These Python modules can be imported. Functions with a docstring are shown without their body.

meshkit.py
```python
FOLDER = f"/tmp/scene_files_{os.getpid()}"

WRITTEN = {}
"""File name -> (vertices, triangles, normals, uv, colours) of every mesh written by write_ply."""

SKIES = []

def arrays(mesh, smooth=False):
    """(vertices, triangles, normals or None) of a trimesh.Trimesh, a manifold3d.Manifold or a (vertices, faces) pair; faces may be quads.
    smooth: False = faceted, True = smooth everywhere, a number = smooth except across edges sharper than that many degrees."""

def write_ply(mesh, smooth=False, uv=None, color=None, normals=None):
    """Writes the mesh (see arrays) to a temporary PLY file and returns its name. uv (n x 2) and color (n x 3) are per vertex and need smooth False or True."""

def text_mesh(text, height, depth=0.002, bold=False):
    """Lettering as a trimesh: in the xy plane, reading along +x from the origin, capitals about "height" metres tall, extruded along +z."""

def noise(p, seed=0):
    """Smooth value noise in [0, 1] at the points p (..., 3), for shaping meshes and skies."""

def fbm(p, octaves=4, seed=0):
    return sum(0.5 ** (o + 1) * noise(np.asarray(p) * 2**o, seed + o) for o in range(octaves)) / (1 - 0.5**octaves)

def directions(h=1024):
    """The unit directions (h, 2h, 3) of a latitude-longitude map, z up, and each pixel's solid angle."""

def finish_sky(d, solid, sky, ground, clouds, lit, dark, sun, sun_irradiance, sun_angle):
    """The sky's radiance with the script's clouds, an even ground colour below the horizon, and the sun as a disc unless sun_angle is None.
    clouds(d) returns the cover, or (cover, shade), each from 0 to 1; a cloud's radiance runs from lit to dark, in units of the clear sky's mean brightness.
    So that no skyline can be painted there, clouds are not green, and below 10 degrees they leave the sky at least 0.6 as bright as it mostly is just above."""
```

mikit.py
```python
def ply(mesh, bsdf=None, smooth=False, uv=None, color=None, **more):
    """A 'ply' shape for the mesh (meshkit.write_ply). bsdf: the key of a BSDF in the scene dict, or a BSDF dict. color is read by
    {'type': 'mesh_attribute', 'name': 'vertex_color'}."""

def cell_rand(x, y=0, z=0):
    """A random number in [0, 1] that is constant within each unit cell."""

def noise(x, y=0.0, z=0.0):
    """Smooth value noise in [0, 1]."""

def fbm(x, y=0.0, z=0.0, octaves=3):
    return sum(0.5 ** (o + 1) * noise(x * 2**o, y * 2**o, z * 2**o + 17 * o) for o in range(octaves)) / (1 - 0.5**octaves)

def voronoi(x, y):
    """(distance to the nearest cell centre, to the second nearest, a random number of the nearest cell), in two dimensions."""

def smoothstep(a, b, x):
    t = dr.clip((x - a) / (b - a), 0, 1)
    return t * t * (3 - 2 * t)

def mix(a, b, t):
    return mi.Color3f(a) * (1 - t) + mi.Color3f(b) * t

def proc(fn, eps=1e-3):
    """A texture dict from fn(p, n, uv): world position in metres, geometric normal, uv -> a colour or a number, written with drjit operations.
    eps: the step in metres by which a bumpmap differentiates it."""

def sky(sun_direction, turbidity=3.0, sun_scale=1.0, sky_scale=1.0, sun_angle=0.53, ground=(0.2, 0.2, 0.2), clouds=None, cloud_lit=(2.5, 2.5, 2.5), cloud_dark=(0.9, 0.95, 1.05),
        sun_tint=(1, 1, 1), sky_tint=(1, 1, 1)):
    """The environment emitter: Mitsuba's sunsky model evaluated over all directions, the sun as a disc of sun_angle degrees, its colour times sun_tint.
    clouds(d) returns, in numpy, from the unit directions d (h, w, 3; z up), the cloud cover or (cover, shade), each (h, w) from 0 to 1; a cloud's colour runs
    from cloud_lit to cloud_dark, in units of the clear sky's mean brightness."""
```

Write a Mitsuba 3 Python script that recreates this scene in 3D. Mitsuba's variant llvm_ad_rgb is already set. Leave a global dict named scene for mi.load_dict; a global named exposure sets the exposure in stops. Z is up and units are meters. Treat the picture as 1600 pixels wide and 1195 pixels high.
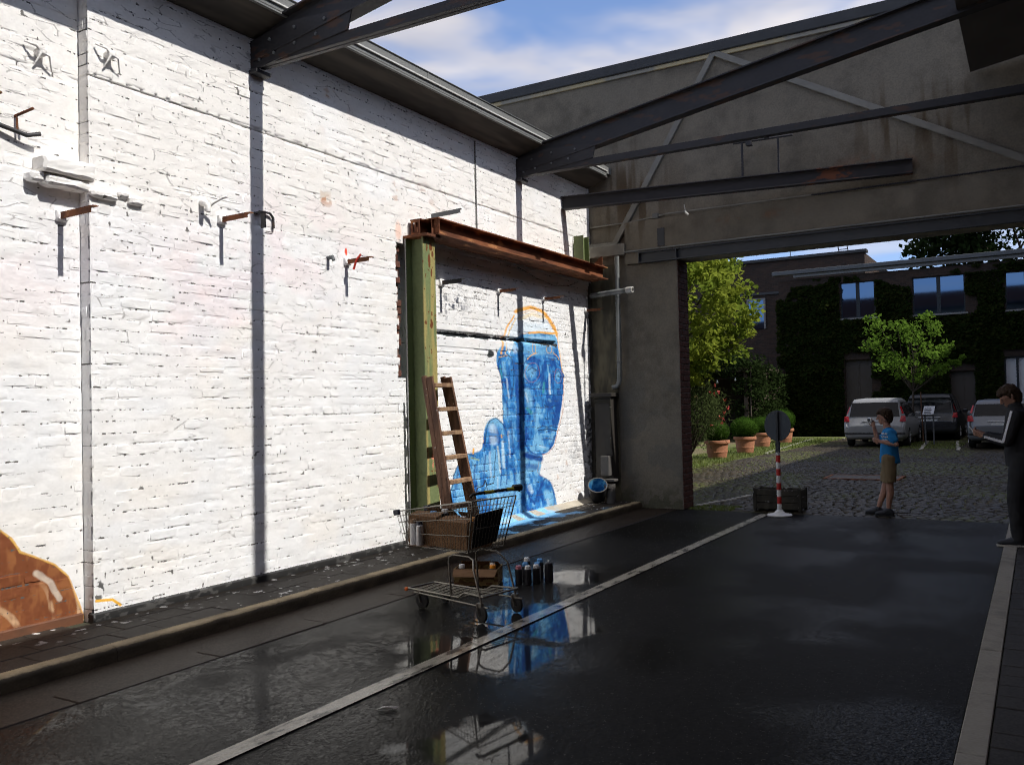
import math, random
import numpy as np, trimesh, mitsuba as mi, drjit as dr
import manifold3d as m3
from shapely.geometry import Polygon, LineString, Point, box as sbox
import mikit, meshkit
from mikit import proc, noise, voronoi, cell_rand, smoothstep, mix

scene, labels = {'type': 'scene'}, {}
T = mi.ScalarTransform4f
rng = np.random.default_rng(7)
random.seed(7)

# ------------------------------------------------------------------ camera, sky, exposure
CAM = np.array([6.0, 0.0, 1.62])
RIGHT, UP, FWD = (np.array(v) for v in ([0.857482, 0.513987, -0.022659], [0.031811, -0.009009, 0.999453], [-0.513500, 0.857750, 0.024080]))
FWD = FWD / np.linalg.norm(FWD)
RIGHT = np.cross(FWD, UP); RIGHT /= np.linalg.norm(RIGHT)
UP = np.cross(RIGHT, FWD)
M = np.eye(4); M[:3, 0] = -RIGHT; M[:3, 1] = UP; M[:3, 2] = FWD; M[:3, 3] = CAM
scene['camera'] = {'type': 'perspective', 'fov': 2 * math.degrees(math.atan(800 / 1375.9)), 'fov_axis': 'x', 'near_clip': 0.05, 'far_clip': 2000.0,
                   'to_world': T(M.tolist())}
SUN = (0.675, 0.006, 0.738)
def clouds(d):
    p = d / np.maximum(d[..., 2:3], 0.08)
    q = p * np.array([1.1, 1.1, 0]) + np.array([3.3, 1.7, 0.0])
    w = meshkit.fbm(q * 1.3 + 5, 3, 4)[..., None]
    n = meshkit.fbm(q * 1.4 + w * 1.2, 6, 11)
    c = np.clip((n - 0.36) / 0.30, 0, 1)
    c = c * c * (3 - 2 * c) * np.clip((d[..., 2] - 0.02) / 0.30, 0.25, 1)
    s = np.clip((meshkit.fbm(q * 2.1 + 9 + w, 5, 23) - 0.35) / 0.4, 0, 1)
    return 0.06 + 0.84 * c, 0.25 + 0.65 * s
scene['sky'] = mikit.sky(SUN, turbidity=3.0, sky_scale=1.3, clouds=clouds, cloud_lit=(2.55, 2.4, 2.35), cloud_dark=(1.45, 1.38, 1.42), ground=(0.10, 0.10, 0.09), sky_tint=(0.88, 0.91, 1.03), sun_tint=(0.82, 0.955, 1.20))
exposure = 1.98

# ------------------------------------------------------------------ helpers
def number(base):
    if base not in used:
        used[base] = 0
        return base
    used[base] += 1
    return f'{base}_{used[base]:03d}'
used = {}

def thing(name, label, cat, group=None):
    k = number(name)
    labels[k] = {'label': label, 'category': cat}
    if group: labels[k]['group'] = group
    return k

def struct(name, mesh=None, bsdf=None, smooth=False, **kw):
    k = number(name)
    labels[k] = {'kind': 'structure'}
    if mesh is not None: scene[k] = mikit.ply(mesh, bsdf, smooth, **kw)
    return k

def put(parent, name, mesh, bsdf, smooth=False, label=None, stuff=False, **kw):
    k = number(f'{parent}__{name}')
    scene[k] = mikit.ply(mesh, bsdf, smooth, **kw)
    if label or stuff:
        labels[k] = {}
        if label: labels[k]['label'] = label
        if stuff: labels[k]['kind'] = 'stuff'
    return k

def whole(name, label, cat, mesh, bsdf, smooth=False, group=None, **kw):
    k = thing(name, label, cat, group)
    scene[k] = mikit.ply(mesh, bsdf, smooth, **kw)
    return k

cat_ = trimesh.util.concatenate
A = lambda *v: np.array(v, float)
def unit(v):
    v = np.asarray(v, float); return v / (np.linalg.norm(v) + 1e-12)

def hull(pts):
    return trimesh.convex.convex_hull(np.asarray(pts, float))

def box(x0, y0, z0, x1, y1, z1, b=0.0):
    lo, hi = np.minimum((x0, y0, z0), (x1, y1, z1)), np.maximum((x0, y0, z0), (x1, y1, z1))
    b = min(b, 0.45 * float((hi - lo).min()))
    if b <= 0:
        return trimesh.creation.box(bounds=[lo, hi])
    pts = []
    for s in np.ndindex(2, 2, 2):
        c = np.where(s, hi, lo); d = np.where(s, -1, 1) * b
        for k in range(3):
            q = c + d; q[k] = c[k]
            pts.append(q)
    return hull(pts)

def frame(d, up=(0, 0, 1)):
    d = unit(d)
    s = np.cross(d, up)
    if np.linalg.norm(s) < 1e-6: s = np.cross(d, (0, 1, 0))
    s = unit(s); u = np.cross(s, d)
    return d, s, u

def bar(p0, p1, w, h, up=(0, 0, 1), b=0.0):
    p0, p1 = A(*p0), A(*p1)
    d, s, u = frame(p1 - p0, up)
    L = np.linalg.norm(p1 - p0)
    m = box(0, -w / 2, -h / 2, L, w / 2, h / 2, b)
    m.apply_transform(np.vstack([np.column_stack([d, s, u, p0]), [0, 0, 0, 1]]))
    if m.volume < 0: m.invert()
    return m

def tube(pts, r, n=8, closed=False):
    pts = np.asarray(pts, float); N = len(pts)
    r = np.broadcast_to(np.asarray(r, float), (N,))
    tg = np.gradient(pts, axis=0)
    if closed: tg = np.roll(pts, -1, 0) - np.roll(pts, 1, 0)
    tg = tg / (np.linalg.norm(tg, axis=1, keepdims=True) + 1e-12)
    s = np.cross(tg[0], (0, 0, 1) if abs(tg[0, 2]) < 0.9 else (1, 0, 0)); s = unit(s)
    ang = np.arange(n) * 2 * np.pi / n
    rings = []
    for i in range(N):
        s = unit(s - tg[i] * (s @ tg[i])); u = np.cross(tg[i], s)
        rings.append(pts[i] + r[i] * (np.cos(ang)[:, None] * s + np.sin(ang)[:, None] * u))
    v = np.concatenate(rings); f = []
    for i in range(N if closed else N - 1):
        a, b = i * n, ((i + 1) % N) * n
        for k in range(n):
            k2 = (k + 1) % n
            f += [[a + k, a + k2, b + k2], [a + k, b + k2, b + k]]
    if not closed:
        v = np.vstack([v, pts[0], pts[-1]])
        for k in range(n):
            k2 = (k + 1) % n
            f += [[N * n, k2, k], [N * n + 1, (N - 1) * n + k, (N - 1) * n + k2]]
    return trimesh.Trimesh(v, np.array(f), process=False)

def lathe(profile, n=28, at=(0, 0, 0)):
    prof = np.asarray(profile, float)
    ang = np.arange(n) * 2 * np.pi / n
    v = np.array([[r * math.cos(a), r * math.sin(a), z] for r, z in prof for a in ang]); f = []
    for i in range(len(prof) - 1):
        for k in range(n):
            k2 = (k + 1) % n; a, b = i * n, (i + 1) * n
            f += [[a + k, a + k2, b + k2], [a + k, b + k2, b + k]]
    m = trimesh.Trimesh(v, np.array(f), process=True)
    m.update_faces(m.nondegenerate_faces()); m.apply_translation(at)
    return m

def extrude(poly, depth, o, u, v):
    """polygon in the frame (o; u, v), extruded by depth along u x v"""
    g = poly if isinstance(poly, Polygon) else Polygon(poly)
    m = trimesh.creation.extrude_polygon(g, depth, engine='earcut')
    u, v = unit(u), unit(v)
    m.apply_transform(np.vstack([np.column_stack([u, v, np.cross(u, v), np.asarray(o, float)]), [0, 0, 0, 1]]))
    return m

def ibeam(p0, p1, h, w, tf=0.014, tw=0.01, up=(0, 0, 1)):
    p0, p1 = A(*p0), A(*p1)
    d, s, u = frame(p1 - p0, up)
    a, b, t = w / 2, h / 2, tw / 2
    poly = [(-a, -b), (a, -b), (a, -b + tf), (t, -b + tf), (t, b - tf), (a, b - tf), (a, b), (-a, b), (-a, b - tf), (-t, b - tf), (-t, -b + tf), (-a, -b + tf)]
    m = trimesh.creation.extrude_polygon(Polygon(poly), np.linalg.norm(p1 - p0), engine='earcut')
    m.apply_transform(np.vstack([np.column_stack([s, u, np.cross(s, u), p0]), [0, 0, 0, 1]]) if np.dot(np.cross(s, u), d) > 0 else
                      np.vstack([np.column_stack([-s, u, np.cross(-s, u), p0]), [0, 0, 0, 1]]))
    return m

def sheet(x0, y0, x1, y1, z, nx=1, ny=1, fz=None):
    gx, gy = np.meshgrid(np.linspace(x0, x1, nx + 1), np.linspace(y0, y1, ny + 1), indexing='ij')
    v = np.stack([gx.ravel(), gy.ravel(), np.full(gx.size, z)], 1)
    if fz is not None: v[:, 2] += fz(v[:, 0], v[:, 1])
    i = np.arange((nx + 1) * (ny + 1)).reshape(nx + 1, ny + 1)
    q = np.stack([i[:-1, :-1], i[1:, :-1], i[1:, 1:], i[:-1, 1:]], -1).reshape(-1, 4)
    return trimesh.Trimesh(v, np.vstack([q[:, [0, 1, 2]], q[:, [0, 2, 3]]]), process=False)

def quads(c, a, b):
    """leaf-like quads: centres c, half-axes a and b (n x 3)"""
    n = len(c)
    v = np.stack([c - a, c - 0.1 * a - b, c + a, c - 0.1 * a + b], 1).reshape(-1, 3)
    i = np.arange(n)[:, None] * 4
    f = np.concatenate([i + np.array([0, 1, 2]), i + np.array([0, 2, 3])])
    return trimesh.Trimesh(v, f, process=False)

def rand_dirs(n, r=rng):
    d = r.normal(size=(n, 3)); return d / np.linalg.norm(d, axis=1, keepdims=True)

# ------------------------------------------------------------------ materials
def fbm(x, y=0.0, z=0.0, octaves=3):
    """mikit's fbm as a loop, which compiles faster"""
    def step(i, a, f, s):
        return i + 1, a * 0.5, f * 2, s + a * noise(mi.Float(x) * f, mi.Float(y) * f, mi.Float(z) * f + 17 * mi.Float(i))
    _, _, _, s = dr.while_loop((mi.UInt32(0), mi.Float(0.5), mi.Float(1), mi.Float(0)), lambda i, a, f, s: i < octaves, step)
    return s / (1 - 0.5 ** octaves)
def mat(k, d): scene[k] = d; return k
SMOOTH = ('kerb_stone_concrete', 'edge_stone_concrete', 'niche_plaster', 'rust', 'red_brick', 'ledge')
def rgb(*c): return {'type': 'rgb', 'value': list(c)}
def plain(k, c, rough=0.6, metal=0.0, spec=0.4, two=True, **kw):
    c = c if isinstance(c, dict) else rgb(*c)
    b = {'type': 'principled', 'base_color': c, 'roughness': rough, 'metallic': metal, 'specular': spec, **kw}
    return mat(k, {'type': 'twosided', 'bsdf': b} if two else b)
def bumped(k, c, fn, scale, rough=0.7, spec=0.35, eps=2e-3, metal=0.0):
    if k in SMOOTH or k.startswith('paver'): return plain(k, c, rough, metal, spec)
    b = {'type': 'principled', 'base_color': c, 'roughness': rough, 'specular': spec, 'metallic': metal}
    return mat(k, {'type': 'twosided', 'bsdf': {'type': 'bumpmap', 'arbitrary': proc(fn, eps=eps), 'bsdf': b, 'scale': scale}})
C3 = mi.Color3f
def spots(y, z, cy, cz, ry, rz):
    return dr.exp(-(dr.square((y - cy) / ry) + dr.square((z - cz) / rz)))

def wallbump(p, n, uv):
    return noise(p.y * 16, p.z * 22, p.x * 9) * 0.7 + noise(p.y * 55, p.z * 70, p.x * 40) * 0.3

def white_paint(p):
    """old masonry paint: slightly uneven white, cream and pink coats, peeled spots"""
    y, z = p.y, p.z
    a = fbm(y * 2.3, z * 3.1, p.x * 2, 4); b = fbm(y * 7.1 + 5, z * 11.0, 3.0, 3); g = noise(y * 60, z * 80, p.x * 50)
    c = mix((0.82, 0.82, 0.82), (0.785, 0.78, 0.775), smoothstep(0.35, 0.7, b))
    cream = smoothstep(0.35, 0.65, fbm(y * 1.1, z * 2.0, 7.0, 4) + 0.30 * smoothstep(3.0, 3.6, z) - 0.16 * smoothstep(4.0, 7.0, y))
    c = mix(c, (0.79, 0.75, 0.69), cream * 0.45)
    pink = smoothstep(0.42, 0.6, a) * dr.minimum(1, spots(y, z, 5.1, 2.6, 0.7, 0.45) + 0.75 * spots(y, z, 6.2, 3.2, 0.8, 0.5) + 0.5 * spots(y, z, 3.6, 2.6, 0.5, 0.4))
    c = mix(c, (0.80, 0.66, 0.68), pink * 0.65)
    blue = smoothstep(0.5, 0.66, fbm(y * 2.0 + 31, z * 3.0, 1.0, 3)) * smoothstep(3.4, 2.6, z)
    c = mix(c, (0.715, 0.745, 0.785), blue * 0.35)
    peel = dr.minimum(1, spots(y, z, 6.56, 4.62, 0.22, 0.16) + spots(y, z, 6.48, 3.72, 0.16, 0.1) + 0.55 * spots(y, z, 7.9, 3.95, 0.4, 0.3) + 0.5 * spots(y, z, 11.6, 0.55, 0.4, 0.3))
    f = b
    c = mix(c, (0.62, 0.50, 0.38), smoothstep(0.50, 0.60, f + 0.35 * peel - 0.30) * peel * 0.6)
    c = mix(c, (0.45, 0.22, 0.12), smoothstep(0.70, 0.74, f) * peel)
    # hairline cracks and open edges of the old paint, in patches, mostly high on the wall
    wy, wz = y + 0.05 * (b - 0.5), z + 0.022 * (noise(y * 9, z * 13, 2.0) - 0.5)
    row = dr.floor((wz - 4.14) / 0.0862)
    d1, d2, _ = voronoi(wy * 3.0 + 0.5 * row, wz / 0.0862 * 0.72)
    hair = smoothstep(0.055, 0.02, d2 - d1) * smoothstep(0.52, 0.62, fbm(y * 1.7 + 11, z * 2.6, 9.0, 4) + 0.11 * smoothstep(3.4, 4.4, z) + 0.05 * smoothstep(7.0, 10.0, y) - 0.07 * smoothstep(3.0, 1.5, z))
    c = mix(c, (0.20, 0.19, 0.18), hair * smoothstep(0.35, 0.6, noise(y * 21, z * 31, 1.0)) * 0.6)
    pit = smoothstep(0.925, 0.945, noise(y * 27, z * 37, 8.0)) * smoothstep(0.45, 0.55, a)
    c = mix(c, (0.08, 0.075, 0.07), pit * 0.9)
    return c * (0.95 + 0.08 * g)

def crevice(p, lo=0.52, hi=0.62):
    """open joints where the paint never reached the mortar: dark, with an outline of their own"""
    q = (p.z - 4.14) / 0.0862
    row = dr.floor(q + 0.5)
    f = fbm(p.y * 5.5, row * 3.7, 0.0, 3) * 0.55 + noise(p.y * 60, row * 5.1, 4.0) * 0.45
    w = 0.012 + 0.055 * smoothstep(0.45, 0.8, noise(p.y * 33, row * 2.3, 6.0))
    thin = smoothstep(w + 0.012, w, dr.abs(q - row + 0.16 * (fbm(p.y * 9, row * 1.9, 2.0, 3) - 0.5)))
    return smoothstep(lo, hi, f) * thin

class Line:
    """a polyline or polygon in wall coordinates (y, z)"""
    def __init__(self, pts, closed=False):
        q = np.array(list(pts) + ([pts[0]] if closed else []), float)
        self.n, self.y, self.z = len(q) - 1, mi.Float(q[:, 0]), mi.Float(q[:, 1])
        dr.eval(self.y, self.z)
    def scan(self, y, z):
        y, z = mi.Float(y), mi.Float(z)
        def step(i, d, inside):
            ay, az, by, bz = dr.gather(mi.Float, self.y, i), dr.gather(mi.Float, self.z, i), dr.gather(mi.Float, self.y, i + 1), dr.gather(mi.Float, self.z, i + 1)
            ey, ez, wy, wz = by - ay, bz - az, y - ay, z - az
            t = dr.clip((wy * ey + wz * ez) / (ey * ey + ez * ez + 1e-9), 0, 1)
            d = dr.minimum(d, dr.square(wy - ey * t) + dr.square(wz - ez * t))
            hit = ((az <= z) != (bz <= z)) & (wy < wz * ey / dr.select(dr.abs(ez) < 1e-9, 1e-9, ez))
            return i + 1, d, inside ^ hit
        _, d, inside = dr.while_loop((mi.UInt32(0), mi.Float(1e9) + 0 * y, (y > 1e9)), lambda i, d, inside: i < self.n, step)
        return dr.sqrt(d), inside
_lines = {}
def poly_mask(y, z, pts, soft=0.012):
    k = (id(pts), 1)
    if k not in _lines: _lines[k] = Line(pts, True), pts
    s, inside = _lines[k][0].scan(y, z)
    s = dr.select(inside, -s, s)
    return smoothstep(soft, -soft, s), s
def line_dist(y, z, pts):
    k = str(pts)
    if k not in _lines: _lines[k] = Line(pts), pts
    return _lines[k][0].scan(y, z)[0]

def spline(p, closed=False, steps=3):
    p = [np.array(v, float) for v in p]
    q = [p[-1]] + p + p[:2] if closed else [p[0]] + p + [p[-1]]
    o = []
    for i in range(1, len(q) - 2):
        a, b, c, d = q[i - 1:i + 3]
        for t in np.arange(steps) / steps:
            o.append(tuple(0.5 * (2 * b + (c - a) * t + (2 * a - 5 * b + 4 * c - d) * t * t + (3 * b - a - 3 * c + d) * t ** 3)))
    return o if closed else o + [tuple(p[-1])]
# the painted head: outlines and brush strokes in wall metres (y, z)
FACE = spline([(10.02, 2.30), (10.33, 2.57), (10.83, 2.62), (11.28, 2.60), (11.40, 2.35), (11.48, 2.1), (11.52, 1.96), (11.50, 1.74), (11.42, 1.51), (11.31, 1.28), (11.19, 1.06), (11.04, 0.95), (10.82, 0.90), (10.5, 0.93), (10.2, 1.0), (9.98, 1.25), (9.98, 2.0)], True)
BODY = spline([(10.05, 1.10), (10.5, 1.0), (10.84, 0.92), (10.80, 0.80), (10.75, 0.70), (10.76, 0.62), (10.89, 0.57), (11.03, 0.51), (11.12, 0.39), (11.21, 0.21), (11.27, 0.03), (11.2, -0.1), (8.5, -0.1), (8.47, 0.1), (8.50, 0.39), (8.55, 0.56), (8.60, 0.72), (8.72, 0.88), (8.90, 1.0), (9.10, 1.03), (9.27, 1.06), (9.31, 1.18), (9.36, 1.32), (9.46, 1.41), (9.61, 1.44), (9.74, 1.40), (9.86, 1.34), (10.0, 1.3)], True)
EAR = spline([(9.68, 2.28), (9.75, 2.36), (9.86, 2.38), (9.98, 2.32), (10.10, 2.18), (10.2, 1.98), (10.25, 1.26), (10.05, 0.95), (9.82, 1.00), (9.79, 1.48), (9.78, 1.81), (9.76, 1.98), (9.69, 2.12)], True)
FOREHEAD = spline([(9.76, 2.34), (9.85, 2.51), (9.98, 2.69), (10.16, 2.83), (10.38, 2.92), (10.58, 2.95), (10.81, 2.95), (11.0, 2.89), (11.15, 2.81), (11.27, 2.71), (11.33, 2.6), (10.3, 2.56), (10.15, 2.2), (9.9, 2.3)], True)
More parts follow.
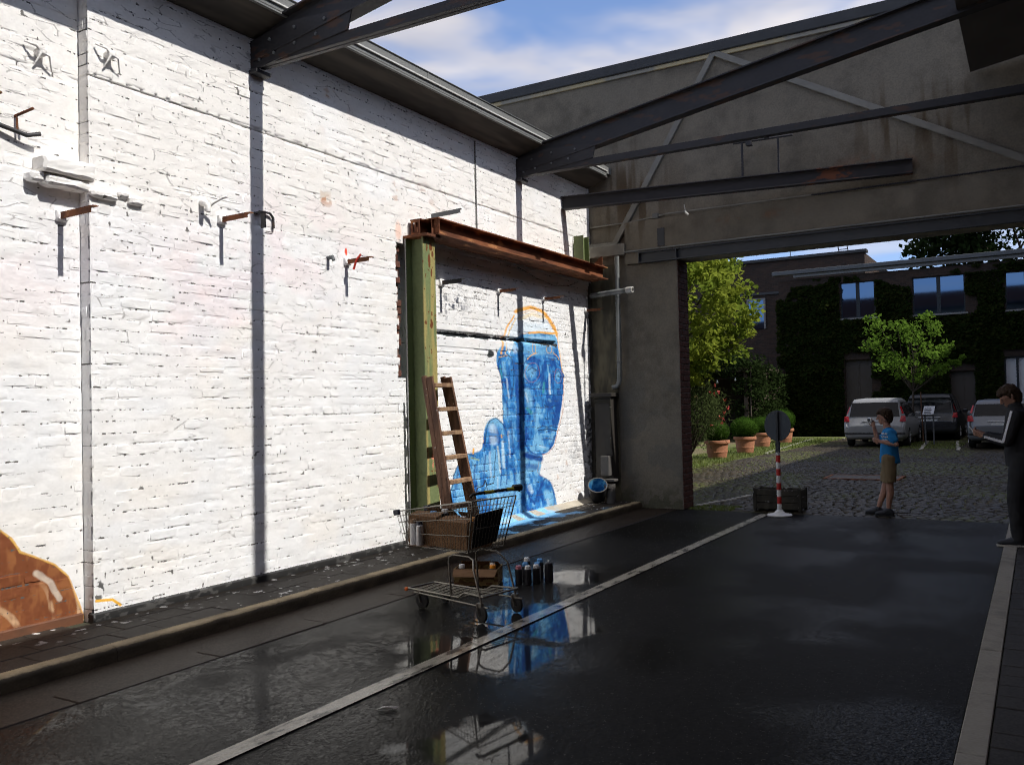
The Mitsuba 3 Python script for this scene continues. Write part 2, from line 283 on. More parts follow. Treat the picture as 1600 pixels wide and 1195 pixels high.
STROKES = [
    ((0.2, 0.48, 0.74), 34, 0.8, [(10.48, 2.46), (11.18, 2.48)]),
    ((0.2, 0.48, 0.74), 22, 0.5, [(10.44, 2.34), (11.17, 2.35)]),
    ((0.52, 0.68, 0.82), 9, 0.3, [(10.52, 2.52), (11.1, 2.56)]),
    ((0.008, 0.055, 0.26), 15, 0.55, [(10.18, 2.13), (10.19, 1.65), (10.21, 1.11)]),
    ((0.008, 0.055, 0.26), 8, 0.6, [(10.32, 2.13), (10.28, 1.72)]),
    ((0.008, 0.055, 0.26), 10, 0.35, [(10.37, 2.29), (10.32, 2.13)]),
    ((0.008, 0.055, 0.26), 7, 0.5, [(10.33, 2.12), (10.47, 2.21), (10.68, 2.25), (10.85, 2.21)]),
    ((0.2, 0.48, 0.74), 8, 0.6, [(10.45, 2.26), (10.78, 2.32)]),
    ((0.2, 0.48, 0.74), 6, 0.4, [(11.02, 2.28), (11.28, 2.27)]),
    ((0.008, 0.055, 0.26), 6, 0.45, [(10.97, 2.2), (11.2, 2.23), (11.46, 2.16)]),
    ((0.2, 0.48, 0.74), 27, 0.5, [(10.58, 2.06), (10.58, 2.04)]),
    ((0.5, 0.2, 0.13), 2.2, 0.4, [(10.81, 2.05), (10.78, 1.99), (10.7, 1.94), (10.6, 1.92), (10.5, 1.93), (10.43, 1.98), (10.4, 2.05), (10.43, 2.11), (10.51, 2.16), (10.61, 2.18), (10.71, 2.17), (10.79, 2.12), (10.81, 2.05)]),
    ((0.01, 0.03, 0.1), 3.5, 0.55, [(10.47, 2.07), (10.59, 2.11), (10.73, 2.08)]),
    ((0.01, 0.03, 0.1), 5, 0.5, [(10.58, 2.05), (10.61, 2.04)]),
    ((0.008, 0.055, 0.26), 5, 0.5, [(10.39, 1.97), (10.51, 1.89), (10.74, 1.88), (10.87, 1.97)]),
    ((0.2, 0.48, 0.74), 14, 0.5, [(11.34, 2.05), (11.34, 2.0)]),
    ((0.5, 0.2, 0.13), 2.0, 0.4, [(11.46, 2.01), (11.43, 1.95), (11.38, 1.91), (11.31, 1.91), (11.26, 1.95), (11.24, 2.01), (11.26, 2.07), (11.32, 2.11), (11.39, 2.11), (11.44, 2.07), (11.46, 2.01)]),
    ((0.01, 0.03, 0.1), 3.2, 0.5, [(11.27, 2.04), (11.36, 2.08), (11.44, 2.04)]),
    ((0.008, 0.055, 0.26), 5, 0.5, [(11.49, 2.12), (11.51, 1.86)]),
    ((0.01, 0.03, 0.1), 4, 0.45, [(11.35, 2.02), (11.35, 2.01)]),
    ((0.82, 0.42, 0.1), 2.2, 0.6, [(10.71, 2.38), (10.69, 2.33), (10.65, 2.31), (10.61, 2.33), (10.6, 2.37), (10.62, 2.42), (10.66, 2.45), (10.7, 2.43), (10.71, 2.38)]),
    ((0.82, 0.42, 0.1), 2.2, 0.6, [(11.18, 2.39), (11.15, 2.35), (11.09, 2.33), (11.04, 2.34), (11.01, 2.38), (11.04, 2.42), (11.1, 2.44), (11.16, 2.43), (11.18, 2.39)]),
    ((0.82, 0.42, 0.1), 3.4, 0.75, [(10.47, 2.22), (10.59, 2.29), (10.72, 2.32)]),
    ((0.82, 0.42, 0.1), 3.2, 0.7, [(11.21, 2.35), (11.32, 2.31), (11.4, 2.25)]),
    ((0.008, 0.055, 0.26), 9, 0.6, [(10.91, 2.15), (10.9, 1.98), (10.83, 1.83)]),
    ((0.05, 0.34, 0.36), 9, 0.5, [(10.92, 1.9), (10.89, 1.77)]),
    ((0.52, 0.68, 0.82), 7, 0.7, [(11.09, 2.03), (11.09, 1.75)]),
    ((0.2, 0.48, 0.74), 5, 0.6, [(11.05, 2.16), (11.07, 2.02)]),
    ((0.008, 0.055, 0.26), 6, 0.5, [(11.21, 2.08), (11.19, 1.72)]),
    ((0.2, 0.48, 0.74), 8, 0.4, [(11.05, 1.67), (11.09, 1.64)]),
    ((0.01, 0.03, 0.1), 4.5, 0.65, [(10.92, 1.59), (11.02, 1.57)]),
    ((0.01, 0.03, 0.1), 4, 0.55, [(11.13, 1.56), (11.22, 1.58)]),
    ((0.008, 0.055, 0.26), 5, 0.45, [(10.88, 1.68), (10.86, 1.59), (10.92, 1.55)]),
    ((0.008, 0.055, 0.26), 17, 0.55, [(11.39, 1.79), (11.33, 1.57), (11.26, 1.31)]),
    ((0.2, 0.48, 0.74), 24, 0.65, [(10.45, 1.79), (10.52, 1.6)]),
    ((0.52, 0.68, 0.82), 8, 0.35, [(10.4, 1.76), (10.45, 1.65)]),
    ((0.05, 0.34, 0.36), 12, 0.5, [(10.42, 1.55), (10.56, 1.48)]),
    ((0.008, 0.055, 0.26), 10, 0.35, [(10.69, 1.54), (10.62, 1.37)]),
    ((0.01, 0.03, 0.1), 5, 0.55, [(10.7, 1.27), (10.85, 1.3), (11.0, 1.27), (11.13, 1.29), (11.27, 1.26)]),
    ((0.01, 0.03, 0.1), 4.2, 0.75, [(10.72, 1.24), (10.97, 1.25), (11.25, 1.22)]),
    ((0.2, 0.48, 0.74), 6, 0.6, [(10.81, 1.18), (11.16, 1.16)]),
    ((0.008, 0.055, 0.26), 6, 0.5, [(10.84, 1.11), (11.12, 1.1)]),
    ((0.008, 0.055, 0.26), 4, 0.5, [(11.01, 1.5), (10.99, 1.34)]),
    ((0.2, 0.48, 0.74), 14, 0.6, [(10.72, 1.02), (10.97, 0.97)]),
    ((0.52, 0.68, 0.82), 5, 0.4, [(10.77, 1.03), (10.92, 1.0)]),
    ((0.008, 0.055, 0.26), 8, 0.5, [(11.23, 1.15), (11.04, 0.96)]),
    ((0.008, 0.055, 0.26), 5, 0.6, [(10.32, 1.11), (10.45, 0.98), (10.66, 0.91), (10.89, 0.91)]),
    ((0.008, 0.055, 0.26), 20, 0.85, [(10.34, 0.92), (10.78, 0.84)]),
    ((0.008, 0.055, 0.26), 18, 0.55, [(10.34, 0.78), (10.64, 0.74)]),
    ((0.2, 0.48, 0.74), 8, 0.55, [(10.77, 0.77), (10.73, 0.66)]),
    ((0.035, 0.2, 0.52), 14, 0.5, [(10.43, 0.64), (10.75, 0.57)]),
    ((0.008, 0.055, 0.26), 7, 0.65, [(10.31, 0.53), (10.47, 0.31), (10.57, 0.24), (10.7, 0.39), (10.87, 0.55)]),
    ((0.52, 0.68, 0.82), 12, 0.5, [(10.44, 0.49), (10.51, 0.4)]),
    ((0.2, 0.48, 0.74), 18, 0.75, [(10.92, 0.36), (11.08, 0.11)]),
    ((0.52, 0.68, 0.82), 10, 0.4, [(10.95, 0.26), (11.03, 0.07)]),
    ((0.2, 0.48, 0.74), 17, 0.6, [(10.16, 0.27), (10.34, 0.11)]),
    ((0.008, 0.055, 0.26), 6, 0.4, [(10.89, 0.56), (11.08, 0.47), (11.18, 0.16)]),
    ((0.008, 0.055, 0.26), 8, 0.4, [(10.1, 0.78), (10.06, 0.48), (9.96, 0.29)]),
    ((0.01, 0.03, 0.1), 4, 0.5, [(9.71, 2.15), (9.78, 2.26), (9.92, 2.29), (10.05, 2.22), (10.11, 2.06), (10.08, 1.86), (10.0, 1.69)]),
    ((0.2, 0.48, 0.74), 9, 0.55, [(9.84, 2.17), (9.88, 1.97)]),
    ((0.52, 0.68, 0.82), 5, 0.45, [(9.91, 1.95), (9.95, 1.7)]),
    ((0.82, 0.42, 0.1), 4, 0.6, [(9.74, 2.23), (9.92, 2.26)]),
    ((0.01, 0.03, 0.1), 4, 0.4, [(9.7, 2.11), (9.77, 1.97), (9.81, 1.72), (9.79, 1.44)]),
    ((0.05, 0.34, 0.36), 6, 0.4, [(9.76, 2.12), (9.8, 1.95)]),
    ((0.008, 0.055, 0.26), 5, 0.5, [(9.98, 2.12), (9.99, 1.85)]),
    ((0.008, 0.055, 0.26), 10, 0.5, [(9.89, 1.66), (9.89, 1.46)]),
    ((0.008, 0.055, 0.26), 8, 0.5, [(10.0, 1.39), (10.05, 0.98)]),
    ((0.52, 0.68, 0.82), 6, 0.4, [(9.93, 1.26), (9.95, 0.92)]),
    ((0.2, 0.48, 0.74), 8, 0.5, [(9.85, 1.61), (9.86, 1.44)]),
    ((0.01, 0.03, 0.1), 2.6, 0.65, [(9.34, 1.03), (9.36, 1.15), (9.38, 1.29), (9.47, 1.4), (9.61, 1.44), (9.74, 1.39), (9.84, 1.31)]),
    ((0.52, 0.68, 0.82), 22, 0.55, [(9.54, 1.32), (9.57, 1.14)]),
    ((0.035, 0.2, 0.52), 10, 0.75, [(9.44, 1.24), (9.67, 1.21)]),
    ((0.82, 0.42, 0.1), 4, 0.6, [(9.74, 1.22), (9.75, 1.18)]),
    ((0.82, 0.42, 0.1), 3, 0.5, [(9.32, 1.17), (9.32, 1.14)]),
    ((0.52, 0.68, 0.82), 8, 0.6, [(9.77, 1.13), (9.78, 0.8)]),
    ((0.55, 0.62, 0.6), 6, 0.5, [(9.64, 1.07), (9.69, 0.74)]),
    ((0.52, 0.68, 0.82), 6, 0.45, [(9.46, 1.02), (9.47, 0.7)]),
    ((0.01, 0.03, 0.1), 3, 0.5, [(9.58, 1.01), (9.54, 0.63)]),
    ((0.008, 0.055, 0.26), 3.4, 0.6, [(9.71, 0.97), (9.71, 0.58)]),
    ((0.008, 0.055, 0.26), 4, 0.6, [(9.86, 0.93), (9.85, 0.58)]),
    ((0.008, 0.055, 0.26), 4.4, 0.55, [(9.37, 0.99), (9.29, 0.63)]),
    ((0.2, 0.48, 0.74), 7, 0.5, [(9.21, 0.88), (9.17, 0.6)]),
    ((0.008, 0.055, 0.26), 5, 0.5, [(9.13, 0.88), (9.05, 0.58)]),
    ((0.52, 0.68, 0.82), 5, 0.35, [(9.63, 0.68), (9.64, 0.39)]),
    ((0.01, 0.03, 0.1), 3.6, 0.55, [(8.57, 0.59), (8.62, 0.72), (8.7, 0.86), (8.83, 0.98), (8.97, 1.02), (9.14, 0.99)]),
    ((0.01, 0.03, 0.1), 2.4, 0.4, [(9.08, 0.89), (9.05, 0.84), (8.97, 0.83), (8.89, 0.85), (8.86, 0.9), (8.89, 0.95), (8.97, 0.96), (9.05, 0.94), (9.08, 0.89)]),
    ((0.008, 0.055, 0.26), 5, 0.5, [(8.77, 0.88), (8.65, 0.59)]),
    ((0.32, 0.42, 0.2), 6, 0.6, [(9.06, 0.97), (9.2, 0.93)]),
    ((0.82, 0.42, 0.1), 4.2, 0.95, [(9.09, 1.08), (9.09, 1.02)]),
    ((0.01, 0.03, 0.1), 1.8, 0.8, [(9.17, 0.54), (9.31, 0.53), (9.36, 0.6), (9.4, 0.51), (9.56, 0.49)]),
    ((0.2, 0.48, 0.74), 10, 0.5, [(8.87, 0.81), (8.81, 0.57)]),
    ((0.52, 0.68, 0.82), 9, 0.45, [(8.67, 0.4), (8.99, 0.4)]),
    ((0.008, 0.055, 0.26), 9, 0.5, [(9.64, 0.49), (9.99, 0.49)]),
    ((0.2, 0.48, 0.74), 14, 0.5, [(9.7, 0.32), (9.88, 0.14)]),
    ((0.035, 0.2, 0.52), 12, 0.5, [(9.16, 0.38), (9.45, 0.32)]),
    ((0.8, 0.66, 0.42), 13, 0.6, [(10.29, 2.77), (10.64, 2.85), (11.04, 2.83)]),
    ((0.82, 0.42, 0.1), 6, 0.75, [(9.78, 2.28), (9.83, 2.45), (9.94, 2.62), (10.14, 2.79)]),
    ((0.85, 0.6, 0.3), 4, 0.6, [(9.88, 2.28), (9.93, 2.44), (10.03, 2.6), (10.19, 2.75)]),
    ((0.62, 0.76, 0.88), 18, 0.45, [(10.01, 2.49), (10.17, 2.33)]),
    ((0.66, 0.78, 0.88), 16, 0.35, [(10.25, 2.64), (11.04, 2.72)]),
    ((0.82, 0.42, 0.1), 13, 1, [(10.19, 2.85), (10.37, 2.91), (10.58, 2.94), (10.81, 2.94), (11.0, 2.89), (11.15, 2.8), (11.27, 2.72), (11.35, 2.63)]),
    ((0.85, 0.55, 0.22), 3, 0.6, [(10.31, 2.83), (10.54, 2.89), (10.79, 2.89)]),
    ((0.82, 0.42, 0.1), 4, 0.55, [(10.33, 2.57), (10.52, 2.59)]),
    ((0.82, 0.42, 0.1), 8, 0.9, [(10.52, 2.59), (10.81, 2.62), (11.32, 2.63), (11.35, 2.59)]),
    ((0.82, 0.42, 0.1), 3.5, 0.6, [(11.35, 2.6), (11.42, 2.38), (11.5, 2.05)]),
    ((0.5, 0.2, 0.13), 2.2, 0.7, [(11.51, 1.99), (11.53, 1.79), (11.47, 1.49), (11.31, 1.2), (11.17, 1.0), (11.02, 0.91), (10.84, 0.9)]),
    ((0.4, 0.25, 0.2), 2, 0.5, [(10.74, 0.8), (10.68, 0.68), (10.76, 0.6), (10.93, 0.56)]),
]

class Strokes:
    """brush strokes laid over one another in order: segments with a width, a colour and an opacity"""
    def __init__(self, strokes):
        rows = []
        for k, (c, w, o, pts) in enumerate(strokes):
            q = spline(pts, False, 2) if 6 < len(pts) < 10 and w > 4 else pts
            last = len(q) - 2
            for i in range(len(q) - 1): rows.append((*q[i], *q[i + 1], w / 2 / 110 * 0.42, o, *c, float(i == last)))
        self.n = len(rows)
        self.d = [mi.Float(np.array(v, np.float32)) for v in np.array(rows).T]
        dr.eval(*self.d)
    def paint(self, y, z, base, dry):
        def step(i, d, r, g, b):
            ay, az, by, bz, w, o, cr, cg, cb, last = (dr.gather(mi.Float, v, i) for v in self.d)
            ey, ez, wy, wz = (by - ay) * 0.5, bz - az, (y - ay) * 0.5, z - az
            t = dr.clip((wy * ey + wz * ez) / (ey * ey + ez * ez + 1e-9), 0, 1)
            d = dr.minimum(d, dr.square(wy - ey * t) + dr.square(wz - ez * t))
            soft = dr.minimum(w * 0.6, 0.05)
            k = smoothstep(w + soft, w - soft, dr.sqrt(d) + 0.5 * w * (dry - 0.5)) * dr.clip(o * (0.65 + 1.1 * dry), 0, 1) * last
            return i + 1, dr.select(last > 0.5, 1e9, d), dr.lerp(r, cr, k), dr.lerp(g, cg, k), dr.lerp(b, cb, k)
        y, z = mi.Float(y), mi.Float(z)
        _, _, r, g, b = dr.while_loop((mi.UInt32(0), 1e9 + 0 * y, base.x + 0 * y, base.y + 0 * y, base.z + 0 * y), lambda i, d, r, g, b: i < dr.select((y > 8.4) & (y < 11.7), self.n, 0), step)
        return mi.Color3f(r, g, b)
HEAD = Strokes(STROKES)

def mural(p, base):
    y, z = p.y, p.z
    yy, zz = y + 0.05 * (fbm(y * 5, z * 6, 1.0, 3) - 0.5), z + 0.03 * (fbm(y * 5 + 9, z * 6, 4.0, 3) - 0.5)
    mf, df = poly_mask(yy, zz, FACE, 0.014)
    mb, db = poly_mask(yy, zz, BODY, 0.014)
    me, de = poly_mask(yy, zz, EAR, 0.014)
    mh, dh = poly_mask(yy, zz, FOREHEAD, 0.014)
    dry = fbm(y * 14 + 2 * z, z * 9, 5.0, 4)            # broken brush marks
    cloud = fbm(y * 2.6, z * 3.4, 8.0, 4)
    fine = fbm(y * 26, z * 14, 6.0, 3)
    light, midb, deep = (0.17, 0.43, 0.70), (0.035, 0.205, 0.52), (0.010, 0.08, 0.32)
    c = mix(base, (0.62, 0.75, 0.87), mh * smoothstep(0.35, 0.62, cloud) * 0.55)
    t = dr.clip(0.50 + 1.3 * (cloud - 0.5) + 1.0 * (dry - 0.5) + 0.5 * (fine - 0.5), 0, 1)
    tf = t - 0.12 + 0.3 * smoothstep(2.2, 2.55, z)
    face = mix(mix(deep, midb, smoothstep(0.10, 0.42, tf)), light, smoothstep(0.45, 0.80, tf))
    tb = t + 0.08
    body = mix(mix(deep, midb, smoothstep(0.10, 0.42, tb)), light, smoothstep(0.42, 0.72, tb))
    c = mix(c, body, mb)
    c = mix(c, face, dr.maximum(mf, me))
    c = HEAD.paint(yy, zz, c, dry * 0.6 + fine * 0.4)
    # paint running down onto the foot of the wall
    return mix(c, (0.40, 0.66, 0.86), smoothstep(0.10, 0.03, z + 0.05 * dry) * smoothstep(8.4, 8.8, y) * smoothstep(11.5, 11.0, y) * 0.8)

HAIR = [(3.0, 1.05), (3.25, 0.93), (3.36, 0.85), (3.45, 0.77), (3.51, 0.67), (3.63, 0.61), (3.76, 0.54), (3.86, 0.44), (3.91, 0.31), (3.99, 0.10), (3.0, 0.0), (2.0, 0.0), (2.0, 1.1)]
def hair_mural(p, base):
    y, z = p.y, p.z
    m, d = poly_mask(y, z, HAIR, 0.008)
    curl = dr.sin(28 * (dr.sqrt(dr.square(y - 3.05) + dr.square((z - 0.02) * 0.9)) + 0.12 * fbm(y * 3, z * 3, 2.0, 2)))
    dry = fbm(y * 18, z * 8, 3.0, 3)
    c = mix((0.185, 0.058, 0.022), (0.28, 0.105, 0.038), smoothstep(0.35, 0.65, dry))
    c = mix(c, (0.60, 0.40, 0.24), smoothstep(0.75, 1.0, curl) * smoothstep(0.35, 0.55, dry) * smoothstep(0.50, 0.2, z) * 0.8)
    st = line_dist(y, z, [(3.62, 0.50), (3.72, 0.42), (3.79, 0.29)])
    c = mix(c, (0.62, 0.55, 0.46), smoothstep(0.03, 0.012, st + 0.02 * (dry - 0.5)) * (0.4 + 0.6 * dry))
    c = mix(base, c, m)
    c = mix(c, (0.72, 0.42, 0.10), smoothstep(0.018, 0.006, dr.abs(d + 0.002) + 0.012 * dry) * 0.9)
    return c

def wall_main(p, n, uv):
    c = white_paint(p)
    # black bitumen and spray marks by the corner
    k = smoothstep(0.55, 0.62, fbm(p.y * 16, p.z * 16, 1.0, 3) + 0.25 * spots(p.y, p.z, 4.03, 0.30, 0.05, 0.12) - 0.12) * spots(p.y, p.z, 4.03, 0.3, 0.08, 0.16)
    c = mix(c, (0.03, 0.03, 0.03), k)
    c = mix(c, (0.82, 0.45, 0.06), smoothstep(0.014, 0.006, line_dist(p.y, p.z, [(4.0, 0.24), (4.13, 0.225), (4.20, 0.17)])))
    red = spots(p.y, p.z, 6.80, 3.20, 0.02, 0.045)
    c = mix(c, (0.75, 0.10, 0.06), smoothstep(0.35, 0.6, red))
    c = mix(c, (0.85, 0.50, 0.36), smoothstep(0.3, 0.8, spots(p.y, p.z, 7.66, 3.55, 0.07, 0.13)) * 0.6)
    return c
def wall_left(p, n, uv): return hair_mural(p, white_paint(p))
def wall_infill(p, n, uv):
    c = white_paint(p)
    k = smoothstep(0.50, 0.60, fbm(p.y * 9, p.z * 11, 1.0, 3) + 0.2 * (spots(p.y, p.z, 8.75, 2.85, 0.25, 0.2) + spots(p.y, p.z, 11.9, 0.9, 0.4, 0.4)) - 0.12)
    k = k * dr.minimum(1, spots(p.y, p.z, 8.72, 2.85, 0.3, 0.22) + 0.35 * spots(p.y, p.z, 12.0, 0.9, 0.45, 0.4))
    c = mix(c, (0.05, 0.06, 0.09), k)
    return open_crack(p, mural(p, c))
CRACK = [(8.06, 2.485), (8.35, 2.478), (8.6, 2.462), (8.9, 2.468), (9.3, 2.46), (9.7, 2.472), (10.1, 2.468), (10.5, 2.478), (10.9, 2.462), (11.1, 2.458), (11.32, 2.45)]
def open_crack(p, c):
    """the long open gap over the plastered lintel, a hole at its end and specks at the right edge, all painted dark and ragged"""
    y, z = p.y, p.z
    rag = fbm(y * 13, z * 26, 3.0, 3)
    d = line_dist(y, z, CRACK) + 0.045 * (rag - 0.5)
    w = 0.010 + 0.020 * noise(y * 3.3, 1.0, 2.0)
    k = smoothstep(w + 0.006, w, d)
    hole = smoothstep(1.1, 0.9, dr.sqrt(dr.square((y - 9.53) / 0.075) + dr.square((z - 2.265) / 0.048)) + 0.9 * (rag - 0.5))
    edge = smoothstep(0.60, 0.66, rag + 0.16 * spots(y, z, 12.38, 1.1, 0.16, 1.2) - 0.02) * spots(y, z, 12.38, 1.1, 0.2, 1.3)
    return mix(c, (0.035, 0.040, 0.045), dr.minimum(1, k + hole + edge * 0.9))
def dark_joint(p, c, amount):
    return mix(c, (0.10, 0.098, 0.095), amount)
def mortar_main(p, n, uv): return dark_joint(p, wall_main(p, n, uv), crevice(p, 0.53, 0.63))
def mortar_left(p, n, uv): return dark_joint(p, hair_mural(p, white_paint(p)), crevice(p, 0.56, 0.66))
def mortar_infill(p, n, uv): return dark_joint(p, open_crack(p, mural(p, white_paint(p))), crevice(p, 0.49, 0.58))
for k, fn in (('brick_paint', wall_main), ('brick_paint_hair', wall_left), ('brick_paint_head', wall_infill), ('joint_paint', mortar_main), ('joint_paint_hair', mortar_left), ('joint_paint_head', mortar_infill)):
    bumped(k, proc(fn), wallbump, 0.004, rough=0.72, spec=0.25, eps=3e-3)
# ------------------------------------------------------------------ more materials
def conc(k, base, dark, stain=0.5, rough=0.85, bump=0.004, warm=None):
    def col(p, n, uv):
        a = fbm(p.x * 1.1 + p.y, p.z * 1.6, p.y * 1.1, 4); b = fbm(p.x * 6 + p.y * 3, p.z * 5, p.y * 6, 4); g = noise(p.x * 90, p.z * 90, p.y * 90)
        c = mix(base, dark, smoothstep(0.45, 0.72, a * 0.6 + b * 0.4) * stain)
        if warm is not None: c = mix(c, warm, smoothstep(0.5, 0.7, fbm(p.x * 5 + 3, p.z * 0.7, p.y * 5, 3)) * 0.5)
        return c * (0.86 + 0.28 * g)
    return bumped(k, proc(col), lambda p, n, uv: fbm(p.x * 25, p.z * 25, p.y * 25, 3), bump, rough=rough, spec=0.3)
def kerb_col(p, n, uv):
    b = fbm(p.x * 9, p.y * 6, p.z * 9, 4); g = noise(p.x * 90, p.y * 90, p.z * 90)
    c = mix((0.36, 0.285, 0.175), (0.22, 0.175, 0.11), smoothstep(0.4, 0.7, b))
    dirt_and_shade = smoothstep(0.755, 0.763, p.x + 0.016 * (fbm(p.y * 14, p.z * 20, 2.0, 4) - 0.5))      # wet road dirt plus the shade of the face painted in, with a ragged edge
    return mix(c, (0.045, 0.037, 0.028), dirt_and_shade * (0.75 + 0.25 * b)) * (0.8 + 0.4 * g)
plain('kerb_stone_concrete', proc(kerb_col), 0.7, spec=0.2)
conc('edge_stone_concrete', (0.24, 0.225, 0.19), (0.13, 0.12, 0.105), 0.7)
def far_conc(p, n, uv):
    x, z = p.x, p.z
    a = fbm(x * 0.9, z * 1.2, p.y, 4); b = fbm(x * 5, z * 5, p.y * 5, 4); g = noise(x * 70, z * 70, p.y * 70)
    c = mix((0.195, 0.172, 0.135), (0.120, 0.106, 0.084), smoothstep(0.38, 0.68, a * 0.55 + b * 0.45))
    run = fbm(x * 9, z * 0.9, 2.0, 3)
    damp = smoothstep(0.38, 0.58, run + 0.25 * spots(x, z, 0.75, 4.85, 0.6, 0.75) - 0.12) * dr.minimum(1, spots(x, z, 0.75, 4.8, 0.6, 0.7) + spots(x, z, 4.55, 5.2, 0.55, 0.45) + 0.7 * spots(x, z, 5.2, 4.9, 0.3, 0.6))
    c = mix(c, (0.070, 0.043, 0.020), damp * 0.9)
    rust = smoothstep(0.5, 0.62, b) * (spots(x, z, 4.2, 4.7, 0.6, 0.12) + spots(x, z, 2.6, 4.2, 0.5, 0.06))
    c = mix(c, (0.22, 0.11, 0.06), rust * 0.6)
    patch = smoothstep(0.50, 0.56, fbm(x * 3.1, z * 2.7, 9.0, 4)) * smoothstep(2.1, 1.6, z)
    c = mix(c, (0.13, 0.125, 0.11), patch * 0.55)
    moss = smoothstep(0.45, 0.6, fbm(x * 12, z * 12, 4.0, 3) + 0.25 * spots(x, z, 1.0, 0.1, 1.0, 0.18) - 0.1) * smoothstep(0.45, 0.1, z)
    c = mix(c, (0.07, 0.075, 0.04), moss * 0.6)
    return c * (0.88 + 0.24 * g)
bumped('far_concrete', proc(far_conc), lambda p, n, uv: noise(p.x * 30, p.z * 30, p.y * 30), 0.004, rough=0.88, spec=0.25)
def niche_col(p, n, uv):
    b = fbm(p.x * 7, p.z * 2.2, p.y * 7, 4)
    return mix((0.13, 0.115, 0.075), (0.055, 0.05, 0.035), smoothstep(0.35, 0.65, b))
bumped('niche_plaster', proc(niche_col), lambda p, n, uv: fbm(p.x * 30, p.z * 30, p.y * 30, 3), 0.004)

plain('steel_dark', proc(lambda p, n, uv: mix(mix((0.034, 0.033, 0.037), (0.022, 0.0215, 0.024), fbm(p.x * 3, p.z * 8, p.y * 6, 3)), (0.075, 0.036, 0.020), smoothstep(0.60, 0.70, fbm(p.x * 5, p.z * 14, p.y * 9, 4)) * 0.7) * (0.9 + 0.2 * noise(p.x * 60, p.y * 60, p.z * 60))), 0.55, spec=0.4)
def stub_col(p, n, uv):
    f = fbm(p.x * 9, p.z * 16, p.y * 9, 4)
    r = smoothstep(0.48, 0.62, f + 0.2 * spots(p.x, p.z, 3.75, 4.55, 0.35, 0.2) - 0.16) * dr.minimum(1, spots(p.x, p.z, 3.75, 4.55, 0.4, 0.2) + smoothstep(4.53, 4.49, p.z) * smoothstep(1.0, 2.0, p.x))
    return mix((0.032, 0.031, 0.036), (0.17, 0.055, 0.022), r)
plain('steel_rusting', proc(stub_col), 0.65)
plain('steel_grey', proc(lambda p, n, uv: mix((0.12, 0.13, 0.14), (0.085, 0.09, 0.095), fbm(p.x * 4, p.z * 9, p.y * 4, 3))), 0.55)
plain('steel_lintel', proc(lambda p, n, uv: mix((0.060, 0.065, 0.073), (0.04, 0.043, 0.048), fbm(p.x * 3, p.z * 9, p.y * 4, 3))), 0.5)
plain('zinc', proc(lambda p, n, uv: mix((0.18, 0.183, 0.175), (0.12, 0.122, 0.117), fbm(p.x * 3, p.z * 9, p.y * 1.5, 4))), 0.55)
plain('zinc_bright', (0.46, 0.45, 0.42), 0.5, metal=0.1)
plain('pipe_grey', proc(lambda p, n, uv: mix((0.20, 0.21, 0.205), (0.11, 0.115, 0.11), smoothstep(0.35, 0.7, fbm(p.x * 10, p.z * 6, p.y * 10, 3)))), 0.5)
plain('brace_paint', proc(lambda p, n, uv: mix((0.24, 0.23, 0.20), (0.16, 0.15, 0.13), fbm(p.x * 6, p.z * 6, 1.0, 3))), 0.6)
plain('soffit_wood', proc(lambda p, n, uv: mix((0.075, 0.064, 0.053), (0.032, 0.028, 0.025), smoothstep(0.3, 0.7, fbm(p.x * 8, p.y * 1.2, p.z * 8, 4)))), 0.8)
plain('roof_dark', proc(lambda p, n, uv: mix((0.085, 0.078, 0.070), (0.055, 0.050, 0.046), fbm(p.x * 2, p.y * 2, p.z * 4, 3))), 0.85)
plain('coping_dark', proc(lambda p, n, uv: mix((0.055, 0.058, 0.062), (0.035, 0.036, 0.038), fbm(p.x * 5, p.y * 5, p.z * 9, 3))), 0.6)
plain('coping_trim', proc(lambda p, n, uv: mix((0.30, 0.28, 0.23), (0.48, 0.40, 0.24), smoothstep(0.45, 0.6, fbm(p.x * 2.1, 1.0, 2.0, 3)))), 0.6)
def rust_col(p, n, uv):
    f = fbm(p.x * 14, p.y * 3.5, p.z * 14, 4); g = noise(p.x * 70, p.y * 70, p.z * 70)
    c = mix((0.20, 0.072, 0.030), (0.105, 0.038, 0.018), smoothstep(0.35, 0.62, f))
    c = mix(c, (0.36, 0.16, 0.065), smoothstep(0.62, 0.76, fbm(p.x * 9, p.y * 6 + 3, p.z * 9, 3)))
    return c * (0.85 + 0.3 * g)
bumped('rust', proc(rust_col), lambda p, n, uv: fbm(p.x * 60, p.y * 40, p.z * 60, 3), 0.002, rough=0.8)
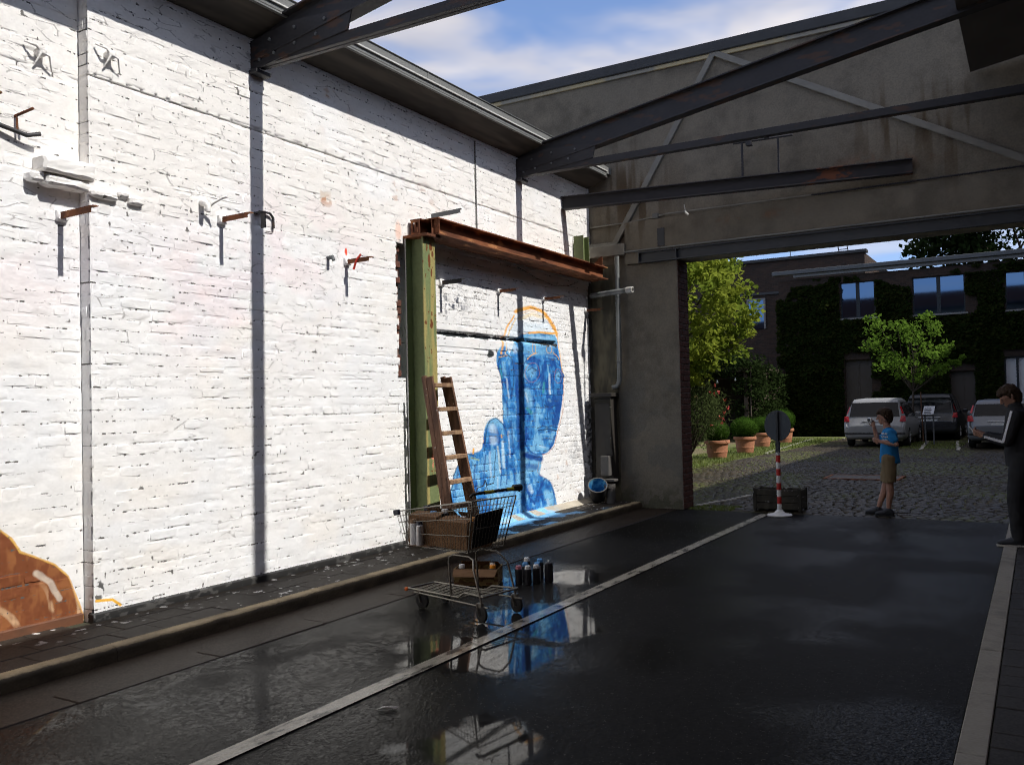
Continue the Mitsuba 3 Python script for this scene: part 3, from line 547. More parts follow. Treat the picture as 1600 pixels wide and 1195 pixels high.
def green_col(p, n, uv):
    f = fbm(p.y * 9, p.z * 4, p.x * 9, 4); g = noise(p.x * 50, p.y * 50, p.z * 50)
    c = mix((0.185, 0.225, 0.10), (0.14, 0.175, 0.078), f)
    run = smoothstep(0.42, 0.66, fbm(p.y * 22, p.z * 1.6, 3.0, 3) + 0.08 * smoothstep(7.85, 7.97, p.y))
    front = smoothstep(0.24, 0.25, p.x)
    c = mix(c, (0.36, 0.29, 0.11), run * front * 0.8)
    yy, zz = p.y + 0.014 * (noise(p.y * 30, p.z * 30, 1.0) - 0.5), p.z + 0.03 * (noise(p.y * 30, p.z * 24, 5.0) - 0.5)
    sp = mi.Float(0)
    for cy, cz, ry, rz in ((7.87, 3.22, .022, .07), (7.90, 3.38, .03, .05), (7.83, 3.36, .012, .04), (7.91, 3.08, .014, .05), (7.89, 2.52, .025, .055), (7.90, 2.64, .014, .03), (7.93, 3.30, .02, .03), (7.80, 3.05, .008, .03), (7.90, 1.90, .008, .05)):
        sp = dr.maximum(sp, smoothstep(1.15, 0.9, dr.sqrt(dr.square((yy - cy) / ry) + dr.square((zz - cz) / rz))))
    sp = dr.maximum(sp, smoothstep(0.76, 0.80, fbm(p.y * 26, p.z * 20, 2.0, 3)) * front)
    c = mix(c, (0.15, 0.055, 0.02), sp * front)
    pink = smoothstep(0.5, 0.56, fbm(p.y * 22, p.z * 22, 8.0, 3) + 0.2 * spots(p.y, p.z, 7.88, 1.02, 0.06, 0.08) - 0.1) * spots(p.y, p.z, 7.88, 1.02, 0.07, 0.07)
    c = mix(c, (0.62, 0.24, 0.15), dr.minimum(1, pink * 1.6) * front)
    return c * (0.92 + 0.16 * g)
plain('green_paint', proc(green_col), 0.55, spec=0.35)
plain('white_edge', (0.72, 0.71, 0.68), 0.6)
plain('bitumen', proc(lambda p, n, uv: mix((0.030, 0.030, 0.030), (0.09, 0.088, 0.085), smoothstep(0.58, 0.7, fbm(p.y * 14, p.z * 30, 2.0, 4)))), 0.5)
plain('brown_paint', proc(lambda p, n, uv: mix((0.15, 0.06, 0.03), (0.10, 0.05, 0.03), fbm(p.y * 8, p.z * 20, 2.0, 3))), 0.6)
def redbrick_col(s=1.0):
    def f(p, n, uv):
        a = fbm(p.x * 9, p.y * 9, p.z * 14, 3); g = noise(p.x * 80, p.y * 80, p.z * 80)
        k = cell_rand(p.y * 7.7, p.x * 7.7, p.z * 12.8)
        return mix((0.135 * s, 0.055 * s, 0.038 * s), (0.075 * s, 0.036 * s, 0.028 * s), a * 0.6 + k * 0.4) * (0.85 + 0.3 * g)
    return f
bumped('red_brick', proc(redbrick_col()), lambda p, n, uv: fbm(p.x * 40, p.y * 40, p.z * 40, 3), 0.002)
plain('red_mortar', (0.16, 0.145, 0.12), 0.9)
# wet ground: the roughness map is where water stands (smooth) and where the asphalt has begun to dry (rough)
PUDDLES = [(2.75, 4.9, 0.65, 0.75), (2.70, 5.75, 0.62, 0.6), (3.65, 3.55, 0.55, 0.42), (1.18, 8.3, 0.13, 0.95), (2.25, 7.35, 0.5, 0.55), (3.05, 5.55, 0.35, 0.4), (1.75, 6.6, 0.5, 0.6)]
def water(p):
    x, y = p.x, p.y
    f = 0.7 * fbm(x * 1.9, y * 1.9, 3.0, 5) + 0.3 * fbm(x * 9, y * 9, 7.0, 3)
    s = mi.Float(0)
    for a, b, rx, ry in PUDDLES: s = dr.maximum(s, spots(x, y, a, b, rx, ry))
    return smoothstep(0.53, 0.68, f * 0.60 + s * 0.48)
def wet_rough(p, n, uv):
    w = water(p); d = fbm(p.x * 1.3 + 9, p.y * 1.3, 1.0, 4); g = noise(p.x * 120, p.y * 120, 0.0)
    return dr.lerp(0.30 + 0.22 * smoothstep(0.35, 0.65, d) + 0.10 * (g - 0.5), 0.035, w)
def wet_col(p, n, uv):
    w = water(p); d = fbm(p.x * 1.3 + 9, p.y * 1.3, 1.0, 4); g = noise(p.x * 150, p.y * 150, 0.0); h = noise(p.x * 55, p.y * 55, 3.0)
    c = mix((0.006, 0.0058, 0.0055), (0.0135, 0.0128, 0.012), smoothstep(0.35, 0.68, d)) * (0.55 + 0.9 * (0.6 * g + 0.4 * h))
    pale = smoothstep(0.90, 0.94, noise(p.x * 90, p.y * 90, 9.0))
    c = mix(c, (0.10, 0.095, 0.085), pale * 0.5)
    return mix(c, (0.014, 0.014, 0.014), w * 0.8)
def wet_bump(p, n, uv):
    return (0.6 * noise(p.x * 110, p.y * 110, 0.0) + 0.4 * noise(p.x * 48, p.y * 48, 4.0)) * (1 - water(p))
def line_col(p, n, uv):
    f = fbm(p.x * 20, p.y * 9, 2.0, 4); g = noise(p.x * 130, p.y * 130, 1.0)
    c = mix((0.33, 0.305, 0.25), (0.19, 0.175, 0.145), smoothstep(0.4, 0.7, f)) * (0.85 + 0.3 * g)
    return mix(c, (0.035, 0.034, 0.032), smoothstep(0.63, 0.70, f) * 0.8)
def bump2(k, c, fn, scale, rough, spec=0.5):
    b = {'type': 'principled', 'base_color': c, 'roughness': rough, 'specular': spec}
    return mat(k, {'type': 'twosided', 'bsdf': {'type': 'bumpmap', 'arbitrary': proc(fn, eps=2e-3), 'bsdf': b, 'scale': scale}})
bump2('damp_asphalt', proc(wet_col), wet_bump, 0.0040, proc(wet_rough), 0.045)
plain('water_film', (0.012, 0.012, 0.012), 0.035, spec=0.30)
def film(p, n, uv):
    damp = smoothstep(0.50, 0.66, fbm(p.x * 2.3 + 4, p.y * 1.1, 6.0, 4) + 0.10 * spots(p.x, p.y, 2.0, 4.6, 0.9, 1.6) + 0.08 * spots(p.x, p.y, 2.3, 7.5, 0.8, 1.2)) * smoothstep(0.40, 0.66, 0.6 * noise(p.x * 85, p.y * 85, 2.0) + 0.4 * noise(p.x * 33, p.y * 33, 5.0))
    return dr.maximum(water(p), 0.34 * damp * smoothstep(0.25, 0.6, spots(p.x, p.y, 1.9, 5.5, 1.5, 4.5)))
mat('wet_asphalt', {'type': 'blendbsdf', 'weight': proc(film), 'a': {'type': 'ref', 'id': 'damp_asphalt'}, 'b': {'type': 'ref', 'id': 'water_film'}})
plain('line_paint', proc(line_col), proc(wet_rough), spec=0.3)
def gutter_col(p, n, uv):
    return mix((0.022, 0.016, 0.012), (0.036, 0.026, 0.019), fbm(p.x * 5, p.y * 2, 2.0, 4)) * (0.7 + 0.6 * noise(p.x * 110, p.y * 110, 1.0))
plain('gutter_stone', proc(gutter_col), 0.5, spec=0.12)
def paver_col(k):
    def f(p, n, uv):
        a = fbm(p.x * 4 + k, p.y * 4, 2.0, 4); g = noise(p.x * 120, p.y * 120, 1.0)
        c = mix((0.046, 0.038, 0.031), (0.028, 0.024, 0.020), a) * (0.75 + 0.5 * g) * (0.85 + 0.12 * k)
        drip = smoothstep(0.86, 0.89, noise(p.x * 17, p.y * 17, 5.0)) * smoothstep(0.55, 0.1, p.x + 0.3 * fbm(p.x * 3, p.y * 3, 1.0, 2)) * 0.85 + smoothstep(0.87, 0.89, noise(p.x * 26, p.y * 26, 7.0)) * smoothstep(0.5, 0.56, fbm(p.x * 2, p.y * 2, 11.0, 3))
        c = mix(c, (0.66, 0.65, 0.63), dr.minimum(1, drip))
        blue = smoothstep(0.50, 0.60, fbm(p.x * 5, p.y * 3.0, 8.0, 4) + 0.42 * spots(p.y, p.x, 9.9, 0.15, 1.45, 0.28) - 0.14) * smoothstep(8.2, 8.7, p.y) * smoothstep(11.8, 11.0, p.y)
        c = mix(c, (0.20, 0.47, 0.72), blue * 0.85)
        return c
    return f
for i in range(2):
    bumped(f'paver_{i}', proc(paver_col(float(i))), lambda p, n, uv: noise(p.x * 70, p.y * 70, 1.0), 0.0012, rough=0.6, spec=0.15)
plain('side_paver', proc(lambda p, n, uv: mix((0.042, 0.038, 0.034), (0.026, 0.024, 0.022), fbm(p.x * 4, p.y * 4, 2.0, 4)) * (0.75 + 0.5 * noise(p.x * 120, p.y * 120, 1.0))), 0.6, spec=0.15)
plain('joint_dirt', proc(lambda p, n, uv: mix((0.030, 0.027, 0.022), (0.045, 0.05, 0.025), fbm(p.x * 6, p.y * 6, 1.0, 3))), 0.9)
bumped('ledge', proc(lambda p, n, uv: mix(mix((0.46, 0.42, 0.34), (0.28, 0.25, 0.20), fbm(p.y * 5, p.x * 14, p.z * 9, 4)), (0.22, 0.48, 0.74), smoothstep(0.40, 0.52, fbm(p.y * 4, p.x * 4, 2.0, 3)) * smoothstep(8.3, 8.8, p.y) * smoothstep(11.2, 10.7, p.y))), lambda p, n, uv: fbm(p.x * 30, p.y * 30, p.z * 30, 3), 0.003)

# ------------------------------------------------------------------ ground
plain('far_ground', (0.05, 0.05, 0.045), 0.9)
plain('earth', (0.05, 0.045, 0.035), 0.95)
struct('ground', sheet(-400, -300, 400, 700, -0.12), 'far_ground')
road = struct('road')
put(road, 'asphalt', sheet(1.34, -9, 5.62, 12.55, 0.0, 8, 40, lambda x, y: 0.004 * (meshkit.fbm(np.stack([x, y, 0 * x], -1) * 0.8, 3) - 0.5) - 0.004 * np.exp(-((x - 3) / 1.5) ** 2)), 'wet_asphalt', True)
put(road, 'centre_line', sheet(2.607, -9, 2.722, 12.35, 0.0045), 'line_paint')
put(road, 'gutter_strip', sheet(0.77, -9, 1.08, 12.5, -0.002), 'gutter_stone')
k = 0
for y in np.arange(-1.0, 12.4, 1.0):
    y2 = min(y + 0.992, 12.48)
    put(road, 'gutter_stone', box(1.09, y, -0.05, 1.335, y2, 0.003 + 0.002 * rng.random(), 0.006), 'gutter_stone')
# pavement along the wall
pav = struct('pavement')
put(pav, 'bed', sheet(-0.14, -9, 0.66, 12.5, 0.080), 'joint_dirt')
for iy, y in enumerate(np.arange(-1.0, 12.4, 0.30)):
    for ix, (xa, xb) in enumerate(((-0.14, 0.15), (0.154, 0.402), (0.406, 0.652))):
        o = 0.15 if ix % 2 else 0.0
        ya, yb = y + o, min(y + o + 0.296, 12.48)
        if yb - ya < 0.05 or (ix == 0 and ya > 3.7): xa = 0.02
        if yb - ya < 0.05: continue
        dz = rng.normal(0, 0.0012)
        put(pav, 'paver', box(xa, ya, 0.03, xb, yb, 0.090 + dz, 0.004), f'paver_{rng.integers(2)}')
krb = struct('kerb')
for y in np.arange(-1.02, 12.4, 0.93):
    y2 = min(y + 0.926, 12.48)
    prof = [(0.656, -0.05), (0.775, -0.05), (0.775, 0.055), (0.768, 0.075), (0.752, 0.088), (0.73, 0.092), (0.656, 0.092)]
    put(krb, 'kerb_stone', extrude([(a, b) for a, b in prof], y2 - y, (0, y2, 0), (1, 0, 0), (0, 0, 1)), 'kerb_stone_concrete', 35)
edg = struct('kerb_line')
for y in np.arange(-1.11, 12.5, 0.928):
    y2 = min(y + 0.922, 12.52)
    put(edg, 'edge_stone', box(5.625, y, -0.06, 5.748, y2, 0.006 + rng.normal(0, 0.001), 0.004), 'edge_stone_concrete')
side = struct('side_pavement')
put(side, 'bed', sheet(5.62, -9, 9.4, 12.55, -0.012), 'joint_dirt')
for y in np.arange(1.0, 12.4, 0.2):
    o = 0.1 * (int(round(y / 0.2)) % 2)
    for x in (5.754, 5.956, 6.158):
        put(side, 'paver', box(x, y + 0.0, -0.05, x + 0.197, min(y + 0.197, 12.5), 0.002 + rng.normal(0, 0.0015), 0.005), 'side_paver')

# ------------------------------------------------------------------ the painted brick wall
PITCH, GAP = 0.0862, 0.009
ZC = 4.14
used_bricks = []
GU = None
def course_bricks(u0, u1, v0, v1, seed, jag=(0.0, 0.0), holes=()):
    r = np.random.default_rng(seed); out = []
    k0 = int(math.floor((v0 - ZC) / PITCH)); k1 = int(math.ceil((v1 - ZC) / PITCH))
    for k in range(k0, k1):
        a, b = max(ZC + k * PITCH, v0), min(ZC + (k + 1) * PITCH, v1)
        if b - a < 0.03: continue
        u = u0 - r.random() * 0.24
        lo, hi = u0 + r.random() * jag[0], u1 - r.random() * jag[1]
        header = (k % 3 == 0)
        while u < hi:
            L = (0.122 if (header and r.random() < 0.7) or r.random() < 0.12 else 0.25) + r.normal(0, 0.004)
            ua, ub = max(u, lo), min(u + L, hi)
            u += L + GAP + abs(r.normal(0, 0.002))
            if ub - ua < 0.04: continue
            cu, cv = (ua + ub) / 2, (a + b) / 2
            if any(h[0] < cu < h[1] and h[2] < cv < h[3] for h in holes): continue
            out.append((ua, ub, a + GAP / 2, b - GAP / 2))
    return np.array(out)

# a brick's face (3 x 2 cells) and its bevel have vertices of their own, so the edge stays crisp
I_ = np.arange(30).reshape(6, 5)
def grid_faces(q): return np.vstack([q[:, [0, 1, 2]], q[:, [0, 2, 3]]])
Q_ = np.stack([I_[:-1, :-1], I_[1:, :-1], I_[1:, 1:], I_[:-1, 1:]], -1)
inner = np.zeros((5, 4), bool); inner[1:4, 1:3] = True
f_face, f_rim = grid_faces(Q_[inner]), grid_faces(Q_[~inner])
face_ids = np.unique(f_face); remap = np.full(30, -1); remap[face_ids] = np.arange(len(face_ids)) + 30
BF = np.vstack([f_rim, remap[f_face]])
NBV = 30 + len(face_ids)
def brick_verts(B, seed, relief=1.0):
    """(n, 30, 3): u, v, height of each brick's rounded, uneven face"""
    r = np.random.default_rng(seed); n = len(B)
    L = (B[:, 1] - B[:, 0])[:, None]; H = (B[:, 3] - B[:, 2])[:, None]
    e = np.minimum(0.007, L * 0.25)
    us = B[:, :1] + np.hstack([0 * L, e, L * 0.36, L * 0.64, L - e, L])
    vs = B[:, 2:3] + np.hstack([0 * H, 0 * H + 0.007, H * 0.5, H - 0.007, H])
    U = np.repeat(us[:, :, None], 5, 2) + r.normal(0, 0.0022, (n, 6, 5)); V = np.repeat(vs[:, None, :], 6, 1) + r.normal(0, 0.0020, (n, 6, 5))
    base = r.normal(0, 0.0015, (n, 1, 1)) + 0.004 * (r.random((n, 1, 1)) < 0.06); tu = r.normal(0, 0.0013, (n, 1, 1)); tv = r.normal(0, 0.0013, (n, 1, 1))
    h = base + tu * np.linspace(-1, 1, 6)[None, :, None] + tv * np.linspace(-1, 1, 5)[None, None, :] + r.normal(0, 0.0010, (n, 6, 5))
    h[:, 1, :] -= 0.001; h[:, 4, :] -= 0.001; h[:, :, 1] -= 0.0008; h[:, :, 3] -= 0.0008
    for a in (1, 4):
        for b in (1, 3): h[:, a, b] -= np.abs(r.normal(0.000, 0.0022, n))
    chip = r.random(n) < 0.10
    h[chip, 1 if seed % 2 else 4, 1] -= 0.010
    h *= relief
    h[:, 0, :] = -0.011; h[:, 5, :] = -0.011; h[:, :, 0] = -0.011; h[:, :, 4] = -0.011
    W = np.stack([U, V, h], -1).reshape(n, 30, 3)
    return np.concatenate([W, W[:, face_ids]], 1)

wall = thing('painted_brick_wall', 'long white painted brick wall carrying a blue mural head and a brown painted corner', 'wall')
ALLB = []
def field(u0, u1, v0, v1, x, bsdf, seed, relief=1.0, jag=(0, 0), holes=(), plane='x'):
    B = course_bricks(u0, u1, v0, v1, seed, jag, holes)
    W = brick_verts(B, seed + 1, relief)
    P = np.stack([x + W[..., 2], W[..., 0], W[..., 1]], -1) if plane == 'x' else np.stack([W[..., 0], x - W[..., 2], W[..., 1]], -1)
    for q in P: ALLB.append((q, bsdf, plane))
COLH = [(7.6, 8.02, 0, 3.52)]
field(3.985, 7.74, 0.16, 1.935, 0.0, 'brick_paint', 11, jag=(0.0, 0.012))
field(3.985, 7.655, 1.935, 3.42, 0.0, 'brick_paint', 31, jag=(0.0, 0.05))
field(3.985, 7.74, 3.42, 4.97, 0.0, 'brick_paint', 41, jag=(0.0, 0.012))
field(7.70, 12.50, 3.50, 4.97, 0.0, 'brick_paint', 12)
field(8.06, 12.44, 2.49, 3.50, -0.012, 'brick_paint_head', 13, relief=0.9, jag=(0.0, 0.05))
field(8.06, 12.46, 0.14, 2.30, -0.012, 'brick_paint_head', 14, jag=(0.0, 0.06), holes=[(9.46, 9.60, 2.2, 2.31)])
field(9.95, 12.42, 2.30, 2.435, -0.012, 'brick_paint_head', 15)
field(0.8, 3.978, 0.16, 4.97, -0.12, 'brick_paint_hair', 16)
field(-0.118, 0.0, 0.16, 4.97, 3.98, 'brick_paint', 17, plane='y')
# project the bricks, the 300 that show largest become parts of their own
def project(Pw):
    d = Pw - CAM
    c = d @ FWD
    return np.stack([512 + 1375.9 * 0.64 * (d @ RIGHT) / c, 382 - 1375.9 * 0.64 * (d @ UP) / c], -1), c
size = []
for q, _, pl_ in ALLB:
    s, c = project(q)
    ok = (c > 0.1).all() and s[:, 0].min() > -10 and s[:, 0].max() < 1034 and s[:, 1].min() > -10 and s[:, 1].max() < 774
    size.append(np.prod(s.max(0) - s.min(0)) if ok else 0)
order = np.argsort(size)[::-1]
own = set(order[:300].tolist())
flipf = {'x': BF, 'y': BF}
groups = {}
for i, (q, b, pl_) in enumerate(ALLB):
    if i in own: put(wall, 'brick', trimesh.Trimesh(q, BF, process=False), b, True)
    else: groups.setdefault(b, []).append(q)
for b, qs in groups.items():
    n = len(qs)
    put(wall, 'brickwork', trimesh.Trimesh(np.concatenate(qs), (BF[None] + NBV * np.arange(n)[:, None, None]).reshape(-1, 3), process=False), b, True, stuff=True)
def joint_sheet(y0, y1, z0, z1, x, bsdf, grooves=(), lo=-0.0006, hi=0.0048, seed=0):
    nx, nz = int((y1 - y0) / 0.03), int((z1 - z0) / 0.022)
    m = sheet(y0, z0, y1, z1, 0, nx, nz)
    v = np.array(m.vertices); y, z = v[:, 0], v[:, 1]
    f = meshkit.fbm(np.stack([y * 3.1, np.floor((z - 4.14) / 0.0862 + 0.5) * 1.7, 0 * y], -1), 4, seed)
    d = lo + (hi - lo) * np.clip((f - 0.43) / 0.22, 0, 1) + 0.0015 * (meshkit.noise(np.stack([y * 40, z * 40, 0 * y], -1), 5) - 0.5)
    for ya, yb, zg, w, dep in grooves:
        k = np.exp(-((z - zg - 0.010 * (meshkit.fbm(np.stack([y * 3, 0 * y, 0 * y], -1), 3, 9) - 0.5)) / w) ** 4) * ((y > ya) & (y < yb))
        d = np.maximum(d, dep * k)
    m.vertices = np.stack([x - d, y, z], -1)
    return m
put(wall, 'joints', joint_sheet(3.98, 7.60, 0.09, 5.0, 0.0, None, [(3.9, 9.2, 4.14, 0.012, 0.03)], seed=1), 'joint_paint', True)
for za, zb in ((0.09, 1.93), (3.42, 5.0)): put(wall, 'joints', joint_sheet(7.60, 7.745, za, zb, 0.0, None, [(3.9, 9.2, 4.14, 0.012, 0.03)], seed=5), 'joint_paint', True)
put(wall, 'joints', joint_sheet(7.70, 12.5, 3.49, 5.0, 0.0, None, [(7.7, 12.5, 4.14, 0.012, 0.03)], seed=2), 'joint_paint', True)
put(wall, 'joints', joint_sheet(8.04, 12.42, 0.09, 3.50, -0.012, None, [(8.05, 11.3, 2.47, 0.022, 0.05)], lo=0.001, hi=0.0085, seed=3), 'joint_paint_head', True)
put(wall, 'joints', joint_sheet(0.8, 3.98, 0.09, 5.0, -0.12, None, [(0.8, 3.98, 4.10, 0.012, 0.03)], lo=0.0, hi=0.005, seed=4), 'joint_paint_hair', True)
ret = box(-0.30, 3.989, 0.09, -0.03, 7.62, 4.99)
put(wall, 'core', cat_([box(-0.40, 3.984, 0.05, -0.03, 7.58, 5.0), box(-0.40, 7.58, 0.05, -0.03, 7.70, 1.92), box(-0.40, 7.58, 3.44, -0.03, 12.5, 5.0), box(-0.40, 8.04, 0.05, -0.08, 12.42, 3.48), box(-0.44, -9.0, 0.05, -0.15, 3.984, 5.0), box(-0.40, 7.58, 0.06, -0.13, 8.04, 3.44)]), 'joint_paint')
put(wall, 'lintel', box(-0.05, 8.07, 2.315, -0.006, 9.93, 2.435, 0.004), 'brick_paint_head', label='smooth white plastered lintel beside the mural head')
put(wall, 'plinth', cat_([box(-0.06, 3.965, 0.05, 0.022, 7.70, 0.155, 0.012)]), 'bitumen', 40, label='black tar strip along the wall foot')
put(wall, 'plinth', box(-0.2, -9, 0.05, -0.095, 3.964, 0.152, 0.008), 'brown_paint', 40, label='brown painted wall foot')
put(wall, 'ledge', extrude([(-0.03, 0.05), (0.115, 0.05), (0.105, 0.096), (0.06, 0.118), (-0.03, 0.165)], 4.3, (0, 12.38, 0), (1, 0, 0), (0, 0, 1)), 'ledge', 40)
# the worn corbel where the left part of the wall steps back
for (ya, yb, za, zb, xf) in ((3.62, 4.02, 3.345, 3.465, 0.03), (3.56, 3.66, 3.275, 3.345, -0.02), (3.66, 4.16, 3.262, 3.335, 0.0), (3.98, 4.20, 3.225, 3.285, 0.045), (4.20, 4.30, 3.26, 3.31, 0.03), (4.30, 4.42, 3.225, 3.29, 0.04)):
    b_ = box(-0.16 if ya < 3.97 else -0.03, ya, za, xf, yb, zb, 0.016).subdivide().subdivide().subdivide()
    v = np.array(b_.vertices); v += 0.016 * (meshkit.fbm(v * 10, 3, int(ya * 100))[:, None] - 0.5) + 0.016 * (meshkit.fbm(v * 34, 3, int(ya * 90))[:, None] - 0.5)
    b_.vertices = v
    put(wall, 'corbel_stone', b_, 'brick_paint', 28)

# eaves of the roof that rests on the wall
eav = thing('eaves', 'sheet metal eaves with dark soffit along the top of the white wall', 'eaves')
put(eav, 'soffit', extrude([(-0.3, 4.98), (0.0, 4.965), (0.37, 5.075), (0.37, 5.11), (-0.3, 5.11)], 21.45, (0, 12.45, 0), (1, 0, 0), (0, 0, 1)), 'soffit_wood')
put(eav, 'fascia', box(0.395, -9, 5.095, 0.412, 12.3, 5.235), 'zinc')
put(eav, 'drip_strip', box(0.412, -9, 5.135, 0.432, 12.3, 5.155, 0.003), 'zinc_bright')
put(eav, 'gutter_lip', cat_([box(0.40, -9, 5.235, 0.425, 12.3, 5.245, 0.003), box(0.38, -9, 5.07, 0.41, 12.3, 5.094, 0.004)]), 'zinc')
for y in np.arange(-0.5, 12.3, 4.1):
    put(eav, 'joint_clip', box(0.412, y, 5.157, 0.416, y + 0.02, 5.23), 'zinc')
put(eav, 'roof_sheet', extrude([(0.394, 5.13), (0.394, 5.23), (-7.0, 5.0), (-7.0, 4.83)], 21.5, (0, 12.5, 0), (1, 0, 0), (0, 0, 1)), 'zinc')

# ------------------------------------------------------------------ the far concrete wall with the wide opening
FY = 12.5
fw = thing('concrete_end_wall', 'tall stained concrete end wall with a wide opening onto the cobbled yard', 'wall')
put(fw, 'wall', cat_([box(-2.3, FY, 4.35, 12.0, FY + 0.42, 6.62), box(-2.3, FY + 0.02, 0, 0.62, FY + 0.42, 4.35), box(0.62, FY + 0.0, 0, 1.415, FY + 0.42, 3.70), box(0.62, FY - 0.05, 3.712, 12.0, FY + 0.42, 4.35), box(8.5, FY + 0.001, 0, 12, FY + 0.42, 3.7)]), 'far_concrete')
put(fw, 'coping', box(-2.4, FY - 0.07, 6.66, 12.1, FY + 0.5, 6.82, 0.01), 'coping_dark')
put(fw, 'coping_trim', box(-2.35, FY - 0.035, 6.60, 12.05, FY - 0.001, 6.66, 0.004), 'coping_trim')
put(fw, 'niche', box(0.0, FY - 0.001, 0.05, 0.425, FY + 0.019, 3.74), 'niche_plaster', label='dark brown green plaster strip in the corner')  # strip of darker plaster colour, flush with the wall
for (a, b) in (((2.08, 6.66), (0.45, 4.06)), ((2.08, 6.66), (7.6, 3.36 + 0.17))):
    put(fw, 'brace', bar((a[0], FY - 0.025, a[1]), (b[0], FY - 0.025, b[1]), 0.05, 0.085, b=0.004), 'brace_paint')
put(fw, 'brace', box(0.02, FY - 0.06, 4.03, 0.5, FY - 0.001, 4.075, 0.004), 'brace_paint')
put(fw, 'bearing_block', box(0.02, FY - 0.09, 3.86, 0.62, FY - 0.051, 4.03, 0.006), 'brace_paint', label='pale block under the brace foot')
put(fw, 'lintel_beam', cat_([box(0.86, FY - 0.12, 3.70, 9.0, FY - 0.052, 3.715), box(0.86, FY - 0.066, 3.715, 9.0, FY - 0.052, 3.85), box(0.86, FY - 0.12, 3.85, 9.0, FY - 0.052, 3.865), box(0.86, FY - 0.12, 3.715, 0.872, FY - 0.066, 3.85), box(1.45, FY - 0.12, 3.715, 1.462, FY - 0.066, 3.85)]), 'steel_lintel', label='dark steel lintel over the opening')
put(fw, 'plate', box(1.15, FY - 0.062, 3.93, 1.26, FY - 0.051, 4.2, 0.002), 'steel_lintel')
put(fw, 'conduit', tube([(0.6, FY - 0.075, 3.895), (3.5, FY - 0.075, 3.897), (9, FY - 0.075, 3.90)], 0.016, 8), 'zinc', True)
put(fw, 'conduit', tube([(0.03, FY - 0.03, 4.345), (0.7, FY - 0.03, 4.35), (1.08, FY - 0.03, 4.38), (1.3, FY - 0.045, 4.40), (3.4, FY - 0.05, 4.385)], 0.014, 8), 'brace_paint', True)
put(fw, 'conduit', tube([(3.4, FY - 0.05, 4.385), (9, FY - 0.05, 4.39)], 0.012, 8), 'steel_dark', True)
put(fw, 'junction_box', box(1.08, FY - 0.07, 4.355, 1.17, FY - 0.001, 4.43, 0.006), 'zinc')
put(fw, 'cable_hook', cat_([tube([(1.6, FY - 0.06, 4.40), (1.62, FY - 0.10, 4.37), (1.66, FY - 0.10, 4.33)], 0.016, 6), tube([(1.60, FY - 0.06, 4.41), (1.59, FY - 0.08, 4.49)], 0.008, 6)]), 'zinc_bright', True)
# brick reveal of the opening
RB = []
r_ = np.random.default_rng(5)
for k in range(43):
    z = k * 0.0862
    cuts = [0, 0.25, 0.42] if k % 2 else [0, 0.122, 0.372, 0.42]
    for a, b in zip(cuts[:-1], cuts[1:]):
        dx = 0.014 + r_.normal(0, 0.0015)
        put(fw, 'brick', box(1.40, FY + a + 0.006, z + 0.006, 1.424 + dx, FY + b - 0.006, min(z + 0.0802, 3.70), 0.004), 'red_brick')
put(fw, 'reveal_mortar', box(1.40, FY + 0.003, 0, 1.428, FY + 0.417, 3.705), 'red_mortar')
for (x0, x1, z) in ((2.44, 3.20, 5.19),):
    put(fw, 'rail', cat_([tube([(2.40, FY - 0.25, 5.22), (3.22, FY - 0.25, 5.20)], 0.018, 6), bar((2.52, FY - 0.25, 4.72), (2.52, FY - 0.25, 5.21), 0.025, 0.025, up=(0, 1, 0)), bar((3.02, FY - 0.25, 4.72), (3.02, FY - 0.25, 5.21), 0.022, 0.022, up=(0, 1, 0)), box(2.58, FY - 0.28, 5.15, 2.66, FY - 0.2, 5.27, 0.005)]), 'steel_rusting', label='thin steel rail on two posts above the short beam')

# ------------------------------------------------------------------ roof trusses, the remaining roof on the right
def truss(y, label):
    t = thing('roof_truss', label, 'truss', None)
    sl = 0.158
    z0 = 4.885
    put(t, 'top_chord', ibeam((0.02, y, z0), (9.3, y, z0 + 9.28 * sl), 0.30, 0.15, 0.016, 0.012), 'steel_dark')
    put(t, 'tie_beam', cat_([bar((0.05, y - 0.028, 4.735), (9.3, y - 0.028, 4.67), 0.045, 0.085, b=0.003), bar((0.05, y + 0.028, 4.735), (9.3, y + 0.028, 4.67), 0.045, 0.085, b=0.003)]), 'steel_dark')
    put(t, 'gusset', extrude([(0.0, 4.66), (0.35, 4.70), (1.15, 4.77), (1.2, 4.95), (0.5, 5.0), (0.0, 4.93)], 0.012, (0, y - 0.052, 0), (1, 0, 0), (0, 0, 1)), 'steel_dark')
    for bx, bz in ((0.12, 4.74), (0.30, 4.76), (0.55, 4.79), (0.80, 4.81), (0.25, 4.89), (0.55, 4.93), (0.9, 4.92)):
        put(t, 'bolt', tube([(bx, y - 0.062, bz), (bx, y - 0.080, bz)], 0.014, 6), 'steel_grey')
    put(t, 'bearing', box(0.0, y - 0.09, 4.63, 0.10, y + 0.09, 4.665, 0.004), 'steel_dark')
    put(t, 'stub', bar((3.36, y, 4.64), (3.36, y, 4.70), 0.05, 0.02, up=(0, 1, 0)), 'steel_dark')
    return t
truss(5.63, 'dark steel roof truss crossing the top left, nearest above the white wall')
truss(10.32, 'dark steel roof truss rising to the right in front of the concrete end wall')
whole('steel_beam', 'short dark rusting steel beam running from the white wall into the concrete end wall', 'beam', ibeam((0.0, 11.60, 4.575), (4.68, 12.43, 4.575), 0.19, 0.13, 0.012, 0.01), 'steel_rusting')
rf = thing('hall_roof', 'dark roof deck covering the right side of the hall', 'roof')
sl = 0.158
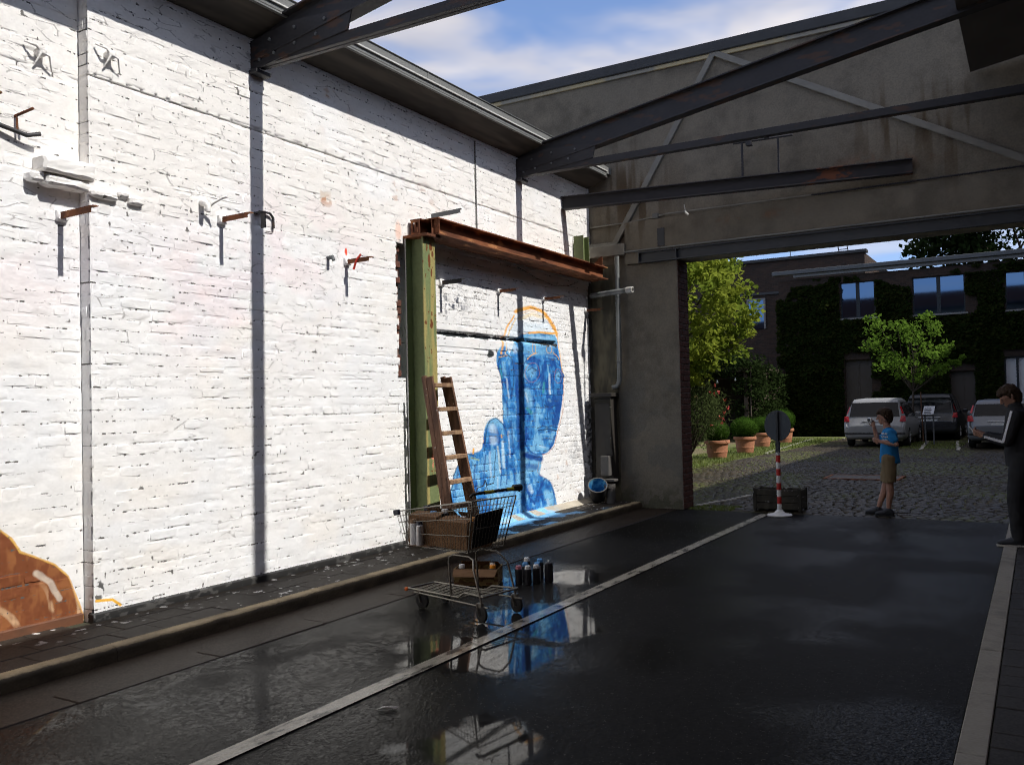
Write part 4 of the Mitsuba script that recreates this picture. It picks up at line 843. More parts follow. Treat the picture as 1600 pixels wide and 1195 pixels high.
put(rf, 'deck', extrude([(5.38, 5.65), (9.6, 5.65 + 4.22 * sl), (9.6, 5.70 + 4.22 * sl), (5.38, 5.70)], 21.4, (0, 12.42, 0), (1, 0, 0), (0, 0, 1)), 'roof_dark')
put(rf, 'added_upstand', box(5.381, -9, 5.702, 5.50, 8.75, 5.955), 'roof_dark')  # unseen strip added so the roof shadow ends at the wall foot
mb_ = whole('added_back_building', 'tall brick building added unseen behind the hall to darken the window reflections', 'building', box(-22, -24, 0, 26, -12, 9.9), 'red_brick')  # unseen block added to cut low sky from the yard window reflections
sw = whole('hall_side_wall', 'dark brick side wall on the right of the hall outside the view', 'wall', box(9.4, -9, 0, 9.7, 12.5, 6.6), 'red_brick')
# ------------------------------------------------------------------ materials of the objects in the hall
def wood_col(c0, c1, s=1.0):
    def f(p, n, uv):
        g = fbm(p.x * 26 * s + 3 * fbm(p.z * 2, p.y, 1.0, 2), p.y * 26 * s, p.z * 2.4, 4)
        sp = smoothstep(0.84, 0.88, noise(p.x * 60, p.y * 60, p.z * 30)) * smoothstep(0.5, 0.6, noise(p.x * 9, p.y * 9, p.z * 5))
        return mix(mix(c0, c1, smoothstep(0.3, 0.7, g)), (0.55, 0.53, 0.50), sp * 0.7)
    return f
plain('ladder_wood', proc(wood_col((0.165, 0.085, 0.052), (0.075, 0.038, 0.025))), 0.75)
plain('rung_wood', proc(wood_col((0.30, 0.19, 0.11), (0.17, 0.10, 0.06))), 0.75)
plain('crate_wood', proc(wood_col((0.050, 0.044, 0.032), (0.026, 0.024, 0.018), 0.6)), 0.85)
plain('cardboard', proc(lambda p, n, uv: mix((0.20, 0.11, 0.052), (0.15, 0.08, 0.038), fbm(p.x * 6, p.y * 6, p.z * 25, 3))), 0.85)
plain('cardboard_print', proc(lambda p, n, uv: mix((0.19, 0.13, 0.05), (0.10, 0.047, 0.02), smoothstep(0.5, 0.55, noise(p.x * 22, p.y * 22, p.z * 40)))), 0.8)
plain('chrome', (0.30, 0.285, 0.25), 0.38, metal=0.9)
plain('black_plastic', (0.018, 0.018, 0.020), 0.4)
plain('navy_plastic', (0.015, 0.017, 0.035), 0.4)
plain('rubber', (0.016, 0.016, 0.016), 0.7)
plain('yellow_plastic', (0.42, 0.37, 0.04), 0.45)
plain('orange_plastic', (0.75, 0.16, 0.03), 0.45)
plain('can_dark', (0.030, 0.030, 0.036), 0.3, metal=0.3)
plain('can_silver', (0.55, 0.55, 0.56), 0.35, metal=0.7)
plain('can_white', (0.70, 0.70, 0.69), 0.4)
plain('cap_blue', (0.10, 0.30, 0.62), 0.45)
plain('cap_orange', (0.80, 0.30, 0.02), 0.45)
plain('cap_pink', (0.45, 0.16, 0.20), 0.45)
plain('bucket_blue', proc(lambda p, n, uv: mix((0.02, 0.12, 0.28), (0.10, 0.30, 0.46), smoothstep(0.4, 0.6, fbm(p.x * 20, p.y * 20, p.z * 20, 3)))), 0.3)
plain('grey_plastic', (0.085, 0.08, 0.075), 0.6)
plain('tape_red', (0.62, 0.05, 0.03), 0.6)
plain('paper', (0.6, 0.58, 0.55), 0.9)
plain('duct_dark', proc(lambda p, n, uv: mix((0.040, 0.034, 0.028), (0.022, 0.020, 0.018), fbm(p.x * 9, p.y * 9, p.z * 3, 3))), 0.6)
plain('sign_back', (0.032, 0.036, 0.042), 0.5)
plain('sign_white', (0.62, 0.62, 0.60), 0.5)
plain('sign_red', (0.42, 0.025, 0.02), 0.5)

# ------------------------------------------------------------------ the green column, the rusty lintel and what is fixed to the wall
col = thing('steel_column', 'pale green H column with rust spots carrying the rusty beam', 'column')
put(col, 'front_flange', box(0.243, 7.755, 0.085, 0.257, 7.985, 3.475, 0.002), 'green_paint')
put(col, 'web', box(0.02, 7.862, 0.085, 0.243, 7.874, 3.475), 'green_paint')
put(col, 'back_flange', box(0.008, 7.762, 0.085, 0.020, 7.98, 3.475), 'green_paint')
put(col, 'painted_edge', box(0.008, 7.756, 0.085, 0.020, 7.7615, 3.475), 'white_edge', label='edge of the back flange painted white')
put(col, 'cap_plate', box(0.0, 7.74, 3.476, 0.33, 8.0, 3.505, 0.002), 'rust')
put(col, 'base_plate', box(0.0, 7.72, 0.085, 0.30, 8.02, 0.10, 0.002), 'rust')
# where the bricks were cut back for the column, broken unpainted brick ends show
r_ = np.random.default_rng(61)
for i in range(17):
    z = 1.94 + i * PITCH
    x = -0.045 - 0.05 * r_.random()
    b_ = box(-0.128, 7.59 + 0.03 * r_.random(), z + 0.005, x, 7.752, min(z + PITCH - 0.006, 3.415), 0.008).subdivide()
    v = np.array(b_.vertices); v += 0.014 * (meshkit.fbm(v * 30, 3, i)[:, None] - 0.5); b_.vertices = v
    put(wall, 'cut_brick', b_, 'red_brick')
put(wall, 'cut_mortar', box(-0.129, 7.585, 1.935, -0.10, 7.757, 3.415), 'red_mortar', label='unpainted brick ends in the gap beside the green column')
rb = thing('rusty_beam', 'pair of rusty steel beams laid across the green column', 'beam')
put(rb, 'beam', ibeam((0.10, 7.84, 3.602), (0.10, 12.42, 3.585), 0.19, 0.15, 0.014, 0.010), 'rust')
put(rb, 'beam', ibeam((0.275, 7.90, 3.602), (0.275, 12.36, 3.585), 0.19, 0.185, 0.014, 0.010), 'rust')
for y in (7.93,):
    put(rb, 'stiffener', box(0.282, y, 3.522, 0.355, y + 0.012, 3.682), 'rust')
put(rb, 'end_plate', cat_([box(0.045, 7.828, 3.505, 0.165, 7.838, 3.545), box(0.045, 7.828, 3.655, 0.165, 7.838, 3.69), box(0.045, 7.828, 3.545, 0.07, 7.838, 3.655), box(0.095, 7.828, 3.545, 0.115, 7.838, 3.655), box(0.14, 7.828, 3.545, 0.165, 7.838, 3.655)]), 'rust')
st = thing('post_stub', 'short grey green steel post standing on the rusty beam by the corner', 'post')
put(st, 'post', ibeam((0.10, 12.0, 3.685), (0.10, 12.0, 4.13), 0.20, 0.16, 0.012, 0.01, up=(0, 1, 0)), 'green_paint')
put(st, 'gusset', cat_([box(0.15, 12.16, 3.685, 0.36, 12.25, 3.70), extrude([(0, 0), (0.19, 0), (0.19, 0.13), (0.16, 0.13)], 0.012, (0.16, 12.21, 3.699), (1, 0, 0), (0, 0, 1))]), 'rust')

def bracket(y, z, L, x0, h, label, m='rust', tilt=0.0, extra=None):
    b = thing('wall_bracket', label, 'bracket', 'steel brackets cut off short on the white wall')
    e = (x0 + L, y, z + tilt * L)
    d, s, u = frame(A(*e) - A(x0, y, z))
    arm = cat_([bar((x0 - 0.05, y, z), e, 0.042, 0.006), bar((x0 - 0.05, y - 0.019, z - h / 2), (e[0] - 0.03, y - 0.019, e[2] - h * 0.4), 0.006, h)])
    put(b, 'arm', arm, m)
    put(b, 'foot', box(x0 - 0.02, y - 0.045, z - h - 0.01, x0 + 0.035, y + 0.045, z + 0.025, 0.012), 'brick_paint', 40)
    if extra: extra(b, y, z, x0, L)
    return b
def tape(b, y, z, x0, L):
    put(b, 'tape', tube([(x0 + 0.12, y - 0.03, z - 0.11), (x0 + 0.16, y - 0.032, z - 0.02), (x0 + 0.21, y - 0.02, z + 0.035)], 0.011, 6), 'tape_red', True, label='red strip of tape tied round the bracket')
bracket(3.83, 3.09, 0.42, -0.12, 0.05, 'rusty bracket just below the broken corbel, leftmost on the white wall')
bracket(5.21, 3.275, 0.37, 0.0, 0.045, 'rust brown bracket with a paint covered foot left of the first long shadow')
bracket(6.80, 3.115, 0.34, 0.0, 0.045, 'dark bracket with red tape wound round it, left of the green column', extra=tape)
bracket(8.46, 3.08, 0.34, -0.012, 0.05, 'dark bracket just right of the green column under the rusty beam', 'steel_dark')
bracket(9.74, 3.10, 0.31, -0.012, 0.035, 'rust orange bracket left above the orange arc of the painted head')
bracket(10.95, 3.11, 0.32, -0.012, 0.035, 'rust orange bracket right above the orange arc of the painted head')
bracket(12.30, 3.05, 0.30, -0.012, 0.035, 'rust orange bracket close to the dark corner')
b = thing('wall_bracket', 'grey flat bar sticking out above the left end of the rusty beam', 'bracket', None)
put(b, 'arm', cat_([bar((-0.02, 8.30, 3.84), (0.33, 8.42, 3.885), 0.05, 0.008), bar((-0.02, 8.275, 3.815), (0.33, 8.395, 3.86), 0.008, 0.05)]), 'steel_grey')
b = whole('wall_hook', 'white painted bent pipe hook left of the rust brown bracket', 'hook', cat_([tube([(-0.02, 5.00, 3.37), (0.05, 5.0, 3.36), (0.08, 5.0, 3.33), (0.085, 5.0, 3.28)], [0.03, 0.03, 0.024, 0.02], 8), tube([(0.03, 5.01, 3.30), (0.10, 5.04, 3.36), (0.16, 5.08, 3.40), (0.20, 5.10, 3.41)], 0.012, 6)]), 'brick_paint', True)
b = thing('wall_strap', 'dark bent steel strap on the wall where the first long shadow passes', 'bracket')
put(b, 'strap', cat_([bar((0.0, 5.60, 3.385), (0.10, 5.60, 3.385), 0.05, 0.012), bar((0.095, 5.60, 3.39), (0.095, 5.60, 3.24), 0.05, 0.012, up=(0, 1, 0)), tube([(0.02, 5.62, 3.40), (0.03, 5.74, 3.405), (0.02, 5.79, 3.37), (0.015, 5.80, 3.28)], 0.012, 6)]), 'steel_dark')
put(b, 'wire', tube([(0.012, 5.80, 3.30), (0.01, 5.795, 3.24), (0.012, 5.70, 3.235)], 0.004, 5), 'steel_dark', True)
for y, z, lab, x0 in ((3.67, 4.22, 'white painted three legged anchor left of the wall step', -0.12), (4.14, 4.33, 'white painted three legged anchor right of the wall step', 0.0)):
    t = thing('wall_anchor', lab, 'anchor')
    put(t, 'boss', box(x0 - 0.01, y - 0.032, z - 0.032, x0 + 0.075, y + 0.032, z + 0.032, 0.016).subdivide(), 'brick_paint', 50)
    for dy, dz in ((-0.11, 0.05), (-0.04, -0.10), (0.09, -0.11)):
        put(t, 'leg', tube([(x0 + 0.05, y, z), (x0 + 0.07, y + dy * 0.5, z + dz * 0.3 + 0.01), (x0 + 0.02, y + dy, z + dz)], [0.013, 0.009, 0.006], 6), 'brick_paint', True)
t = thing('wall_rail', 'rusty rods and bent flat bar at the left edge of the white wall', 'rail')
put(t, 'bar', tube([(-0.09, 2.9, 3.70), (-0.08, 3.35, 3.62), (-0.06, 3.55, 3.585), (-0.03, 3.63, 3.61)], 0.016, 6), 'steel_dark', True)
for y, z in ((3.28, 3.77), (3.50, 3.72)):
    put(t, 'rod', cat_([tube([(-0.13, y, z), (0.05, y + 0.03, z + 0.03)], 0.010, 6), tube([(-0.10, y, z), (-0.09, y, z - 0.13)], 0.008, 6)]), 'rust', True)
t = whole('wall_stub', 'small bent pipe end left of the bracket with red tape', 'pipe', tube([(-0.02, 6.53, 3.10), (0.06, 6.53, 3.105), (0.075, 6.53, 3.07)], [0.022, 0.022, 0.018], 8), 'steel_grey', True)
whole('wall_wire', 'thin grey conduit running down the white wall above the rusty beam', 'conduit', tube([(0.012, 9.225, 4.93), (0.012, 9.23, 4.4), (0.012, 9.23, 3.72)], 0.009, 6), 'zinc', True)
whole('hanging_cable', 'thin pale cable drooping under the rusty beam', 'cable', tube([(0.02, 10.2, 3.46), (0.03, 10.7, 3.36), (0.03, 11.2, 3.31), (0.03, 11.7, 3.36), (0.02, 12.0, 3.45)], 0.006, 5), 'grey_plastic', True)

# corner: downpipe, overflow pipe, hopper, pipe foot, bucket
t = thing('downpipe', 'grey metal downpipe on the concrete wall beside the corner', 'downpipe')
put(t, 'pipe', tube([(0.50, 12.40, 3.84), (0.50, 12.40, 2.4), (0.495, 12.40, 1.97), (0.485, 12.40, 1.90), (0.45, 12.40, 1.855), (0.38, 12.39, 1.83)], 0.037, 12), 'pipe_grey', True)
for z in (3.2, 2.2):
    put(t, 'clip', tube([(0.50, 12.40, z), (0.50, 12.40, z + 0.03)], 0.043, 12), 'steel_grey')
t = thing('overflow_pipe', 'short open ended grey pipe sticking out of the corner below the rusty beam', 'pipe')
put(t, 'pipe', tube([(0.06, 12.38, 3.265), (0.45, 12.28, 3.275), (0.74, 12.21, 3.28)], 0.040, 14), 'pipe_grey', True)
end = lathe([(0.030, 0.0), (0.030, 0.11), (0.045, 0.11), (0.048, 0.10), (0.048, 0.0), (0.030, 0.0)], 18)
R = np.eye(4); d, s, u = frame((0.29, -0.07, 0.005)); R[:3, :3] = np.column_stack([s, u, np.cross(s, u)]); R[:3, :3] = np.column_stack([np.cross(u, d), u, d]); R[:3, 3] = (0.735, 12.211, 3.28)
end.apply_transform(R)
put(t, 'socket', end, 'zinc_bright', 40)
t = thing('drain_hopper', 'tall dark wooden drain casing in the corner', 'drain')
put(t, 'casing', hull([(x, y, z) for x in (0.13, 0.40) for y in (12.26, 12.46) for z in (0.35, 1.68)] + [(0.42, 12.24, 0.4), (0.42, 12.46, 0.4)]), 'duct_dark')
put(t, 'lid', box(0.09, 12.20, 1.69, 0.44, 12.48, 1.75, 0.006), 'duct_dark')
put(t, 'batten', cat_([box(0.385, 12.235, 0.9, 0.41, 12.258, 1.66, 0.004), box(0.12, 12.235, 1.60, 0.385, 12.258, 1.66, 0.004)]), 'crate_wood')
t = thing('pipe_foot', 'pale pipe foot with a collar standing by the tipped bucket', 'pipe')
put(t, 'sleeve', box(0.27, 12.12, 0.50, 0.41, 12.24, 0.80, 0.01), 'grey_plastic')
put(t, 'collar', cat_([box(0.22, 12.10, 0.42, 0.50, 12.25, 0.455, 0.004), lathe([(0, 0), (0.085, 0), (0.085, 0.06), (0, 0.06)], 18, (0.40, 12.15, 0.32))]), 'grey_plastic', 40)
put(t, 'pipe', lathe([(0, 0), (0.068, 0), (0.068, 0.25), (0, 0.25)], 18, (0.42, 12.15, 0.09)), 'grey_plastic', 40)
t = thing('bucket', 'black paint bucket tipped on its side with blue paint inside', 'bucket')
shell = lathe([(0.0, 0.0), (0.105, 0.0), (0.108, 0.01), (0.140, 0.27), (0.146, 0.275), (0.146, 0.29), (0.134, 0.29)], 28)
inner = lathe([(0.134, 0.29), (0.128, 0.26), (0.102, 0.012), (0.0, 0.012)], 28)
rim = lathe([(0.134, 0.288), (0.148, 0.286), (0.148, 0.298), (0.134, 0.298), (0.134, 0.288)], 28)
d = unit((0.30, -0.62, 0.72)); s = unit(np.cross((0, 0, 1), d)); u = np.cross(d, s)
R = np.eye(4); R[:3, :3] = np.column_stack([s, u, d]); R[:3, 3] = (0.20, 12.15, 0.19)
for m_ in (shell, inner, rim): m_.apply_transform(R)
lift = 0.091 - shell.vertices[:, 2].min()
for m_ in (shell, inner, rim): m_.apply_translation((0, 0, lift))
put(t, 'shell', shell, 'black_plastic', 40); put(t, 'paint_coat', inner, 'bucket_blue', 40); put(t, 'rim', rim, 'grey_plastic', 40)

# ------------------------------------------------------------------ ladder
lad = thing('ladder', 'worn brown wooden ladder leaning on the green column', 'ladder')
TL, TR, BL, BR = A(0.335, 7.71, 1.93), A(0.315, 8.09, 1.93), A(0.635, 7.71, 0.094), A(0.60, 8.26, 0.094)
for a_, b_ in ((TL, BL), (TR, BR)):
    d = unit(b_ - a_); nrm = unit(np.cross(d, TR - TL))
    if nrm[0] < 0: nrm = -nrm
    put(lad, 'rail', bar(a_ + nrm * 0.012, b_ + nrm * 0.012, 0.034, 0.075, up=nrm, b=0.004), 'ladder_wood')
    put(lad, 'rail', bar(a_ - nrm * 0.057 - 0.02 * d, b_ - nrm * 0.052, 0.032, 0.058, up=nrm, b=0.004), 'ladder_wood')
for i in range(7):
    f = (1.93 - (1.84 - 0.262 * i)) / (1.93 - 0.094)
    pa, pb = TL + (BL - TL) * f, TR + (BR - TR) * f
    put(lad, 'rung', bar(pa + A(0.02, 0.012, 0), pb + A(0.02, -0.012, 0), 0.080, 0.046, b=0.005), 'rung_wood')

# ------------------------------------------------------------------ shopping cart
O, ea, ew = A(1.62, 5.62, 0), unit(A(0.985, -0.17, 0)), unit(A(0.17, 0.985, 0))
def L(a, w, z): return O + ea * a + ew * w + A(0, 0, z)
def wire(pts, r=0.0024, n=5): return tube([L(*q) for q in pts], r, n)
cart = thing('shopping_cart', 'chrome wire shopping cart holding cardboard boxes, front wheels to the left', 'cart')
def lerp(a, b, t): return tuple(np.array(a) * (1 - t) + np.array(b) * t)
C = dict(nbf=(-0.09, 0.06, 0.50), nbr=(0.66, 0.02, 0.505), ntf=(-0.16, 0.04, 0.765), ntr=(0.76, -0.03, 0.90), fbf=(-0.09, 0.34, 0.50), fbr=(0.66, 0.42, 0.505), ftf=(-0.16, 0.38, 0.765), ftr=(0.76, 0.47, 0.90))
ws = []
for s_ in 'nf':
    bf, br, tf, tr = C[s_ + 'bf'], C[s_ + 'br'], C[s_ + 'tf'], C[s_ + 'tr']
    for i in range(27): ws.append(wire([lerp(bf, br, i / 26), lerp(tf, tr, i / 26)], 0.0019, 4))
    for h in (0.0, 0.33, 0.67, 0.86): ws.append(wire([lerp(bf, tf, h), lerp(br, tr, h)], 0.0030, 5))
for i in range(11): ws.append(wire([lerp(C['nbf'], C['fbf'], i / 10), lerp(C['ntf'], C['ftf'], i / 10)], 0.0022, 4)); ws.append(wire([lerp(C['nbf'], C['fbf'], i / 10), lerp(C['nbr'], C['fbr'], i / 10)], 0.0022, 4))
for h in (0.0, 0.33, 0.67): ws.append(wire([lerp(C['nbf'], C['ntf'], h), lerp(C['fbf'], C['ftf'], h)], 0.0028, 5))
for i in range(6): ws.append(wire([lerp(C['nbf'], C['nbr'], i / 5), lerp(C['fbf'], C['fbr'], i / 5)], 0.0028, 5))
for i in range(13): ws.append(wire([lerp(C['nbr'], C['fbr'], i / 12), lerp(C['ntr'], C['ftr'], i / 12)], 0.0022, 4))
for h in (0.0, 0.45, 0.8): ws.append(wire([lerp(C['nbr'], C['ntr'], h), lerp(C['fbr'], C['ftr'], h)], 0.0028, 5))
put(cart, 'basket', cat_(ws), 'chrome', True)
put(cart, 'rim', cat_([wire([C['ntr'], C['ntf'], C['ftf'], C['ftr'], ], 0.0055, 6), wire([C['nbr'], C['ntr']], 0.0055, 6), wire([C['fbr'], C['ftr']], 0.0055, 6), wire([lerp(C['nbr'], C['ntr'], 1), lerp(C['fbr'], C['ftr'], 1)], 0.005, 6)]), 'chrome', True)
put(cart, 'handle', wire([(0.76, -0.05, 0.935), (0.78, -0.045, 0.955), (0.79, 0.0, 0.96), (0.79, 0.46, 0.96), (0.78, 0.50, 0.955), (0.76, 0.505, 0.935)], 0.012, 8), 'black_plastic', True)
for a_, b_ in ((0.07, 0.17), (0.32, 0.41)):
    put(cart, 'grip', wire([(0.79, a_, 0.96), (0.79, b_, 0.96)], 0.0145, 8), 'yellow_plastic', True)
put(cart, 'coin_lock', bar(L(0.79, 0.40, 0.965), L(0.79, 0.50, 0.965), 0.05, 0.05, b=0.012), 'black_plastic')
put(cart, 'corner_bumper', bar(L(-0.19, 0.04, 0.752), L(-0.12, 0.04, 0.762), 0.03, 0.045, b=0.008), 'navy_plastic')
put(cart, 'corner_bumper', bar(L(-0.19, 0.38, 0.752), L(-0.12, 0.38, 0.762), 0.03, 0.045, b=0.008), 'navy_plastic')
put(cart, 'child_seat', hull([L(0.700, 0.06, 0.79), L(0.708, 0.06, 0.79), L(0.700, 0.38, 0.81), L(0.708, 0.38, 0.81), L(0.645, 0.06, 0.53), L(0.653, 0.06, 0.53), L(0.645, 0.34, 0.55), L(0.653, 0.34, 0.55)]), 'black_plastic')
put(cart, 'child_seat_wires', cat_([wire([(0.60 - 0.01 * i, 0.10 + 0.03 * i, 0.88), (0.56 - 0.01 * i, 0.10 + 0.03 * i, 0.66)], 0.0024, 4) for i in range(9)] + [wire([(0.60, 0.1, 0.88), (0.52, 0.34, 0.88)], 0.003, 5)]), 'chrome', True)
put(cart, 'hook', cat_([wire([(0.76, -0.02, 0.93), (0.77, 0.02, 1.0), (0.77, 0.09, 1.01), (0.765, 0.11, 1.05), (0.765, 0.13, 1.01), (0.77, 0.2, 1.02)], 0.004, 5)]), 'chrome', True)
fr = []
for w_ in (0.03, 0.42):
    k = 0.04 if w_ < 0.2 else -0.04
    fr.append(wire([(0.42, w_ + k, 0.14), (0.40, w_ + k, 0.40), (0.41, w_ + k, 0.445), (0.45, w_ + k, 0.465), (0.62, w_ + k, 0.465), (0.66, w_ + k, 0.445), (0.70, w_, 0.38), (0.775, w_, 0.14)], 0.0085, 7))
    fr.append(wire([(-0.08, w_ + 1.2 * k, 0.145), (0.50, w_ + k, 0.145), (0.56, w_ + k, 0.185), (0.80, w_, 0.19)], 0.0085, 7))
    fr.append(wire([(0.0, w_ + k, 0.125), (0.84, w_, 0.115)], 0.0075, 6))
fr.append(wire([(-0.08, 0.078, 0.145), (-0.08, 0.372, 0.145)], 0.0085, 7))
fr.append(wire([(0.80, 0.03, 0.19), (0.80, 0.42, 0.19)], 0.0085, 7))
for i in range(7): fr.append(wire([(-0.05, 0.10 + 0.04 * i, 0.14), (0.50, 0.10 + 0.04 * i, 0.14), (0.56, 0.10 + 0.04 * i, 0.18), (0.78, 0.10 + 0.04 * i, 0.185)], 0.003, 5))
put(cart, 'chassis', cat_(fr), 'chrome', True)
put(cart, 'front_bumper', bar(L(-0.105, 0.07, 0.135), L(-0.075, 0.07, 0.145), 0.03, 0.03, b=0.008), 'orange_plastic')
for (a_, w_) in ((0.05, 0.09), (0.05, 0.36), (0.76, 0.03), (0.76, 0.43)):
    ang = rng.uniform(-0.5, 0.5) if a_ > 0.5 else rng.uniform(-0.3, 0.3)
    ax = ea * math.sin(ang) + ew * math.cos(ang); c0 = L(a_, w_, 0.0615) - np.cross(ax, (0, 0, 1)) * -0.02
    wh = lathe([(0.0, -0.014), (0.050, -0.014), (0.0605, -0.009), (0.0605, 0.009), (0.050, 0.014), (0.0, 0.014)], 22)
    s = np.cross(ax, (0, 0, 1)); R = np.eye(4); R[:3, :3] = np.column_stack([s, np.cross(ax, s), ax]); R[:3, 3] = c0
    wh.apply_transform(R)
    if wh.volume < 0: wh.invert()
    wk = put(cart, 'wheel', wh, 'rubber', 40)
    put(wk, 'fork', cat_([bar(c0 + ax * 0.019 + A(0, 0, -0.01), L(a_, w_, 0.135) + ax * 0.019, 0.004, 0.028, up=ax), bar(c0 - ax * 0.019 + A(0, 0, -0.01), L(a_, w_, 0.135) - ax * 0.019, 0.004, 0.028, up=ax), box(*(L(a_, w_, 0.132) - 0.022), *(L(a_, w_, 0.142) + A(0.022, 0.022, 0)))]), 'chrome')
def carton(a0, a1, w0, w1, z0, z1, label, m='cardboard', lean=0.0):
    t = thing('cardboard_box', label, 'box')
    th = 0.005
    def slab(p, q): return hull([L(a, w, z) + ea * lean * (z - z0) for a in (p[0], q[0]) for w in (p[1], q[1]) for z in (p[2], q[2])])
    put(t, 'side', cat_([slab((a0, w0, z0), (a1, w0 + th, z1)), slab((a0, w1 - th, z0), (a1, w1, z1)), slab((a0, w0 + th, z0), (a0 + th, w1 - th, z1)), slab((a1 - th, w0 + th, z0), (a1, w1 - th, z1)), slab((a0 + th, w0 + th, z0), (a1 - th, w1 - th, z0 + th))]), m)
    f_ = [hull([L(a0, w0, z1), L(a1, w0, z1), L(a0 + 0.01, w0 + 0.10, z1 + 0.030), L(a1 - 0.01, w0 + 0.10, z1 + 0.030), L(a0, w0 + 0.002, z1 + 0.003), L(a1, w0 + 0.002, z1 + 0.003)]),
          hull([L(a0, w1, z1), L(a1, w1, z1), L(a0 + 0.01, w1 - 0.06, z1 + 0.05), L(a1 - 0.01, w1 - 0.06, z1 + 0.05), L(a0, w1 - 0.002, z1 + 0.003), L(a1, w1 - 0.002, z1 + 0.003)])]
    put(t, 'flap', f_[0], m); put(t, 'flap', f_[1], m)
    return t
carton(-0.07, 0.255, 0.085, 0.33, 0.512, 0.735, 'brown cardboard box at the narrow front end of the shopping cart')
carton(0.27, 0.60, 0.07, 0.36, 0.512, 0.715, 'brown cardboard box in the middle of the shopping cart')
def can(p, body, cap, label, lean=(0, 0), group=None, h=0.155, r=0.0325):
    t = thing('spray_can', label, 'can', group)
    B_ = lathe([(0, 0), (r - 0.002, 0), (r, 0.003), (r, h), (r * 0.93, h + 0.008), (r * 0.45, h + 0.018), (0, h + 0.018)], 16)
    K_ = lathe([(0, h + 0.016), (r * 0.80, h + 0.006), (r * 0.84, h + 0.01), (r * 0.82, h + 0.036), (r * 0.74, h + 0.040), (0, h + 0.040)], 16) if cap else lathe([(0, h + 0.018), (0.007, h + 0.018), (0.007, h + 0.036), (0, h + 0.036)], 10)
    R = trimesh.transformations.euler_matrix(lean[0], lean[1], 0); R[:3, 3] = p
    for m_ in (B_, K_): m_.apply_transform(R)
    put(t, 'body', B_, body, 40); put(t, 'cap', K_, cap or 'can_white', 40)
can(L(0.03, 0.037 + 0.012, 0.512) + A(0, 0, 0), 'can_white', 'rung_wood', 'white spray can with a beige cap standing by the cart side', h=0.16, r=0.030)
can(L(0.105, 0.047, 0.512), 'can_silver', 'navy_plastic', 'silver spray can with a dark cap standing by the cart side', h=0.15, r=0.029)
can(L(0.13, 0.18, 0.52), 'can_dark', 'cap_blue', 'spray can with a blue cap inside the front cardboard box', h=0.21)
can(L(0.20, 0.24, 0.52), 'can_dark', 'can_white', 'spray can with a white cap inside the front cardboard box', h=0.225)
for i, (a_, w_) in enumerate(((0.33, 0.24), (0.42, 0.22), (0.52, 0.25))):
    can(L(a_, w_, 0.52), 'can_dark', ('rung_wood', 'can_white', 'cap_orange')[i], ('spray can with a tan cap at the front of the middle cardboard box', 'spray can with a white cap in the centre of the middle cardboard box', 'spray can with an orange cap at the back of the middle cardboard box')[i], h=0.18)
# box and cans on the floor behind the cart
def fbox():
    t = thing('cardboard_box', 'yellow brown printed cardboard box of spray cans on the wet floor behind the cart', 'box')
    d = unit(A(0.93, 0.37, 0)); q = A(-d[1], d[0], 0); o = A(1.44, 6.52, 0.004)
    def P_(a, b, z): return o + d * a + q * b + A(0, 0, z)
    def slab(p, r): return hull([P_(a, b, z) for a in (p[0], r[0]) for b in (p[1], r[1]) for z in (p[2], r[2])])
    W_, D_, H_ = 0.40, 0.27, 0.145
    put(t, 'side', cat_([slab((0, 0, 0), (W_, .006, H_)), slab((0, D_ - .006, 0), (W_, D_, H_)), slab((0, .006, 0), (.006, D_ - .006, H_)), slab((W_ - .006, .006, 0), (W_, D_ - .006, H_)), slab((.006, .006, 0), (W_ - .006, D_ - .006, .006))]), 'cardboard_print')
    put(t, 'flap', hull([P_(0.02, D_, H_), P_(W_ - .02, D_, H_), P_(0.03, D_ - 0.10, H_ + 0.045), P_(W_ - .03, D_ - 0.10, H_ + 0.045), P_(0.02, D_ - .004, H_ - 0.002), P_(W_ - .02, D_ - .004, H_ - .002)]), 'cardboard')
    put(t, 'flap', hull([P_(0, 0, H_), P_(W_, 0, H_), P_(0.01, -0.09, H_ - 0.05), P_(W_ - .01, -0.09, H_ - 0.05), P_(0, .004, H_ + .002), P_(W_, .004, H_ + .002)]), 'cardboard')
    for i, (a, b, cap, lab) in enumerate(((0.06, 0.08, 'can_white', 'white capped can at the left corner of the floor box'), (0.32, 0.20, 'can_white', 'white capped can at the right back of the floor box'), (0.345, 0.07, 'cap_orange', 'bright orange capped can at the right corner of the floor box'))):
        can(P_(a, b, 0.01), 'can_dark', cap, lab, h=0.125)
fbox()
for (x, y, body, cap, lab, h) in ((1.865, 7.10, 'can_dark', 'can_white', 'dark white topped can standing farthest back among the floor cans', 0.175), (1.97, 7.16, 'can_dark', 'cap_blue', 'dark can with a pale blue cap at the back of the floor cans', 0.16),
                                  (1.92, 6.98, 'can_dark', 'cap_blue', 'dark can with a blue cap in the middle of the floor cans', 0.15), (2.02, 7.02, 'can_silver', 'cap_blue', 'silver can with a blue cap among the floor cans', 0.15),
                                  (1.93, 6.84, 'can_dark', 'cap_pink', 'can with a dull pink cap nearest the floor box', 0.145), (2.02, 6.85, 'can_dark', 'can_white', 'black can with a flat white top in front of the floor cans', 0.15), (2.06, 6.93, 'can_dark', 'can_white', 'black can with a white top just behind the front floor can', 0.15)):
    can(A(x, y, 0.001), body, cap, lab, h=h * 0.85)
can(A(2.14, 7.02, 0.001), 'can_dark', None, 'tall dark can with a silver rim at the right end of the floor cans', h=0.165, r=0.038)
